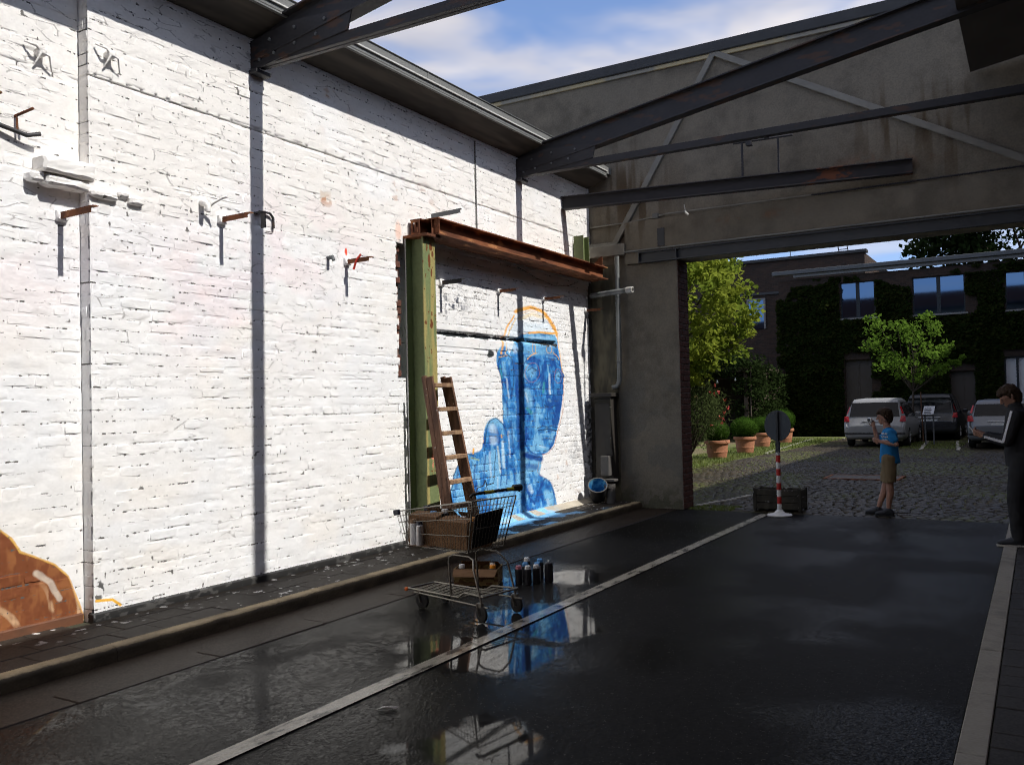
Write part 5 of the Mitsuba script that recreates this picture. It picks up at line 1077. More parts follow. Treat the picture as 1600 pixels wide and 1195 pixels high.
whole('paper_scrap', 'crumpled pale scrap of paper on the wet asphalt below the centre line', 'paper', hull([(2.90, 3.68, 0.003), (2.99, 3.74, 0.003), (2.95, 3.70, 0.02), (2.92, 3.72, 0.012), (3.00, 3.76, 0.012), (2.96, 3.76, 0.004)]), 'paper')

# ------------------------------------------------------------------ barrier sign and planter at the threshold
t = thing('barrier_sign', 'round sign seen from behind on a red and white striped post', 'sign')
cx, cy = 2.885, 12.28
dk = lathe([(0, 0), (0.205, 0), (0.212, 0.003), (0.212, 0.007), (0.205, 0.010), (0, 0.010)], 40)
dk.apply_transform(trimesh.transformations.rotation_matrix(math.pi / 2, (1, 0, 0))); dk.apply_transform(trimesh.transformations.rotation_matrix(-0.35, (0, 0, 1))); dk.apply_translation((cx + 0.0, cy + 0.035, 1.235))
put(t, 'disc', dk, 'sign_back', 30)
put(t, 'bracket', cat_([box(cx - 0.03, cy - 0.012, 0.86, cx + 0.03, cy + 0.02, 1.02, 0.004), box(cx - 0.014, cy - 0.016, 0.80, cx + 0.014, cy + 0.024, 1.43, 0.003)]), 'sign_back')
prof = []
zs = [(0.075, 0.235, 0), (0.235, 0.33, 1), (0.33, 0.455, 0), (0.455, 0.55, 1), (0.55, 0.665, 0), (0.665, 0.755, 1), (0.755, 0.81, 0)]
zs = [(0.07, 0.165, 0), (0.165, 0.262, 1), (0.262, 0.356, 0), (0.356, 0.452, 1), (0.452, 0.553, 0), (0.553, 0.645, 1), (0.645, 0.735, 0), (0.735, 0.83, 1), (0.83, 0.87, 0)]
for a_, b_, c_ in zs:
    put(t, 'post_band', lathe([(0.030, a_), (0.030, b_)], 18, (cx, cy, 0)), 'sign_red' if c_ else 'sign_white', True)
put(t, 'foot', lathe([(0, 0.002), (0.165, 0.002), (0.168, 0.012), (0.160, 0.024), (0.085, 0.036), (0.055, 0.062), (0.040, 0.085), (0.0, 0.085)], 30, (cx, cy, 0)), 'sign_white', 50)
t = thing('planter', 'low dark weathered wooden trough behind the barrier sign', 'planter')
for i in range(3):
    z = 0.03 + i * 0.095
    put(t, 'plank', box(2.40, 12.74, z, 3.07, 12.765, z + 0.088, 0.005), 'crate_wood')
    put(t, 'plank', box(2.40, 13.08, z, 3.07, 13.105, z + 0.088, 0.005), 'crate_wood')
    put(t, 'end_plank', box(2.40, 12.768, z, 2.425, 13.077, z + 0.088, 0.005), 'crate_wood'); put(t, 'end_plank', box(3.045, 12.768, z, 3.07, 13.077, z + 0.088, 0.005), 'crate_wood')
for x in (2.395, 3.03):
    for y in (12.73, 13.075): put(t, 'corner_post', box(x, y, 0.0, x + 0.045, y + 0.04, 0.325, 0.005), 'crate_wood')
put(t, 'soil', box(2.43, 12.77, 0.02, 3.04, 13.075, 0.24), 'earth')
# ------------------------------------------------------------------ the yard behind the opening
def stone_col(k):
    def f(p, n, uv):
        g = noise(p.x * 70, p.y * 70, p.z * 70); a = fbm(p.x * 3, p.y * 3, float(k), 3)
        c = mix(((0.054, 0.044, 0.029), (0.064, 0.049, 0.029), (0.043, 0.036, 0.026))[k], (0.030, 0.025, 0.017), a) * (0.75 + 0.5 * g)
        moss = smoothstep(0.48, 0.62, fbm(p.x * 0.8, p.y * 0.5, 3.0, 4) + 0.10 * spots(p.x, p.y, -0.8, 24.0, 1.6, 6.0)) * smoothstep(0.35, 0.6, noise(p.x * 22, p.y * 22, 2.0))
        return mix(c, (0.075, 0.085, 0.022), moss * 0.75)
    return f
for i in range(3): plain(f'cobble_{i}', proc(stone_col(i)), 0.5, spec=0.25)
plain('yard_joint', proc(lambda p, n, uv: mix((0.085, 0.070, 0.036), (0.070, 0.085, 0.022), smoothstep(0.40, 0.58, fbm(p.x * 1.3, p.y * 1.0, 1.0, 4)))), 0.95)
plain('grass_blade', proc(lambda p, n, uv: mix((0.085, 0.13, 0.015), (0.13, 0.16, 0.02), noise(p.x * 40, p.y * 40, p.z * 20))), 0.6)
plain('pale_stone', proc(lambda p, n, uv: mix((0.42, 0.40, 0.35), (0.25, 0.24, 0.21), fbm(p.x * 9, p.y * 9, 2.0, 3))), 0.8)
plain('iron', proc(lambda p, n, uv: mix((0.05, 0.047, 0.043), (0.10, 0.075, 0.05), fbm(p.x * 9, p.y * 9, 2.0, 3))), 0.6)
plain('terracotta', proc(lambda p, n, uv: mix((0.42, 0.185, 0.10), (0.33, 0.14, 0.075), fbm(p.x * 8, p.y * 8, p.z * 12, 4)) * (0.9 + 0.2 * noise(p.x * 90, p.y * 90, p.z * 90))), 0.8)
def leafmat(k, c, t=0.45):
    return mat(k, {'type': 'principledthin', 'base_color': rgb(*c), 'roughness': 0.45, 'diff_trans': t * 2, 'eta': 1.4, 'spec_trans': 0.0})
leafmat('leaf_maple', (0.27, 0.32, 0.045), 0.5); leafmat('leaf_maple_b', (0.19, 0.255, 0.036), 0.5)
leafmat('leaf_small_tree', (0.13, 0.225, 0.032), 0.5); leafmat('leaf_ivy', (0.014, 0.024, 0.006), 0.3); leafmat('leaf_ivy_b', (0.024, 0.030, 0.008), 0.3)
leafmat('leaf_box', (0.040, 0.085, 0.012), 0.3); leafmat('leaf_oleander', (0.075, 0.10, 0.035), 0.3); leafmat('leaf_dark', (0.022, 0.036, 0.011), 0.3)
plain('petal', (0.55, 0.08, 0.07), 0.6)
plain('bark', proc(lambda p, n, uv: mix((0.085, 0.065, 0.048), (0.045, 0.035, 0.027), fbm(p.x * 30, p.y * 30, p.z * 6, 3))), 0.9)
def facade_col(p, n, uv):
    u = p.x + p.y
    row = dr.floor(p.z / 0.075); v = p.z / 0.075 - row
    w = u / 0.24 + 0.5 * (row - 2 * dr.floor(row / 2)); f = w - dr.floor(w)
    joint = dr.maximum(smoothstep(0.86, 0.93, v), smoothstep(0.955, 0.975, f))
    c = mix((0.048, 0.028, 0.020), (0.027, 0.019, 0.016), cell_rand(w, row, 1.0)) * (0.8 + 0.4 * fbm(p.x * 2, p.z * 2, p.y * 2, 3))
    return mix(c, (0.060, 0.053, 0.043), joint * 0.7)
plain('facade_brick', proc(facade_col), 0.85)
plain('facade_trim', (0.20, 0.20, 0.20), 0.6)
plain('window_frame', (0.018, 0.024, 0.030), 0.45)
plain('window_glass', (0.13, 0.20, 0.31), 0.02, metal=1.0)
plain('door_dark', (0.060, 0.050, 0.042), 0.6)
plain('plaster', (0.40, 0.38, 0.34), 0.9)
plain('shed_wood', proc(lambda p, n, uv: mix((0.10, 0.075, 0.055), (0.06, 0.045, 0.034), fbm(p.x * 12, p.y * 12, p.z * 2, 3))), 0.85)
plain('pale_curtain', (0.55, 0.57, 0.60), 0.8)
plain('roof_felt', (0.06, 0.06, 0.058), 0.9)

yard = struct('yard')
put(yard, 'bed', sheet(-14, 12.55, 14, 60, -0.024, 30, 50, lambda x, y: 0.012 * (meshkit.fbm(np.stack([x, y, 0 * x], -1) * 0.7, 3) - 0.5)), 'yard_joint', True)
# cobbles: slightly wavy rows, each stone rounded and uneven
r_ = np.random.default_rng(31)
U8 = [(-1, -1), (1, -1), (1, 1), (-1, 1)]
def cobble(cx, cy, sx, sy, z, rot):
    j = lambda s: r_.normal(0, s)
    ring0 = [((sx / 2 + j(.003)) * a, (sy / 2 + j(.003)) * b, -0.04) for a, b in U8]
    ring1 = [((sx / 2 - 0.004) * a, (sy / 2 - 0.004) * b, -0.013 + j(.002)) for a, b in U8]
    ring2 = [((sx / 2 - 0.026 + j(.003)) * a, (sy / 2 - 0.026 + j(.003)) * b, j(.0035)) for a, b in U8]
    v = np.array(ring0 + ring1 + ring2 + [(0, 0, 0.004 + j(.002))])
    c, s = math.cos(rot), math.sin(rot)
    v = np.stack([v[:, 0] * c - v[:, 1] * s + cx, v[:, 0] * s + v[:, 1] * c + cy, v[:, 2] + z], 1)
    f = []
    for k in range(2):
        for i in range(4):
            a, b, c_, d_ = k * 4 + i, k * 4 + (i + 1) % 4, (k + 1) * 4 + (i + 1) % 4, (k + 1) * 4 + i
            f += [[a, b, c_], [a, c_, d_]]
    for i in range(4): f.append([8 + i, 8 + (i + 1) % 4, 12])
    return v, np.array(f)
stones = []
y = 12.66; row = 0
while y < 37.0:
    d = 0.150 + r_.normal(0, 0.006)
    x = -3.2 + r_.random() * 0.2
    xmax = 9.3
    while x < xmax:
        w = 0.155 + r_.normal(0, 0.022)
        wob = 0.05 * math.sin(x * 1.3 + y * 0.4) + 0.03 * math.sin(x * 3.1 + y)
        cx, cy = x + w / 2, y + d / 2 + wob
        skip = (2.25 < cx < 3.68 and 18.1 < cy < 19.1) or (cx < -0.95 + 0.03 * (cy - 22) and cy > 20.5)
        if not skip: stones.append(cobble(cx, cy, w - 0.007, d - 0.006, r_.normal(0, 0.004) - 0.004 + 0.006 * math.sin(cx * 0.9) * math.sin(cy * 0.5), r_.normal(0, 0.035)))
        x += w
    y += d; row += 1
vis = []
for i, (v, f) in enumerate(stones):
    s, c = project(v[8:]); d = np.linalg.norm(v[12] - CAM)
    inside = 680 < s[:, 0].mean() < 1030 and s[:, 1].mean() < 520 and not (v[12, 0] < 1.35 + 0.2)
    vis.append(d if inside else 1e9)
own = set(np.argsort(vis)[:295].tolist())
rest = [[], [], []]
for i, vf in enumerate(stones):
    k = int(r_.integers(3))
    if i in own: put(yard, 'cobblestone', trimesh.Trimesh(*vf, process=False), f'cobble_{k}', 50)
    else: rest[k].append(vf)
for k in range(3):
    n = len(rest[k])
    put(yard, 'cobbles', trimesh.Trimesh(np.concatenate([v for v, _ in rest[k]]), np.concatenate([f + 13 * i for i, (_, f) in enumerate(rest[k])]), process=False), f'cobble_{k}', True, stuff=True)
# pale setts marking the edge of the way in, and the parking bays
for (p, q, n) in (((1.46, 12.98), (2.02, 15.5), 15), ((2.02, 15.7), (2.3, 17.4), 0), ((-0.95, 25.9), (-1.55, 35.0), 50), ((-0.95, 35.2), (2.2, 35.2), 16), ((3.25, 28.2), (2.3, 33.8), 0), ((2.95, 28.4), (2.62, 33.4), 24), ((3.95, 28.3), (3.55, 33.4), 24)):
    for i in range(n):
        t_ = (i + 0.5) / n; x, y = p[0] + (q[0] - p[0]) * t_ + r_.normal(0, 0.012), p[1] + (q[1] - p[1]) * t_
        put(yard, 'pale_sett', box(x - 0.045, y - 0.06, -0.03, x + 0.045, y + 0.06 + r_.normal(0, 0.01), 0.016 + r_.normal(0, 0.003), 0.008), 'pale_stone')
mh = thing('drain_cover', 'rusty iron drain cover let into the cobbles behind the boy', 'drain cover')
put(mh, 'frame', cat_([box(2.26, 18.12, -0.02, 3.66, 18.17, 0.012, 0.003), box(2.26, 19.03, -0.02, 3.66, 19.08, 0.012, 0.003), box(2.26, 18.17, -0.02, 2.31, 19.03, 0.012, 0.003), box(3.61, 18.17, -0.02, 3.66, 19.03, 0.012, 0.003)]), 'rust')
for x in (2.315, 2.965): put(mh, 'plate', box(x, 18.175, -0.02, x + 0.64, 19.025, 0.006, 0.003), 'iron')

def blades(n, x0, x1, y0, y1, h, z=-0.01, seed=1, keep=None):
    r = np.random.default_rng(seed)
    c = np.stack([r.uniform(x0, x1, n), r.uniform(y0, y1, n), np.full(n, z)], 1)
    if keep is not None: c = c[keep(c[:, 0], c[:, 1])]
    n = len(c); hh = h * r.uniform(0.4, 1.2, (n, 1)); a = r.uniform(0, 2 * np.pi, n)
    lean = np.stack([np.cos(a), np.sin(a), 0 * a], 1); side = np.stack([-np.sin(a), np.cos(a), 0 * a], 1) * 0.006
    v = np.stack([c - side, c + side, c + lean * hh * 0.45 + np.array([0, 0, 1]) * hh], 1).reshape(-1, 3)
    return trimesh.Trimesh(v, np.arange(3 * n).reshape(-1, 3), process=False)
g_ = whole('grass', 'bright grass growing along the flower pots', 'grass', cat_([blades(26000, -2.6, -0.4, 20.3, 35.5, 0.07, seed=3, keep=lambda x, y: x < -0.98 + 0.03 * (y - 22) + 0.25 * (meshkit.fbm(np.stack([x, y * 0.8, 0 * x], -1), 3) - 0.4)),
      blades(9000, -1.2, 2.4, 14, 27, 0.035, seed=4, keep=lambda x, y: meshkit.fbm(np.stack([x * 0.9, y * 0.6, 0 * x], -1), 4, 8) > 0.56), blades(2500, 2.3, 3.9, 29, 33, 0.06, seed=6), blades(1200, 1.45, 2.1, 12.6, 13.2, 0.03, seed=7)]), 'grass_blade')
labels[g_]['kind'] = 'stuff'

# flower pots with clipped box balls
def leaves_in(n, centre, radii, size, seed, shell=0.55, flat=0.5, squash=None):
    r = np.random.default_rng(seed)
    d = rand_dirs(n, r); rad = r.uniform(shell ** 3, 1.0, (n, 1)) ** (1 / 3)
    c = np.asarray(centre) + d * rad * np.asarray(radii)
    a = unit3(r.normal(size=(n, 3)) * A(1, 1, flat)) * size * r.uniform(0.6, 1.25, (n, 1))
    b = unit3(np.cross(a, r.normal(size=(n, 3)))) * size * 0.45 * r.uniform(0.7, 1.2, (n, 1))
    return quads(c, a, b)
def unit3(v): return v / (np.linalg.norm(v, axis=1, keepdims=True) + 1e-12)
POT = [(0.0, 0.0), (0.235, 0.0), (0.25, 0.02), (0.272, 0.14), (0.276, 0.15), (0.285, 0.155), (0.286, 0.175), (0.278, 0.182), (0.300, 0.36), (0.305, 0.375), (0.345, 0.385), (0.352, 0.40), (0.352, 0.45), (0.343, 0.468), (0.315, 0.47), (0.295, 0.44), (0.29, 0.38), (0.0, 0.38)]
for i, (x, y, s_, lab) in enumerate(((-1.66, 23.7, 1.0, 'terracotta pot with a clipped box ball nearest the brick pillar'), (-1.55, 26.0, 1.0, 'terracotta pot with a wide clipped box ball, second from the brick pillar'), (-1.93, 29.3, 0.98, 'terracotta pot with a box ball partly hidden left of the round sign'), (-1.88, 32.0, 1.05, 'terracotta pot with a big box ball right behind the round sign'), (-2.3, 21.6, 1.0, 'terracotta pot half hidden by the brick pillar'))):
    t = thing('flower_pot', lab, 'flower pot', 'terracotta pots in a row along the grass')
    m_ = lathe([(a * s_ * (0.94 if i else 1.0), b * s_ * 1.04) for a, b in POT], 36, (x, y, 0.005)); put(t, 'pot', m_, 'terracotta', 35)
    put(t, 'soil', lathe([(0.0, 0.43 * s_), (0.285 * s_, 0.43 * s_)], 24, (x, y, 0)), 'earth')
    if i == 4: continue
    rx, rz = ((0.36, 0.31), (0.43, 0.33), (0.38, 0.30), (0.42, 0.40))[i]
    cz = 0.47 * s_ + rz * 0.86
    bt = thing('box_bush', ('clipped round box bush in the pot nearest the brick pillar', 'wide clipped box bush in the second pot', 'clipped box bush just left of the round sign', 'large clipped box bush rising behind the round sign')[i], 'bush', 'clipped box balls in the terracotta pots')
    put(bt, 'leaves', cat_([leaves_in(5200, (x, y, cz), (rx, rx, rz), 0.017, 40 + i, 0.80)]), 'leaf_box', stuff=True)
    put(bt, 'inner_leaves', trimesh.creation.icosphere(2, 1.0).apply_transform(np.diag([rx * .86, rx * .86, rz * .86, 1])).apply_translation((x, y, cz)), 'leaf_box')
    put(bt, 'stem', tube([(x, y, 0.42 * s_), (x, y, cz)], 0.02, 6), 'bark')

def limbs(root, tips, r0, seed, bend=0.15):
    r = np.random.default_rng(seed); ms = []
    for tip in tips:
        p0, p1 = A(*root), A(*tip)
        mid = (p0 + p1) / 2 + r.normal(0, bend, 3) * np.linalg.norm(p1 - p0) * 0.4
        t = np.linspace(0, 1, 7)[:, None]
        pts = (1 - t) ** 2 * p0 + 2 * t * (1 - t) * mid + t ** 2 * p1
        ms.append(tube(pts, np.linspace(r0, r0 * 0.25, 7), 6))
    return cat_(ms)
def clump_leaves(centres, radii, per, size, seed, droop=0.25):
    r = np.random.default_rng(seed); out = []
    for (c, rad, n) in zip(centres, radii, per):
        d = rand_dirs(n, r); k = r.uniform(0.15, 1.0, (n, 1)) ** 0.5
        out.append(np.asarray(c) + d * k * rad * A(1, 1, 0.72))
    c = np.concatenate(out); n = len(c)
    nrm = unit3(r.normal(size=(n, 3)) * A(0.75, 0.75, 0.5) + A(0, 0, 0.75))
    a = unit3(np.cross(nrm, r.normal(size=(n, 3)))); a[:, 2] -= droop * r.random(n); a = unit3(a)
    b = unit3(np.cross(nrm, a))
    s = size * r.uniform(0.6, 1.3, (n, 1))
    return quads(c, a * s, b * s * 0.62)
# maple behind the brick pillar
mp = thing('maple_tree', 'bright yellow green maple tree behind the brick pillar', 'tree')
root = A(-2.75, 21.3, 0)
put(mp, 'trunk', tube([root, root + A(0.03, 0, 0.9), root + A(0.0, 0.05, 1.7), root + A(0.1, 0, 2.6), root + A(0.1, 0.1, 3.6)], [0.15, 0.12, 0.105, 0.08, 0.05], 10), 'bark', True)
r_ = np.random.default_rng(77); cs, rs = [], []
for i in range(800):
    d = rand_dirs(1, r_)[0]; k = r_.uniform(0.5, 1.0) ** 0.6
    c = A(-2.72, 21.3, 4.05) + d * k * A(3.0, 2.3, 2.25)
    if c[2] < 2.0: continue
    if meshkit.fbm(c[None] * 0.95, 3, 5)[0] < 0.44: continue
    if c[0] > np.interp(c[2], [1.9, 2.3, 2.7, 3.1, 3.6, 4.1, 4.5, 4.9, 6.5], [-1.0, -0.2, -0.05, 0.15, 0.32, 0.12, -0.25, -0.35, -0.8]): continue
    cs.append(c); rs.append(r_.uniform(0.18, 0.34))
tips = [cs[i] for i in r_.choice(len(cs), 26, replace=False)]
put(mp, 'branches', limbs(root + A(0.05, 0, 2.0), tips, 0.045, 4), 'bark', True)
h = len(cs) // 2
put(mp, 'crown', clump_leaves(cs[:h], rs[:h], [46] * h, 0.07, 8), 'leaf_maple', stuff=True)
put(mp, 'crown', clump_leaves(cs[h:], rs[h:], [46] * (len(cs) - h), 0.07, 9), 'leaf_maple_b', stuff=True)
# oleander
ol = thing('oleander_bush', 'loose oleander bush with a few red flowers under the maple', 'bush')
r_ = np.random.default_rng(5)
cen = A(-2.0, 22.2, 1.35)
stems = [cen + rand_dirs(1, r_)[0] * A(1.05, 0.8, 0.85) * r_.uniform(0.6, 1.0) for _ in range(90)]
put(ol, 'stem', limbs(cen - A(0, 0, 1.34), [s_ for s_ in stems if s_[2] > 0.5][:50], 0.022, 9, 0.1), 'bark', True)
lc = np.concatenate([s_ + r_.normal(0, 0.16, (70, 3)) for s_ in stems if s_[2] > 0.35]); n = len(lc)
a_ = unit3(r_.normal(size=(n, 3)) * A(0.6, 0.6, 0.6) + A(0, 0, 0.6)); b_ = unit3(np.cross(a_, r_.normal(size=(n, 3))))
put(ol, 'leaves', quads(lc, a_ * 0.075, b_ * 0.011), 'leaf_oleander', stuff=True)
for i in range(26):
    c = cen + rand_dirs(1, r_)[0] * A(1.1, 0.85, 0.9)
    if c[2] < 0.9: continue
    put(ol, 'flower', cat_([quads(c + r_.normal(0, 0.025, (9, 3)), unit3(r_.normal(size=(9, 3))) * 0.028, unit3(r_.normal(size=(9, 3))) * 0.02)]), 'petal')
# the young tree in front of the ivy building
yt = thing('young_tree', 'small green young tree between the parked cars', 'tree')
root = A(2.30, 32.6, 0)
put(yt, 'trunk', tube([root, root + A(-0.02, 0, 0.8), root + A(0.02, 0, 1.6), root + A(0.1, 0, 2.6), root + A(0.0, 0, 3.4)], [0.05, 0.042, 0.036, 0.028, 0.012], 8), 'bark', True)
put(yt, 'stake', tube([root + A(0.28, 0.1, 0), root + A(0.24, 0.1, 1.7)], 0.025, 6), 'ladder_wood', True)
r_ = np.random.default_rng(12); cs, rs = [], []
for (x, z, q) in ((1.15, 4.25, .22), (1.22, 3.95, .3), (1.05, 3.35, .3), (1.4, 3.55, .38), (1.9, 3.95, .32), (2.3, 4.0, .34), (2.0, 3.5, .42), (2.65, 3.6, .40), (2.85, 4.15, .24), (3.0, 3.85, .26), (3.25, 3.25, .30), (3.1, 2.9, .34), (2.6, 3.1, .42), (1.5, 3.05, .36), (1.35, 2.7, .26), (1.75, 2.75, .40), (2.2, 2.65, .42), (2.75, 2.55, .36), (3.25, 2.45, .26), (3.72, 2.75, .13), (3.5, 2.55, .15), (1.9, 2.3, .3), (2.5, 2.3, .26)):
    for _ in range(3):
        cs.append(A(x + r_.normal(0, 0.12), 32.6 + r_.normal(0, 0.4), z + r_.normal(0, 0.10))); rs.append(q)
put(yt, 'branches', limbs(root + A(0.03, 0, 1.7), cs[::3], 0.016, 6), 'bark', True)
put(yt, 'crown', clump_leaves(cs, rs, [34] * len(cs), 0.068, 10, 0.4), 'leaf_small_tree', stuff=True)

# ivy covered building
BY = 38.0
ib = thing('ivy_building', 'two storey brick building overgrown with dark ivy behind the parked cars', 'building')
wins = [(-0.92, 0.42, 4.80, 6.28), (1.80, 3.66, 4.75, 6.24), (5.0, 6.4, 4.72, 6.17)]
doors = [(-0.83, 0.2, 0.0, 3.1), (4.88, 5.75, 1.1, 2.98), (-4.6, -3.2, 0, 2.6), (3.05, 3.9, 0, 2.5)]
from shapely.ops import unary_union
face = sbox(-3.4, 0, 16, 6.55).difference(unary_union([sbox(a, c, b, d) for a, b, c, d in wins + doors[:2] + doors[3:]]))
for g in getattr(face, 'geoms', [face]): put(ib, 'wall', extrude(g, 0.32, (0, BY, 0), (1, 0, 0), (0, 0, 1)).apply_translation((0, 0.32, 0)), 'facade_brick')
put(ib, 'wall', box(-3.4, BY + 0.33, 0, -3.05, BY + 9, 6.54), 'facade_brick')
put(ib, 'back', box(-3.0, BY + 2.9, 0, 16, BY + 3.0, 6.5), 'plaster')
rf_ = put(ib, 'roof', cat_([box(-3.1, BY + 0.3, 6.56, 16, BY + 9, 6.62)]), 'roof_felt')
put(ib, 'fascia', box(-2.75, BY - 0.16, 6.64, 16, BY - 0.02, 6.76, 0.006), 'facade_trim', label='pale grey roof edge strip')
put(ib, 'gutter', cat_([box(-3.6, BY - 0.28, 6.78, 16, BY + 0.2, 6.94, 0.01)]), 'steel_grey')
for i, (a, b, c, d) in enumerate(wins):
    w_ = put(ib, 'window', cat_([box(a, BY + 0.10, c, a + 0.05, BY + 0.16, d), box(b - 0.05, BY + 0.10, c, b, BY + 0.16, d), box(a + 0.05, BY + 0.10, d - 0.05, b - 0.05, BY + 0.16, d), box(a + 0.05, BY + 0.10, c, b - 0.05, BY + 0.16, c + 0.05), box((a + b) / 2 - 0.07, BY + 0.10, c + 0.05, (a + b) / 2 + 0.07, BY + 0.16, d - 0.05)]), 'window_frame')
    mm = (a + b) / 2
    for (p, q, tilt) in ((a + 0.05, mm - 0.07, 0.004 * (i - 1)), (mm + 0.07, b - 0.05, -0.006)):
        put(w_, 'pane', hull([(p, BY + 0.13, c + 0.05), (q, BY + 0.13 + tilt * 6, c + 0.05), (p, BY + 0.13 - 0.014, d - 0.05), (q, BY + 0.13 - 0.014 + tilt * 6, d - 0.05), (p, BY + 0.14, c + 0.05), (q, BY + 0.14 + tilt * 6, c + 0.05)]), 'window_glass')
    put(w_, 'sill', box(a - 0.08, BY - 0.12, c - 0.07, b + 0.08, BY + 0.1, c - 0.005, 0.005), 'facade_trim')
for (a, b, c, d) in doors[:1] + doors[3:]:
    put(ib, 'door', cat_([box(a + 0.002, BY + 0.22, c, b - 0.002, BY + 0.27, d - 0.002), box((a + b) / 2 - 0.02, BY + 0.19, c, (a + b) / 2 + 0.02, BY + 0.218, d - 0.1)]), 'door_dark')
a, b, c, d = doors[1]
w_ = put(ib, 'window', cat_([box(a, BY + 0.1, c, a + 0.06, BY + 0.16, d), box(b - 0.06, BY + 0.1, c, b, BY + 0.16, d), box((a + b) / 2 - 0.04, BY + 0.1, c, (a + b) / 2 + 0.04, BY + 0.16, d), box(a + 0.06, BY + 0.1, d - 0.06, b - 0.06, BY + 0.16, d - 0.001)]), 'window_frame')
for p, q in ((a + 0.06, (a + b) / 2 - 0.04), ((a + b) / 2 + 0.04, b - 0.06)): put(w_, 'curtain', box(p, BY + 0.17, c, q, BY + 0.18, d - 0.07), 'pale_curtain')
r_ = np.random.default_rng(90)
n = 42000
px_, pz_ = r_.uniform(-3.5, 9.0, n), r_.uniform(0.0, 6.5, n)
cover = meshkit.fbm(np.stack([px_ * 0.55, pz_ * 0.8, 0 * px_], -1), 4, 3) + 0.13 * (pz_ < 4.6) + 0.16 * (px_ < -0.9) - 0.22 * (pz_ > 6.25) - 0.06 * (pz_ > 5.6)
ok = cover > 0.42
for a, b, c, d in wins + doors:
    ok &= ~((px_ > a - 0.03) & (px_ < b + 0.03) & (pz_ > c - 0.08) & (pz_ < d + 0.03 + 0.25 * (d < 4)))
px_, pz_ = px_[ok], pz_[ok]; n = len(px_)
bul = 0.04 + 0.60 * np.clip(meshkit.fbm(np.stack([px_ * 1.3, pz_ * 1.5, 0 * px_], -1), 4, 12) - 0.3, 0, 1) * r_.uniform(0.3, 1, n)
lc = np.stack([px_, BY - bul, pz_], 1)
nr = unit3(r_.normal(size=(n, 3)) * 0.5 + A(0, -0.8, 0.45)); a_ = unit3(np.cross(nr, r_.normal(size=(n, 3)))); b_ = np.cross(nr, a_)
sel = r_.random(n) < 0.6
sz = r_.uniform(0.05, 0.10, (n, 1))
iv = thing('ivy', 'dark green ivy climbing over the brick building', 'ivy'); labels[iv]['kind'] = 'stuff'
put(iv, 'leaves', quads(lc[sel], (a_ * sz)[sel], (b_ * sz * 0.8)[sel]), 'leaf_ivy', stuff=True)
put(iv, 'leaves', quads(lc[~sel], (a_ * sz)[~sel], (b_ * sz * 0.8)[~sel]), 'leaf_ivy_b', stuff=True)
# open shed under the ivy, dark inside, with a string of lamps
plain('lamp_bulb', (0.8, 0.8, 0.78), 0.3)
sd_ = thing('ivy_shed', 'open dark shed with an ivy covered roof behind the flower pots', 'shed')
put(sd_, 'roof', box(-12, 33.0, 2.62, -3.42, 41.9, 2.8), 'shed_wood')
put(sd_, 'wall', box(-12, 40.0, 0, -3.42, 40.2, 2.61), 'shed_wood')
put(sd_, 'wall', box(-12.2, 33.3, 0, -12.0, 40.2, 2.61), 'shed_wood'); put(sd_, 'wall', box(-3.42, 33.6, 0, -3.405, 40.2, 2.61), 'shed_wood')
for x in (-9.6, -6.6, -3.6): put(sd_, 'post', box(x, 33.1, 0, x + 0.14, 33.24, 2.615), 'shed_wood')
st_ = thing('string_lights', 'string of small pale lamps hanging at the front of the dark shed', 'lights')
put(st_, 'cable', tube([(-6.4, 32.9, 2.5), (-5.6, 32.9, 2.36), (-4.8, 32.9, 2.33), (-3.9, 32.9, 2.42), (-3.5, 32.9, 2.55)], 0.006, 5), 'steel_dark', True)
for x, z in ((-5.25, 2.30), (-4.55, 2.32), (-3.85, 2.38)): put(st_, 'lamp', lathe([(0, -0.10), (0.03, -0.085), (0.038, -0.05), (0.022, -0.01), (0.02, 0.02), (0, 0.02)], 12, (x, 32.9, z)), 'lamp_bulb', 40)
# hedge and dark growth left of it
hd = thing('roof_hedge', 'dark ivy hedge growing on the roof edge of the open shed', 'hedge')
r_ = np.random.default_rng(14); cs = [A(r_.uniform(-11, -3.2), r_.uniform(32.7, 34.2), r_.uniform(2.62, 3.05 + 0.3 * math.sin(i))) for i in range(240)]
cs += [A(r_.uniform(-3.42, -3.2), r_.uniform(33.2, 38), r_.uniform(0.0, 2.8)) for i in range(150)] + [A(r_.uniform(-3.9, -3.2), r_.uniform(33.0, 33.3), r_.uniform(0.0, 2.8)) for i in range(30)]
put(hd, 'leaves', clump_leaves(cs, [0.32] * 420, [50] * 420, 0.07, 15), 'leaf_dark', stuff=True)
put(hd, 'stem', cat_([tube([(x, 33.05, 0), (x + 0.05, 33.06, 2.9)], [0.04, 0.02], 6) for x in (-9, -6, -3.35)]), 'bark', True, stuff=True)
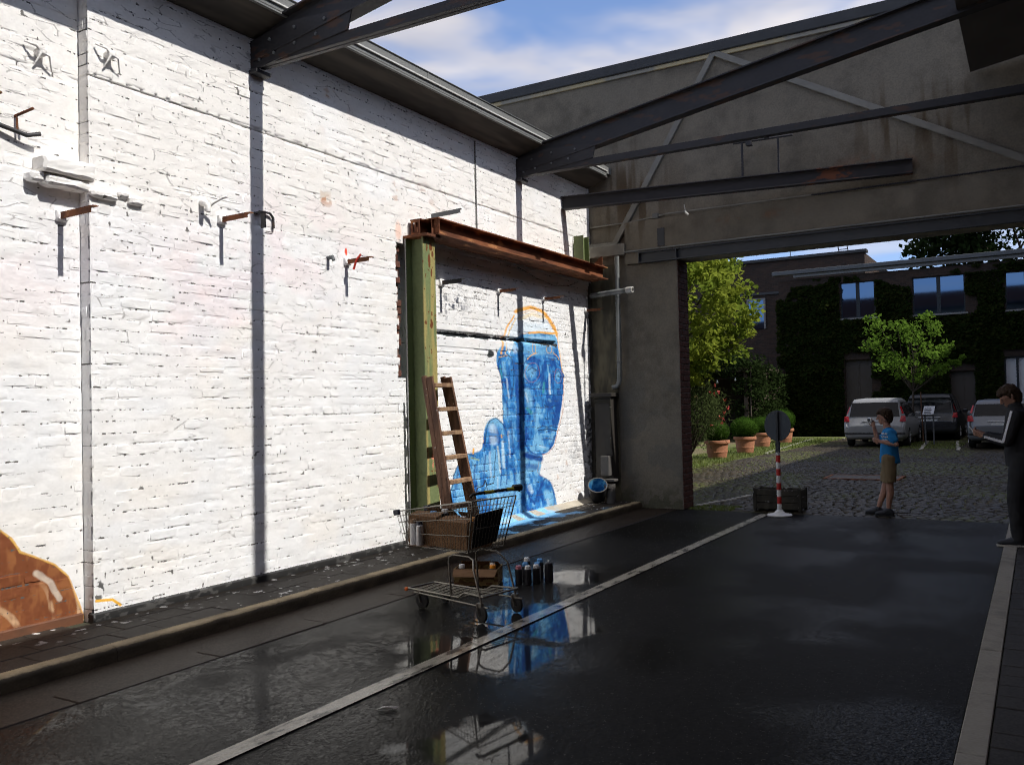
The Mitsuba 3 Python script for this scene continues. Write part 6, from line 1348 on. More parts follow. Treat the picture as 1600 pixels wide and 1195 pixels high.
# taller brick building behind on the left
bb = thing('brick_building', 'taller dark brick building behind the maple', 'building')
put(bb, 'wall', cat_([box(-20, 42, 0, -0.55, 42.3, 8.05), box(-0.85, 42.31, 0, -0.55, 50, 8.05)]), 'facade_brick')
put(bb, 'cornice', cat_([box(-20, 41.88, 8.06, -0.45, 42.4, 8.2, 0.01), box(-20, 41.93, 6.5, -0.52, 41.998, 6.62, 0.01)]), 'coping_dark')
put(bb, 'roof', box(-20, 42.3, 7.9, -0.86, 50, 8.0), 'roof_felt')
w_ = put(bb, 'window', cat_([box(-5.9, 41.9, 4.9, -5.82, 41.998, 6.35), box(-5.1, 41.9, 4.9, -5.02, 41.998, 6.35), box(-5.82, 41.9, 6.27, -5.1, 41.998, 6.35)]), 'facade_trim')
put(w_, 'pane', box(-5.82, 41.94, 4.9, -5.1, 41.96, 6.27), 'window_glass')
whole('roof_ladder', 'thin steel ladder standing on the roof edge of the dark brick building', 'ladder', cat_([tube([(-1.7, 42.6, 7.95), (-1.85, 42.6, 9.0)], 0.025, 5), tube([(-1.3, 42.6, 7.95), (-1.45, 42.6, 9.0)], 0.025, 5)] + [tube([(-1.72 - 0.05 * i, 42.6, 8.1 + 0.28 * i), (-1.32 - 0.05 * i, 42.6, 8.1 + 0.28 * i)], 0.018, 5) for i in range(4)]), 'steel_dark')
whole('roof_rod', 'thin lightning rod on the dark brick building', 'rod', tube([(-3.9, 42.4, 8.15), (-3.9, 42.4, 9.4)], 0.02, 5), 'steel_dark')
# tall tree behind the ivy building
bt = thing('tall_tree', 'tall dark tree rising behind the ivy building', 'tree')
r_ = np.random.default_rng(21)
cs = [A(6.5, 48, 9.2) + rand_dirs(1, r_)[0] * r_.uniform(0.3, 1) ** 0.5 * A(6.0, 3, 4.5) for i in range(360)]
cs = [c for c in cs if meshkit.fbm(c[None] * 0.5, 3, 7)[0] > 0.42]
put(bt, 'trunk', tube([(6.5, 48, 0), (6.4, 48, 5), (6.5, 48, 9)], [0.35, 0.28, 0.15], 10), 'bark', True)
put(bt, 'branches', limbs((6.4, 48, 5.5), cs[::12], 0.1, 3), 'bark', True)
put(bt, 'crown', clump_leaves(cs, [1.0] * len(cs), [95] * len(cs), 0.15, 22), 'leaf_dark', stuff=True)
# unseen building added to cast shade over the right part of the yard
sb = thing('added_shade_building', 'brick building added outside the view to shade the right of the yard', 'building')
put(sb, 'wall', box(9.5, 13.0, 0, 16, 41.0, 9.4), 'facade_brick')
put(sb, 'roof', box(9.4, 12.95, 9.41, 16, 41.1, 9.6), 'roof_felt')

# ------------------------------------------------------------------ cars, notice board
plain('car_white', (0.24, 0.245, 0.25), 0.28, spec=0.5, clearcoat=0.8, clearcoat_gloss=0.95)
plain('car_silver', (0.15, 0.16, 0.175), 0.28, metal=0.3, clearcoat=0.8, clearcoat_gloss=0.95)
plain('car_dark', (0.025, 0.027, 0.032), 0.28, metal=0.2, clearcoat=0.8, clearcoat_gloss=0.95)
plain('car_glass', (0.008, 0.009, 0.011), 0.08, spec=0.22)
plain('car_trim', (0.025, 0.025, 0.027), 0.5)
plain('plate_white', (0.62, 0.62, 0.60), 0.5)
plain('lamp_red', (0.40, 0.015, 0.02), 0.2)
plain('lamp_clear', (0.55, 0.56, 0.58), 0.15)
plain('alloy', (0.55, 0.56, 0.57), 0.3, metal=0.8)
def make_car(t, x0, y0, W, paint, rear=True, h=1.47, length=4.4):
    """car whose visible end stands at y0, facing -y; x from x0 to x0 + W. Sections run from the end inwards."""
    half = W / 2; cx = x0 + half
    def ring(y, pts):           # pts: (half-width factor, z) from the sill up one side
        left = [(cx - half * a, y0 + y, z) for a, z in pts]; right = [(cx + half * a, y0 + y, z) for a, z in pts[::-1]]
        return left + right
    belt = 0.93
    def sect(y, zb, za, top, tw, bw=1.0, inset=0.0):
        return ring(y, [(0.90 * bw, zb), (0.985 * bw, zb + 0.10), (1.0 * bw, zb + 0.28), (0.995 * bw, za - 0.06), (0.95 * bw, za), (tw, top - 0.10), (tw * 0.93, top - 0.02), (tw * 0.6, top)])
    S = [sect(-0.005, 0.36, 0.62, 0.66, 0.84, 0.90), sect(0.015, 0.30, 0.66, 0.70, 0.86, 0.955), sect(0.06, 0.27, 0.78, 0.82, 0.88, 0.98), sect(0.11, 0.25, 0.92, 0.97, 0.89, 0.99), sect(0.20, 0.24, belt, h - 0.22, 0.80), sect(0.30, 0.23, belt, h - 0.05, 0.755), sect(0.42, 0.23, belt, h, 0.745),
         sect(1.3, 0.22, belt - 0.01, h + 0.02, 0.75), sect(2.2, 0.22, belt - 0.03, h - 0.02, 0.74), sect(2.9, 0.22, belt - 0.06, belt + 0.12, 0.80), sect(3.3, 0.22, belt - 0.08, belt + 0.02, 0.86), sect(3.9, 0.23, 0.78, 0.84, 0.86, 0.98), sect(4.25, 0.27, 0.62, 0.68, 0.8, 0.93), sect(4.38, 0.34, 0.52, 0.56, 0.7, 0.84)]
    v = np.array([p for s_ in S for p in s_]); n = 16; f = []
    for i in range(len(S) - 1):
        for k in range(n - 1):
            a, b = i * n + k, (i + 1) * n + k
            f += [[a, a + 1, b + 1], [a, b + 1, b]]
        f += [[i * n + n - 1, i * n, (i + 1) * n], [i * n + n - 1, (i + 1) * n, (i + 1) * n + n - 1]]
    for k in range(1, n - 1):
        f += [[0, k + 1, k]]; q = (len(S) - 1) * n; f += [[q, q + k, q + k + 1]]
    body = trimesh.Trimesh(v, np.array(f), process=True); body.fix_normals()
    b_ = put(t, 'body', body, paint, 38)
    e = 0.006
    # rear or front glass, side glass
    put(t, 'window', hull([(cx - half * 0.80, y0 + 0.098 - e, belt + 0.03), (cx + half * 0.80, y0 + 0.098 - e, belt + 0.03), (cx - half * 0.735, y0 + 0.238 - e, h - 0.125), (cx + half * 0.735, y0 + 0.238 - e, h - 0.125), (cx, y0 + 0.088, belt + 0.03), (cx, y0 + 0.228, h - 0.12), (cx - half * 0.80, y0 + 0.17, belt + 0.03), (cx + half * 0.80, y0 + 0.17, belt + 0.03)]), 'car_glass')
    for sd in (-1, 1):
        for (ya, yb, yc, yd) in ((0.42, 1.22, 0.40, 1.22), (1.28, 2.12, 1.28, 1.98), (2.18, 2.86, 2.04, 2.22)):
            put(t, 'window', hull([(cx + sd * half * 0.957, y0 + ya, belt + 0.0), (cx + sd * half * 0.957, y0 + yb, belt - 0.01), (cx + sd * half * 0.785, y0 + yc, h - 0.12), (cx + sd * half * 0.785, y0 + yd, h - 0.13), (cx + sd * half * 0.93, y0 + ya, belt + 0.0), (cx + sd * half * 0.93, y0 + yb, belt - 0.01)]), 'car_glass')
        put(t, 'headlight' if not rear else 'tail_light', hull([(cx + sd * half * 0.985, y0 + 0.07, 0.80), (cx + sd * half * 0.985, y0 + 0.17, 0.80), (cx + sd * half * 0.80, y0 + 0.035, 0.80), (cx + sd * half * 0.97, y0 + 0.10, 0.97), (cx + sd * half * 0.84, y0 + 0.095, 0.97), (cx + sd * half * 0.97, y0 + 0.18, 0.97)]), 'lamp_red' if rear else 'lamp_clear')
        if rear: put(t, 'tail_light', hull([(cx + sd * half * 0.86, y0 + 0.17, 1.04), (cx + sd * half * 0.92, y0 + 0.21, 1.04), (cx + sd * half * 0.79, y0 + 0.245, 1.27), (cx + sd * half * 0.83, y0 + 0.29, 1.27), (cx + sd * half * 0.84, y0 + 0.165, 1.06)]), 'lamp_red')
        for yy in (0.85, 3.50):
            wy = A(cx + sd * (half - 0.10), y0 + yy, 0.31)
            w_ = lathe([(0.0, -0.10), (0.20, -0.10), (0.295, -0.085), (0.31, -0.05), (0.31, 0.05), (0.295, 0.085), (0.21, 0.10), (0.20, 0.075), (0.0, 0.075)], 28)
            w_.apply_transform(trimesh.transformations.rotation_matrix(math.pi / 2 * sd, (0, 1, 0))); w_.apply_translation(wy + A(sd * 0.015, 0, 0))
            wk = put(t, 'wheel', w_, 'rubber', 40)
            spk = cat_([bar(wy + A(sd * 0.10, 0, 0), wy + A(sd * 0.105, 0.185 * math.cos(q), 0.185 * math.sin(q)), 0.012, 0.05, up=(sd, 0, 0)) for q in np.arange(5) * 2 * math.pi / 5 + 0.4])
            put(wk, 'rim', spk, 'alloy')
    put(t, 'bumper_strip', hull([(cx - half * 0.93, y0 - 0.012, 0.40), (cx + half * 0.93, y0 - 0.012, 0.40), (cx - half * 0.93, y0 - 0.012, 0.455), (cx + half * 0.93, y0 - 0.012, 0.455), (cx - half * 0.97, y0 + 0.05, 0.40), (cx + half * 0.97, y0 + 0.05, 0.455), (cx + half * 0.97, y0 + 0.05, 0.40), (cx - half * 0.97, y0 + 0.05, 0.455)]), 'car_trim')
    put(t, 'number_plate', box(cx - 0.26, y0 - 0.014 + 0.02, 0.63, cx + 0.26, y0 + 0.06, 0.74, 0.003), 'plate_white')
    put(t, 'grip_bar', box(cx - 0.36, y0 + 0.025, 0.785, cx + 0.36, y0 + 0.07, 0.82, 0.008), 'alloy')
    for sd in (-1, 1):
        put(t, 'mirror', box(cx + sd * (half * 0.97 + 0.0), y0 + 2.62, 0.93, cx + sd * (half * 0.97 + 0.17), y0 + 2.74, 1.06, 0.03), paint)
    put(t, 'wiper', tube([(cx, y0 + 0.125, belt + 0.035), (cx + 0.3, y0 + 0.145, belt + 0.10)], 0.008, 5), 'car_trim')
c1 = thing('parked_car', 'white estate car seen from behind on the cobbles left of the young tree', 'car', 'cars parked in front of the ivy building')
make_car(c1, 0.60, 29.5, 1.84, 'car_white', h=1.52)
c2 = thing('parked_car', 'silver grey car half hidden behind the man at the right edge', 'car', 'cars parked in front of the ivy building')
make_car(c2, 4.15, 28.8, 1.78, 'car_silver', h=1.42)
c3 = thing('parked_car', 'dark car standing farther back between the white car and the notice board', 'car', 'cars parked in front of the ivy building')
make_car(c3, 1.75, 34.0, 1.80, 'car_dark', h=1.62)
nb = thing('notice_board', 'low slanted notice board on two legs right of the white car', 'sign')
put(nb, 'panel', hull([(2.76, 30.9, 0.98), (3.08, 30.9, 0.98), (2.80, 31.12, 1.24), (3.12, 31.12, 1.24), (2.76, 30.92, 0.96), (3.08, 30.92, 0.96)]), 'pale_curtain')
for i in range(4): put(nb, 'print_line', hull([(2.80 + 0.004 * i, 30.93 + 0.04 * i - 0.012, 1.025 + 0.047 * i), (3.02 + 0.004 * i - 0.05 * (i % 2), 30.93 + 0.04 * i - 0.012, 1.025 + 0.047 * i), (2.80 + 0.004 * i, 30.94 + 0.04 * i - 0.012, 1.037 + 0.047 * i), (3.02 + 0.004 * i, 30.94 + 0.04 * i - 0.012, 1.037 + 0.047 * i), (2.9, 30.96 + 0.04 * i, 1.02 + 0.047 * i)]), 'steel_dark')
for x in (2.82, 3.06): put(nb, 'leg', bar((x, 31.05, 0.0), (x, 31.05, 1.12), 0.045, 0.045, up=(0, 1, 0)), 'steel_grey')
# ------------------------------------------------------------------ people
plain('skin', proc(lambda p, n, uv: mix((0.40, 0.22, 0.155), (0.34, 0.17, 0.115), fbm(p.x * 25, p.y * 25, p.z * 25, 3))), 0.55)
plain('skin_tan', (0.27, 0.145, 0.10), 0.55)
plain('hair_brown', proc(lambda p, n, uv: mix((0.030, 0.019, 0.012), (0.055, 0.034, 0.020), noise(p.x * 160, p.y * 160, p.z * 60))), 0.6, spec=0.12)
plain('shirt_blue', proc(lambda p, n, uv: mix((0.015, 0.20, 0.46), (0.012, 0.165, 0.40), fbm(p.x * 14, p.y * 14, p.z * 6, 3))), 0.85)
plain('khaki', proc(lambda p, n, uv: mix((0.21, 0.155, 0.085), (0.16, 0.115, 0.06), fbm(p.x * 18, p.y * 18, p.z * 9, 3))), 0.9)
plain('shoe_dark', (0.020, 0.022, 0.028), 0.6)
plain('sole_pale', (0.42, 0.40, 0.36), 0.7)
plain('cloth_black', proc(lambda p, n, uv: mix((0.014, 0.014, 0.016), (0.022, 0.022, 0.024), fbm(p.x * 12, p.y * 12, p.z * 6, 3))), 0.85)
plain('stripe_white', (0.55, 0.55, 0.57), 0.8)

def ball(p, r, n=20): return m3.Manifold.sphere(1.0, n).scale(tuple(np.broadcast_to(r, 3).tolist())).translate(tuple(map(float, p)))
def chain(pts):
    """hulls of consecutive spheres: pts = [(point, radius or radii), ...]"""
    return sum((m3.Manifold.batch_hull([ball(*a), ball(*b)]) for a, b in zip(pts[:-1], pts[1:])), m3.Manifold())
def soft(man, length=0.014, it=10):
    m_ = man.refine_to_length(length).to_mesh()
    t = trimesh.Trimesh(m_.vert_properties[:, :3], m_.tri_verts, process=True)
    v0 = np.array(t.vertices)
    trimesh.smoothing.filter_taubin(t, 0.5, 0.53, it)
    v1 = np.array(t.vertices); far = np.linalg.norm(v1 - v0, axis=1) > 0.012
    v1[far] = v0[far]; t.vertices = v1      # a sliver triangle can throw a vertex out
    return t
def hand(wrist, tip_dir, palm_n, s=1.0, curl=0.9, thumb=1):
    """palm, four unequal bent fingers and a thumb; the fingers point along tip_dir and curl towards palm_n"""
    d, n_ = unit(tip_dir), unit(palm_n); n_ = unit(n_ - d * (d @ n_)); sd = np.cross(d, n_)
    w = A(*wrist); M_ = m3.Manifold()
    k0 = [w + d * 0.012 * s + sd * o * s for o in (-0.018, 0.018)]; k1 = [w + d * 0.082 * s + sd * o * s for o in (-0.030, 0.030)]
    M_ += m3.Manifold.batch_hull([ball(q, 0.0135 * s) for q in k0] + [ball(q, 0.0115 * s) for q in k1])
    for i, (o, ln) in enumerate(((-0.030, 0.060), (-0.010, 0.072), (0.010, 0.078), (0.030, 0.070))):
        p = w + d * 0.080 * s + sd * o * s; a = 0.25; pts = [(p, 0.0088 * s)]
        for seg, f_ in enumerate((0.42, 0.33, 0.25)):
            p = p + (d * math.cos(a) + n_ * math.sin(a)) * ln * f_ * s; a += curl
            pts.append((p, (0.0082 - 0.0008 * seg) * s))
        M_ += chain(pts)
    b = w + d * 0.030 * s + sd * 0.026 * s * thumb
    c = b + (d * 0.55 + sd * 0.65 * thumb + n_ * 0.5) * 0.036 * s; e = c + (d * 0.8 + n_ * 0.6) * 0.030 * s
    M_ += chain([(b, 0.0125 * s), (c, 0.0095 * s), (e, 0.0078 * s)])
    return M_
def head(c, look, s=1.0, up=(0, 0, 1)):
    """skull, jaw, brow, nose, lips, chin, ears; look is where the face points"""
    f = unit(look); sd = unit(np.cross(up, f)); u = np.cross(f, sd); C_ = A(*c)
    P = lambda a, b, z: C_ + (f * a + sd * b + u * z) * s
    M_ = m3.Manifold.batch_hull([ball(P(-0.015, 0, 0.028), 0.083 * s), ball(P(0.028, 0, 0.012), 0.066 * s), ball(P(-0.03, 0, 0.0), 0.07 * s)])
    M_ += m3.Manifold.batch_hull([ball(P(0.030, 0, 0.0), 0.060 * s), ball(P(0.052, 0, -0.085), 0.028 * s), ball(P(-0.005, 0.042, -0.055), 0.022 * s), ball(P(-0.005, -0.042, -0.055), 0.022 * s)])
    M_ += chain([(P(0.088, 0, 0.010), 0.010 * s), (P(0.104, 0, -0.026), 0.0125 * s)]) + ball(P(0.095, 0.010, -0.030), 0.009 * s) + ball(P(0.095, -0.010, -0.030), 0.009 * s)
    M_ += chain([(P(0.074, -0.032, 0.020), 0.010 * s), (P(0.086, 0, 0.020), 0.009 * s), (P(0.074, 0.032, 0.020), 0.010 * s)])
    M_ += chain([(P(0.077, -0.016, -0.056), 0.007 * s), (P(0.084, 0, -0.054), 0.008 * s), (P(0.077, 0.016, -0.056), 0.007 * s)]) + chain([(P(0.076, -0.014, -0.066), 0.007 * s), (P(0.082, 0, -0.067), 0.008 * s), (P(0.076, 0.014, -0.066), 0.007 * s)])
    for q in (-1, 1): M_ += m3.Manifold.batch_hull([ball(P(-0.010, q * 0.080, 0.012), (0.009 * s, 0.009 * s, 0.014 * s)), ball(P(-0.018, q * 0.086, 0.0), 0.010 * s), ball(P(-0.008, q * 0.078, -0.024), 0.008 * s)])
    return M_, P
def hair_cap(P, s, seed, long=0.0):
    M_ = m3.Manifold.batch_hull([ball(P(-0.020, 0, 0.044), 0.090 * s), ball(P(0.030, 0, 0.058), 0.066 * s), ball(P(-0.045, 0, 0.0), 0.070 * s)])
    M_ += m3.Manifold.batch_hull([ball(P(-0.055, 0, -0.02), 0.062 * s), ball(P(-0.05, 0, -0.06 - long), 0.045 * s)])
    for q in (-1, 1): M_ += chain([(P(0.02, q * 0.062, 0.05), 0.030 * s), (P(0.0, q * 0.074, 0.015), 0.020 * s), (P(-0.02, q * 0.074, -0.02 - long), 0.018 * s)])
    M_ += chain([(P(0.070, -0.045, 0.062), 0.022 * s), (P(0.086, 0, 0.060), 0.022 * s), (P(0.070, 0.045, 0.062), 0.022 * s)])
    t = soft(M_, 0.012, 6)
    v = np.array(t.vertices); nn = t.vertex_normals
    t.vertices = v + nn * 0.030 * s * (meshkit.fbm(v * A(60, 60, 24), 4, seed)[:, None] - 0.45)
    return t
def eyes(P, s): return [lathe([(0, -0.0105 * s), (0.0075 * s, -0.0075 * s), (0.0105 * s, 0), (0.0075 * s, 0.0075 * s), (0, 0.0105 * s)], 10, P(0.078, q * 0.030, 0.006)) for q in (-1, 1)]
def shoe(ankle, toe, s=1.0):
    a, t_ = A(*ankle), A(*toe); d = unit((t_ - a) * A(1, 1, 0)); z0 = 0.0
    g = A(a[0], a[1], 0)
    up_ = m3.Manifold.batch_hull([ball(a + A(0, 0, 0.0), 0.042 * s), ball(g - d * 0.045 * s + A(0, 0, 0.045), 0.036 * s), ball(g + d * 0.06 * s + A(0, 0, 0.048), 0.040 * s)]) + m3.Manifold.batch_hull([ball(g + d * 0.05 * s + A(0, 0, 0.047), 0.041 * s), ball(g + d * 0.150 * s + A(0, 0, 0.036), (0.034 * s, 0.034 * s, 0.026)), ball(g + d * 0.11 * s + np.cross(d, (0, 0, 1)) * 0.012 + A(0, 0, 0.036), (0.038 * s, 0.038 * s, 0.027))])
    sole = m3.Manifold.batch_hull([m3.Manifold.cylinder(0.018, r * s, r * s, 18).translate(tuple((g + d * o * s + A(0, 0, 0.002)).tolist())) for o, r in ((-0.045, 0.037), (0.06, 0.040), (0.12, 0.042), (0.155, 0.034))])
    return soft(up_, 0.012, 4), trimesh.Trimesh(sole.to_mesh().vert_properties[:, :3], sole.to_mesh().tri_verts)

def folds(t, amp, sx, sz, seed):
    v = np.array(t.vertices); t.vertices = v + t.vertex_normals * amp * (meshkit.fbm(v * A(sx, sx, sz), 4, seed)[:, None] - 0.5)
    return t

# the boy with the small camera
def boy():
    t = thing('person', 'boy in a bright blue T-shirt and khaki shorts holding up a small camera', 'person')
    X, Y = 4.235, 12.80
    q = lambda a, b, c: A(X + a, Y + b, c)
    Hd, P = head(q(-0.045, -0.005, 1.335), (-1, -0.10, -0.10), 0.93)
    Ls, Le, Lw = q(0.035, -0.150, 1.115), q(0.115, -0.175, 0.965), q(-0.085, -0.150, 1.005)
    Rs, Re, Rw = q(0.0, 0.130, 1.125), q(-0.145, 0.080, 0.985), q(-0.185, 0.03, 1.185)
    Lh, Rh = q(0.0, -0.075, 0.74), q(0.0, 0.075, 0.74)
    Lk, La, Lt = q(0.005, -0.085, 0.425), q(-0.020, -0.075, 0.085), q(-0.20, -0.085, 0.0)
    Rk, Ra, Rt = q(-0.065, 0.055, 0.425), q(-0.165, 0.045, 0.085), q(-0.36, 0.030, 0.0)
    body = Hd + chain([(q(-0.005, 0, 1.13), 0.058), (q(-0.015, 0, 1.19), 0.048), (q(-0.035, 0, 1.275), 0.047)])
    body += chain([(q(0, 0, 0.80), (0.085, 0.12, 0.08)), (q(0.0, 0, 0.95), (0.08, 0.115, 0.08)), (q(0.005, 0, 1.08), (0.085, 0.125, 0.075))])
    for s_, e_, w_ in ((Ls, Le, Lw), (Rs, Re, Rw)):
        body += chain([(q(0.01, (s_[1] - Y) * 0.6, 1.12), 0.05), (s_, 0.044), (e_ * 0.5 + s_ * 0.5, 0.038), (e_, 0.031), (e_ * 0.65 + w_ * 0.35, 0.033), (w_, 0.023)])
    for h_, k_, a_ in ((Lh, Lk, La), (Rh, Rk, Ra)):
        body += chain([(h_, 0.075), (h_ * 0.5 + k_ * 0.5, 0.064), (k_, 0.047), (k_ * 0.68 + a_ * 0.32 + A(0.012, 0, 0), 0.048), (k_ * 0.25 + a_ * 0.75, 0.033), (a_, 0.029)])
    body += hand(Lw, (-0.9, 0.25, 0.15), (0.1, 0.9, 0.35), 0.85, 0.5, 1)
    body += hand(Rw, (-0.15, -0.12, 1.0), (-0.55, -0.75, 0.0), 0.85, 0.75, -1)
    put(t, 'body', soft(body, 0.010, 8), 'skin', True)
    put(t, 'hair', hair_cap(P, 0.93, 3, 0.01), 'hair_brown', True)
    for e_ in eyes(P, 0.9): put(t, 'eye', e_, 'can_dark', True)
    sh = chain([(q(0.005, 0, 0.72), (0.128, 0.150, 0.03)), (q(0.005, 0, 0.82), (0.118, 0.145, 0.07)), (q(0.005, 0, 0.98), (0.108, 0.138, 0.08)), (q(0.008, 0, 1.09), (0.100, 0.140, 0.075)), (q(-0.003, 0, 1.160), (0.062, 0.085, 0.03))])
    for s_, e_ in ((Ls, Le), (Rs, Re)): sh += chain([(q(0.006, (s_[1] - Y) * 0.55, 1.115), 0.062), (s_, 0.060), (s_ * 0.38 + e_ * 0.62, 0.056)])
    sh = sh.trim_by_plane((0, 0, 1), 0.685)
    sh = soft(sh, 0.013, 8); sv = np.array(sh.vertices); k = np.clip((1.0 - sv[:, 2]) / 0.3, 0, 1)[:, None]
    put(t, 'shirt', folds(sh, 0.022, 16, 7, 4), 'shirt_blue', True)
    # illegible white handwriting across the front of the shirt
    ray = trimesh.Trimesh(sh.vertices, sh.faces)
    for i, (zz, x0, x1, ph) in enumerate(((1.105, -0.085, 0.010, 0.3), (1.065, -0.085, 0.020, 1.7), (1.02, -0.075, 0.000, 2.9))):
        xs = np.linspace(x0, x1, 34); pts = np.stack([X + xs, np.full(34, Y - 0.6), zz + 0.011 * np.sin(np.arange(34) * 1.35 + ph) + 0.005 * np.sin(np.arange(34) * 0.6)], 1)
        loc, idx, _ = ray.ray.intersects_location(pts, np.tile([[0, 1.0, 0]], (34, 1)), multiple_hits=False)
        if len(loc) > 8:
            loc = loc[np.argsort(loc[:, 0])]; put(t, 'print', tube(loc + A(0, -0.001, 0), 0.0042, 5), 'stripe_white', True)
    so = m3.Manifold()
    for h_, k_ in ((Lh, Lk), (Rh, Rk)): so += chain([(h_ + A(0, 0, 0.03), 0.095), (h_ * 0.55 + k_ * 0.45, 0.088), (h_ * 0.12 + k_ * 0.88, 0.082)])
    so += chain([(q(0, -0.03, 0.78), 0.10), (q(0, 0.03, 0.78), 0.10)])
    so = so.trim_by_plane((0, 0, 1), 0.455)
    put(t, 'shorts', folds(soft(so, 0.013, 7), 0.020, 18, 9, 8), 'khaki', True)
    for a_, b_ in ((La, Lt), (Ra, Rt)):
        u_, s_ = shoe(a_, b_, 0.92); put(t, 'shoe', u_, 'shoe_dark', True); put(t, 'sole', s_, 'rubber')
    hc = Rw + A(-0.045, -0.045, 0.105)
    c_ = thing('compact_camera', 'small pale compact camera in the raised hand of the boy', 'camera')
    d_, s_, u_ = frame((-0.75, -0.6, -0.05))
    put(c_, 'case', bar(hc - d_ * 0.012, hc + d_ * 0.012, 0.095, 0.058, b=0.006), 'can_silver')
    put(c_, 'lens', tube([hc + d_ * 0.012, hc + d_ * 0.028], 0.019, 14), 'can_dark', 40)
boy()

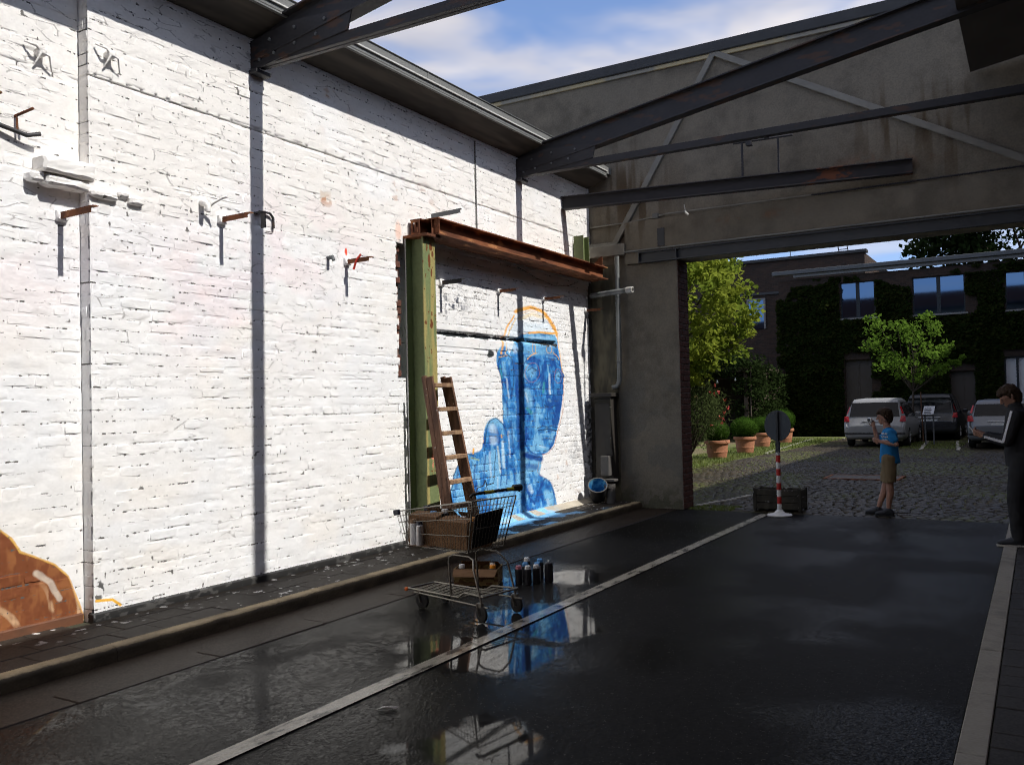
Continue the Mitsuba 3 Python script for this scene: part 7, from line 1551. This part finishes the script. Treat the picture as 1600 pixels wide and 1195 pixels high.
def man():
    t = thing('person', 'man in a black jacket with a white sleeve stripe at the right edge', 'person')
    X, Y = 5.80, 10.78
    q = lambda a, b, c: A(X + a, Y + b, c)
    Hd, P = head(q(-0.075, -0.01, 1.575), unit((-0.88, -0.12, -0.46)), 1.0, (-0.35, 0, 0.94))
    Ls, Le, Lw = q(-0.03, -0.190, 1.375), q(-0.115, -0.225, 1.105), q(-0.325, -0.130, 1.165)
    Rs, Re, Rw = q(-0.02, 0.190, 1.385), q(-0.10, 0.215, 1.115), q(-0.32, 0.05, 1.165)
    Lh, Rh = q(0.01, -0.095, 0.90), q(0.01, 0.095, 0.90)
    Lk, La, Lt = q(-0.055, -0.11, 0.50), q(-0.035, -0.10, 0.09), q(-0.3, -0.12, 0)
    Rk, Ra, Rt = q(-0.01, 0.10, 0.50), q(0.06, 0.10, 0.09), q(-0.2, 0.12, 0)
    body = Hd + chain([(q(-0.01, 0, 1.38), 0.075), (q(-0.035, 0, 1.45), 0.060), (q(-0.06, 0, 1.53), 0.057)])
    body += chain([(q(0, 0, 0.95), (0.10, 0.15, 0.09)), (q(0.0, 0, 1.15), (0.10, 0.14, 0.09)), (q(0.0, 0, 1.33), (0.105, 0.15, 0.08))])
    for s_, e_, w_ in ((Ls, Le, Lw), (Rs, Re, Rw)):
        body += chain([(q(0, (s_[1] - Y) * 0.6, 1.37), 0.06), (s_, 0.052), (e_, 0.038), (e_ * 0.65 + w_ * 0.35, 0.039), (w_, 0.027)])
    for h_, k_, a_ in ((Lh, Lk, La), (Rh, Rk, Ra)):
        body += chain([(h_, 0.09), (k_, 0.056), (k_ * 0.7 + a_ * 0.3 + A(0.015, 0, 0), 0.056), (a_, 0.036)])
    body += hand(Lw, (-0.85, 0.30, 0.30), (0.25, 0.75, 0.55), 1.0, 0.7, 1)
    body += hand(Rw, (-0.85, -0.20, 0.30), (0.25, -0.75, 0.55), 1.0, 0.7, -1)
    put(t, 'body', soft(body, 0.011, 8), 'skin_tan', True)
    put(t, 'hair', hair_cap(P, 1.0, 9), 'hair_brown', True)
    for e_ in eyes(P, 1.0): put(t, 'eye', e_, 'can_dark', True)
    j = chain([(q(0.01, 0, 0.85), (0.150, 0.195, 0.03)), (q(0.005, 0, 0.95), (0.148, 0.19, 0.07)), (q(0.0, 0, 1.18), (0.135, 0.18, 0.09)), (q(0.0, 0, 1.35), (0.125, 0.185, 0.085)), (q(-0.02, 0, 1.445), (0.085, 0.10, 0.035))])
    j += chain([(q(-0.02, 0, 1.43), 0.078), (q(-0.035, 0, 1.475), 0.072)])
    for s_, e_, w_ in ((Ls, Le, Lw), (Rs, Re, Rw)): j += chain([(q(0, (s_[1] - Y) * 0.6, 1.365), 0.08), (s_, 0.074), (s_ * 0.5 + e_ * 0.5, 0.066), (e_, 0.058), (e_ * 0.12 + w_ * 0.88, 0.042)])
    j = j.trim_by_plane((0, 0, 1), 0.825)
    jm = folds(soft(j, 0.015, 8), 0.022, 12, 9, 14)
    put(t, 'jacket', jm, 'cloth_black', True)
    ray = trimesh.Trimesh(jm.vertices, jm.faces)
    path = np.concatenate([np.linspace(Ls + A(0.0, 0, 0.05), Le, 16), np.linspace(Le, Le * 0.15 + Lw * 0.85, 14)[1:]])
    o_ = path + A(-0.028, -0.4, 0.0)
    for k_ in (0.0,):
        loc, idx, tri = ray.ray.intersects_location(o_, np.tile([[0.0, 1.0, 0]], (len(o_), 1)), multiple_hits=False)
        loc = loc[np.argsort(idx)]; nn = jm.face_normals[tri[np.argsort(idx)]]
        d_ = np.gradient(loc, axis=0); d_ /= np.linalg.norm(d_, axis=1, keepdims=True); sd = np.cross(nn, d_); sd /= np.linalg.norm(sd, axis=1, keepdims=True)
        a_, b_ = loc + nn * 0.004 + sd * 0.013, loc + nn * 0.004 - sd * 0.013; v = np.concatenate([a_, b_, a_ - nn * 0.01, b_ - nn * 0.01]); n = len(loc)
        f = []
        for i in range(n - 1):
            f += [[i, i + 1, n + i + 1], [i, n + i + 1, n + i], [2 * n + i, i + 1, i], [2 * n + i, 2 * n + i + 1, i + 1], [n + i, n + i + 1, 3 * n + i + 1], [n + i, 3 * n + i + 1, 3 * n + i]]
        put(t, 'stripe', trimesh.Trimesh(v, np.array(f), process=False), 'stripe_white', label='white stripe down the sleeve')
    tr = m3.Manifold()
    for h_, k_, a_ in ((Lh, Lk, La), (Rh, Rk, Ra)): tr += chain([(h_ + A(0, 0, 0.02), 0.115), (h_ * 0.5 + k_ * 0.5, 0.098), (k_, 0.080), (k_ * 0.5 + a_ * 0.5, 0.074), (a_ + A(0, 0, -0.02), 0.066)])
    tr += chain([(q(0.01, -0.04, 0.93), 0.125), (q(0.01, 0.04, 0.93), 0.125)])
    tr = tr.trim_by_plane((0, 0, 1), 0.055)
    put(t, 'trousers', folds(soft(tr, 0.016, 7), 0.022, 14, 9, 19), 'cloth_black', True)
    for a_, b_ in ((La, Lt), (Ra, Rt)):
        u_, s_ = shoe(a_, b_, 1.12); put(t, 'shoe', u_, 'shoe_dark', True); put(t, 'sole', s_, 'sole_pale', label='pale rubber sole')
    c_ = thing('phone', 'pale phone held low in front by the man in black', 'phone')
    m_ = (Lw + Rw) / 2 + A(-0.115, 0.0, 0.055)
    d_, s_, u_ = frame((-0.55, 0, 0.83), (0, 1, 0))
    put(c_, 'case', bar(m_ - d_ * 0.06, m_ + d_ * 0.06, 0.008, 0.062, up=(0, 1, 0), b=0.002), 'can_white')
man()
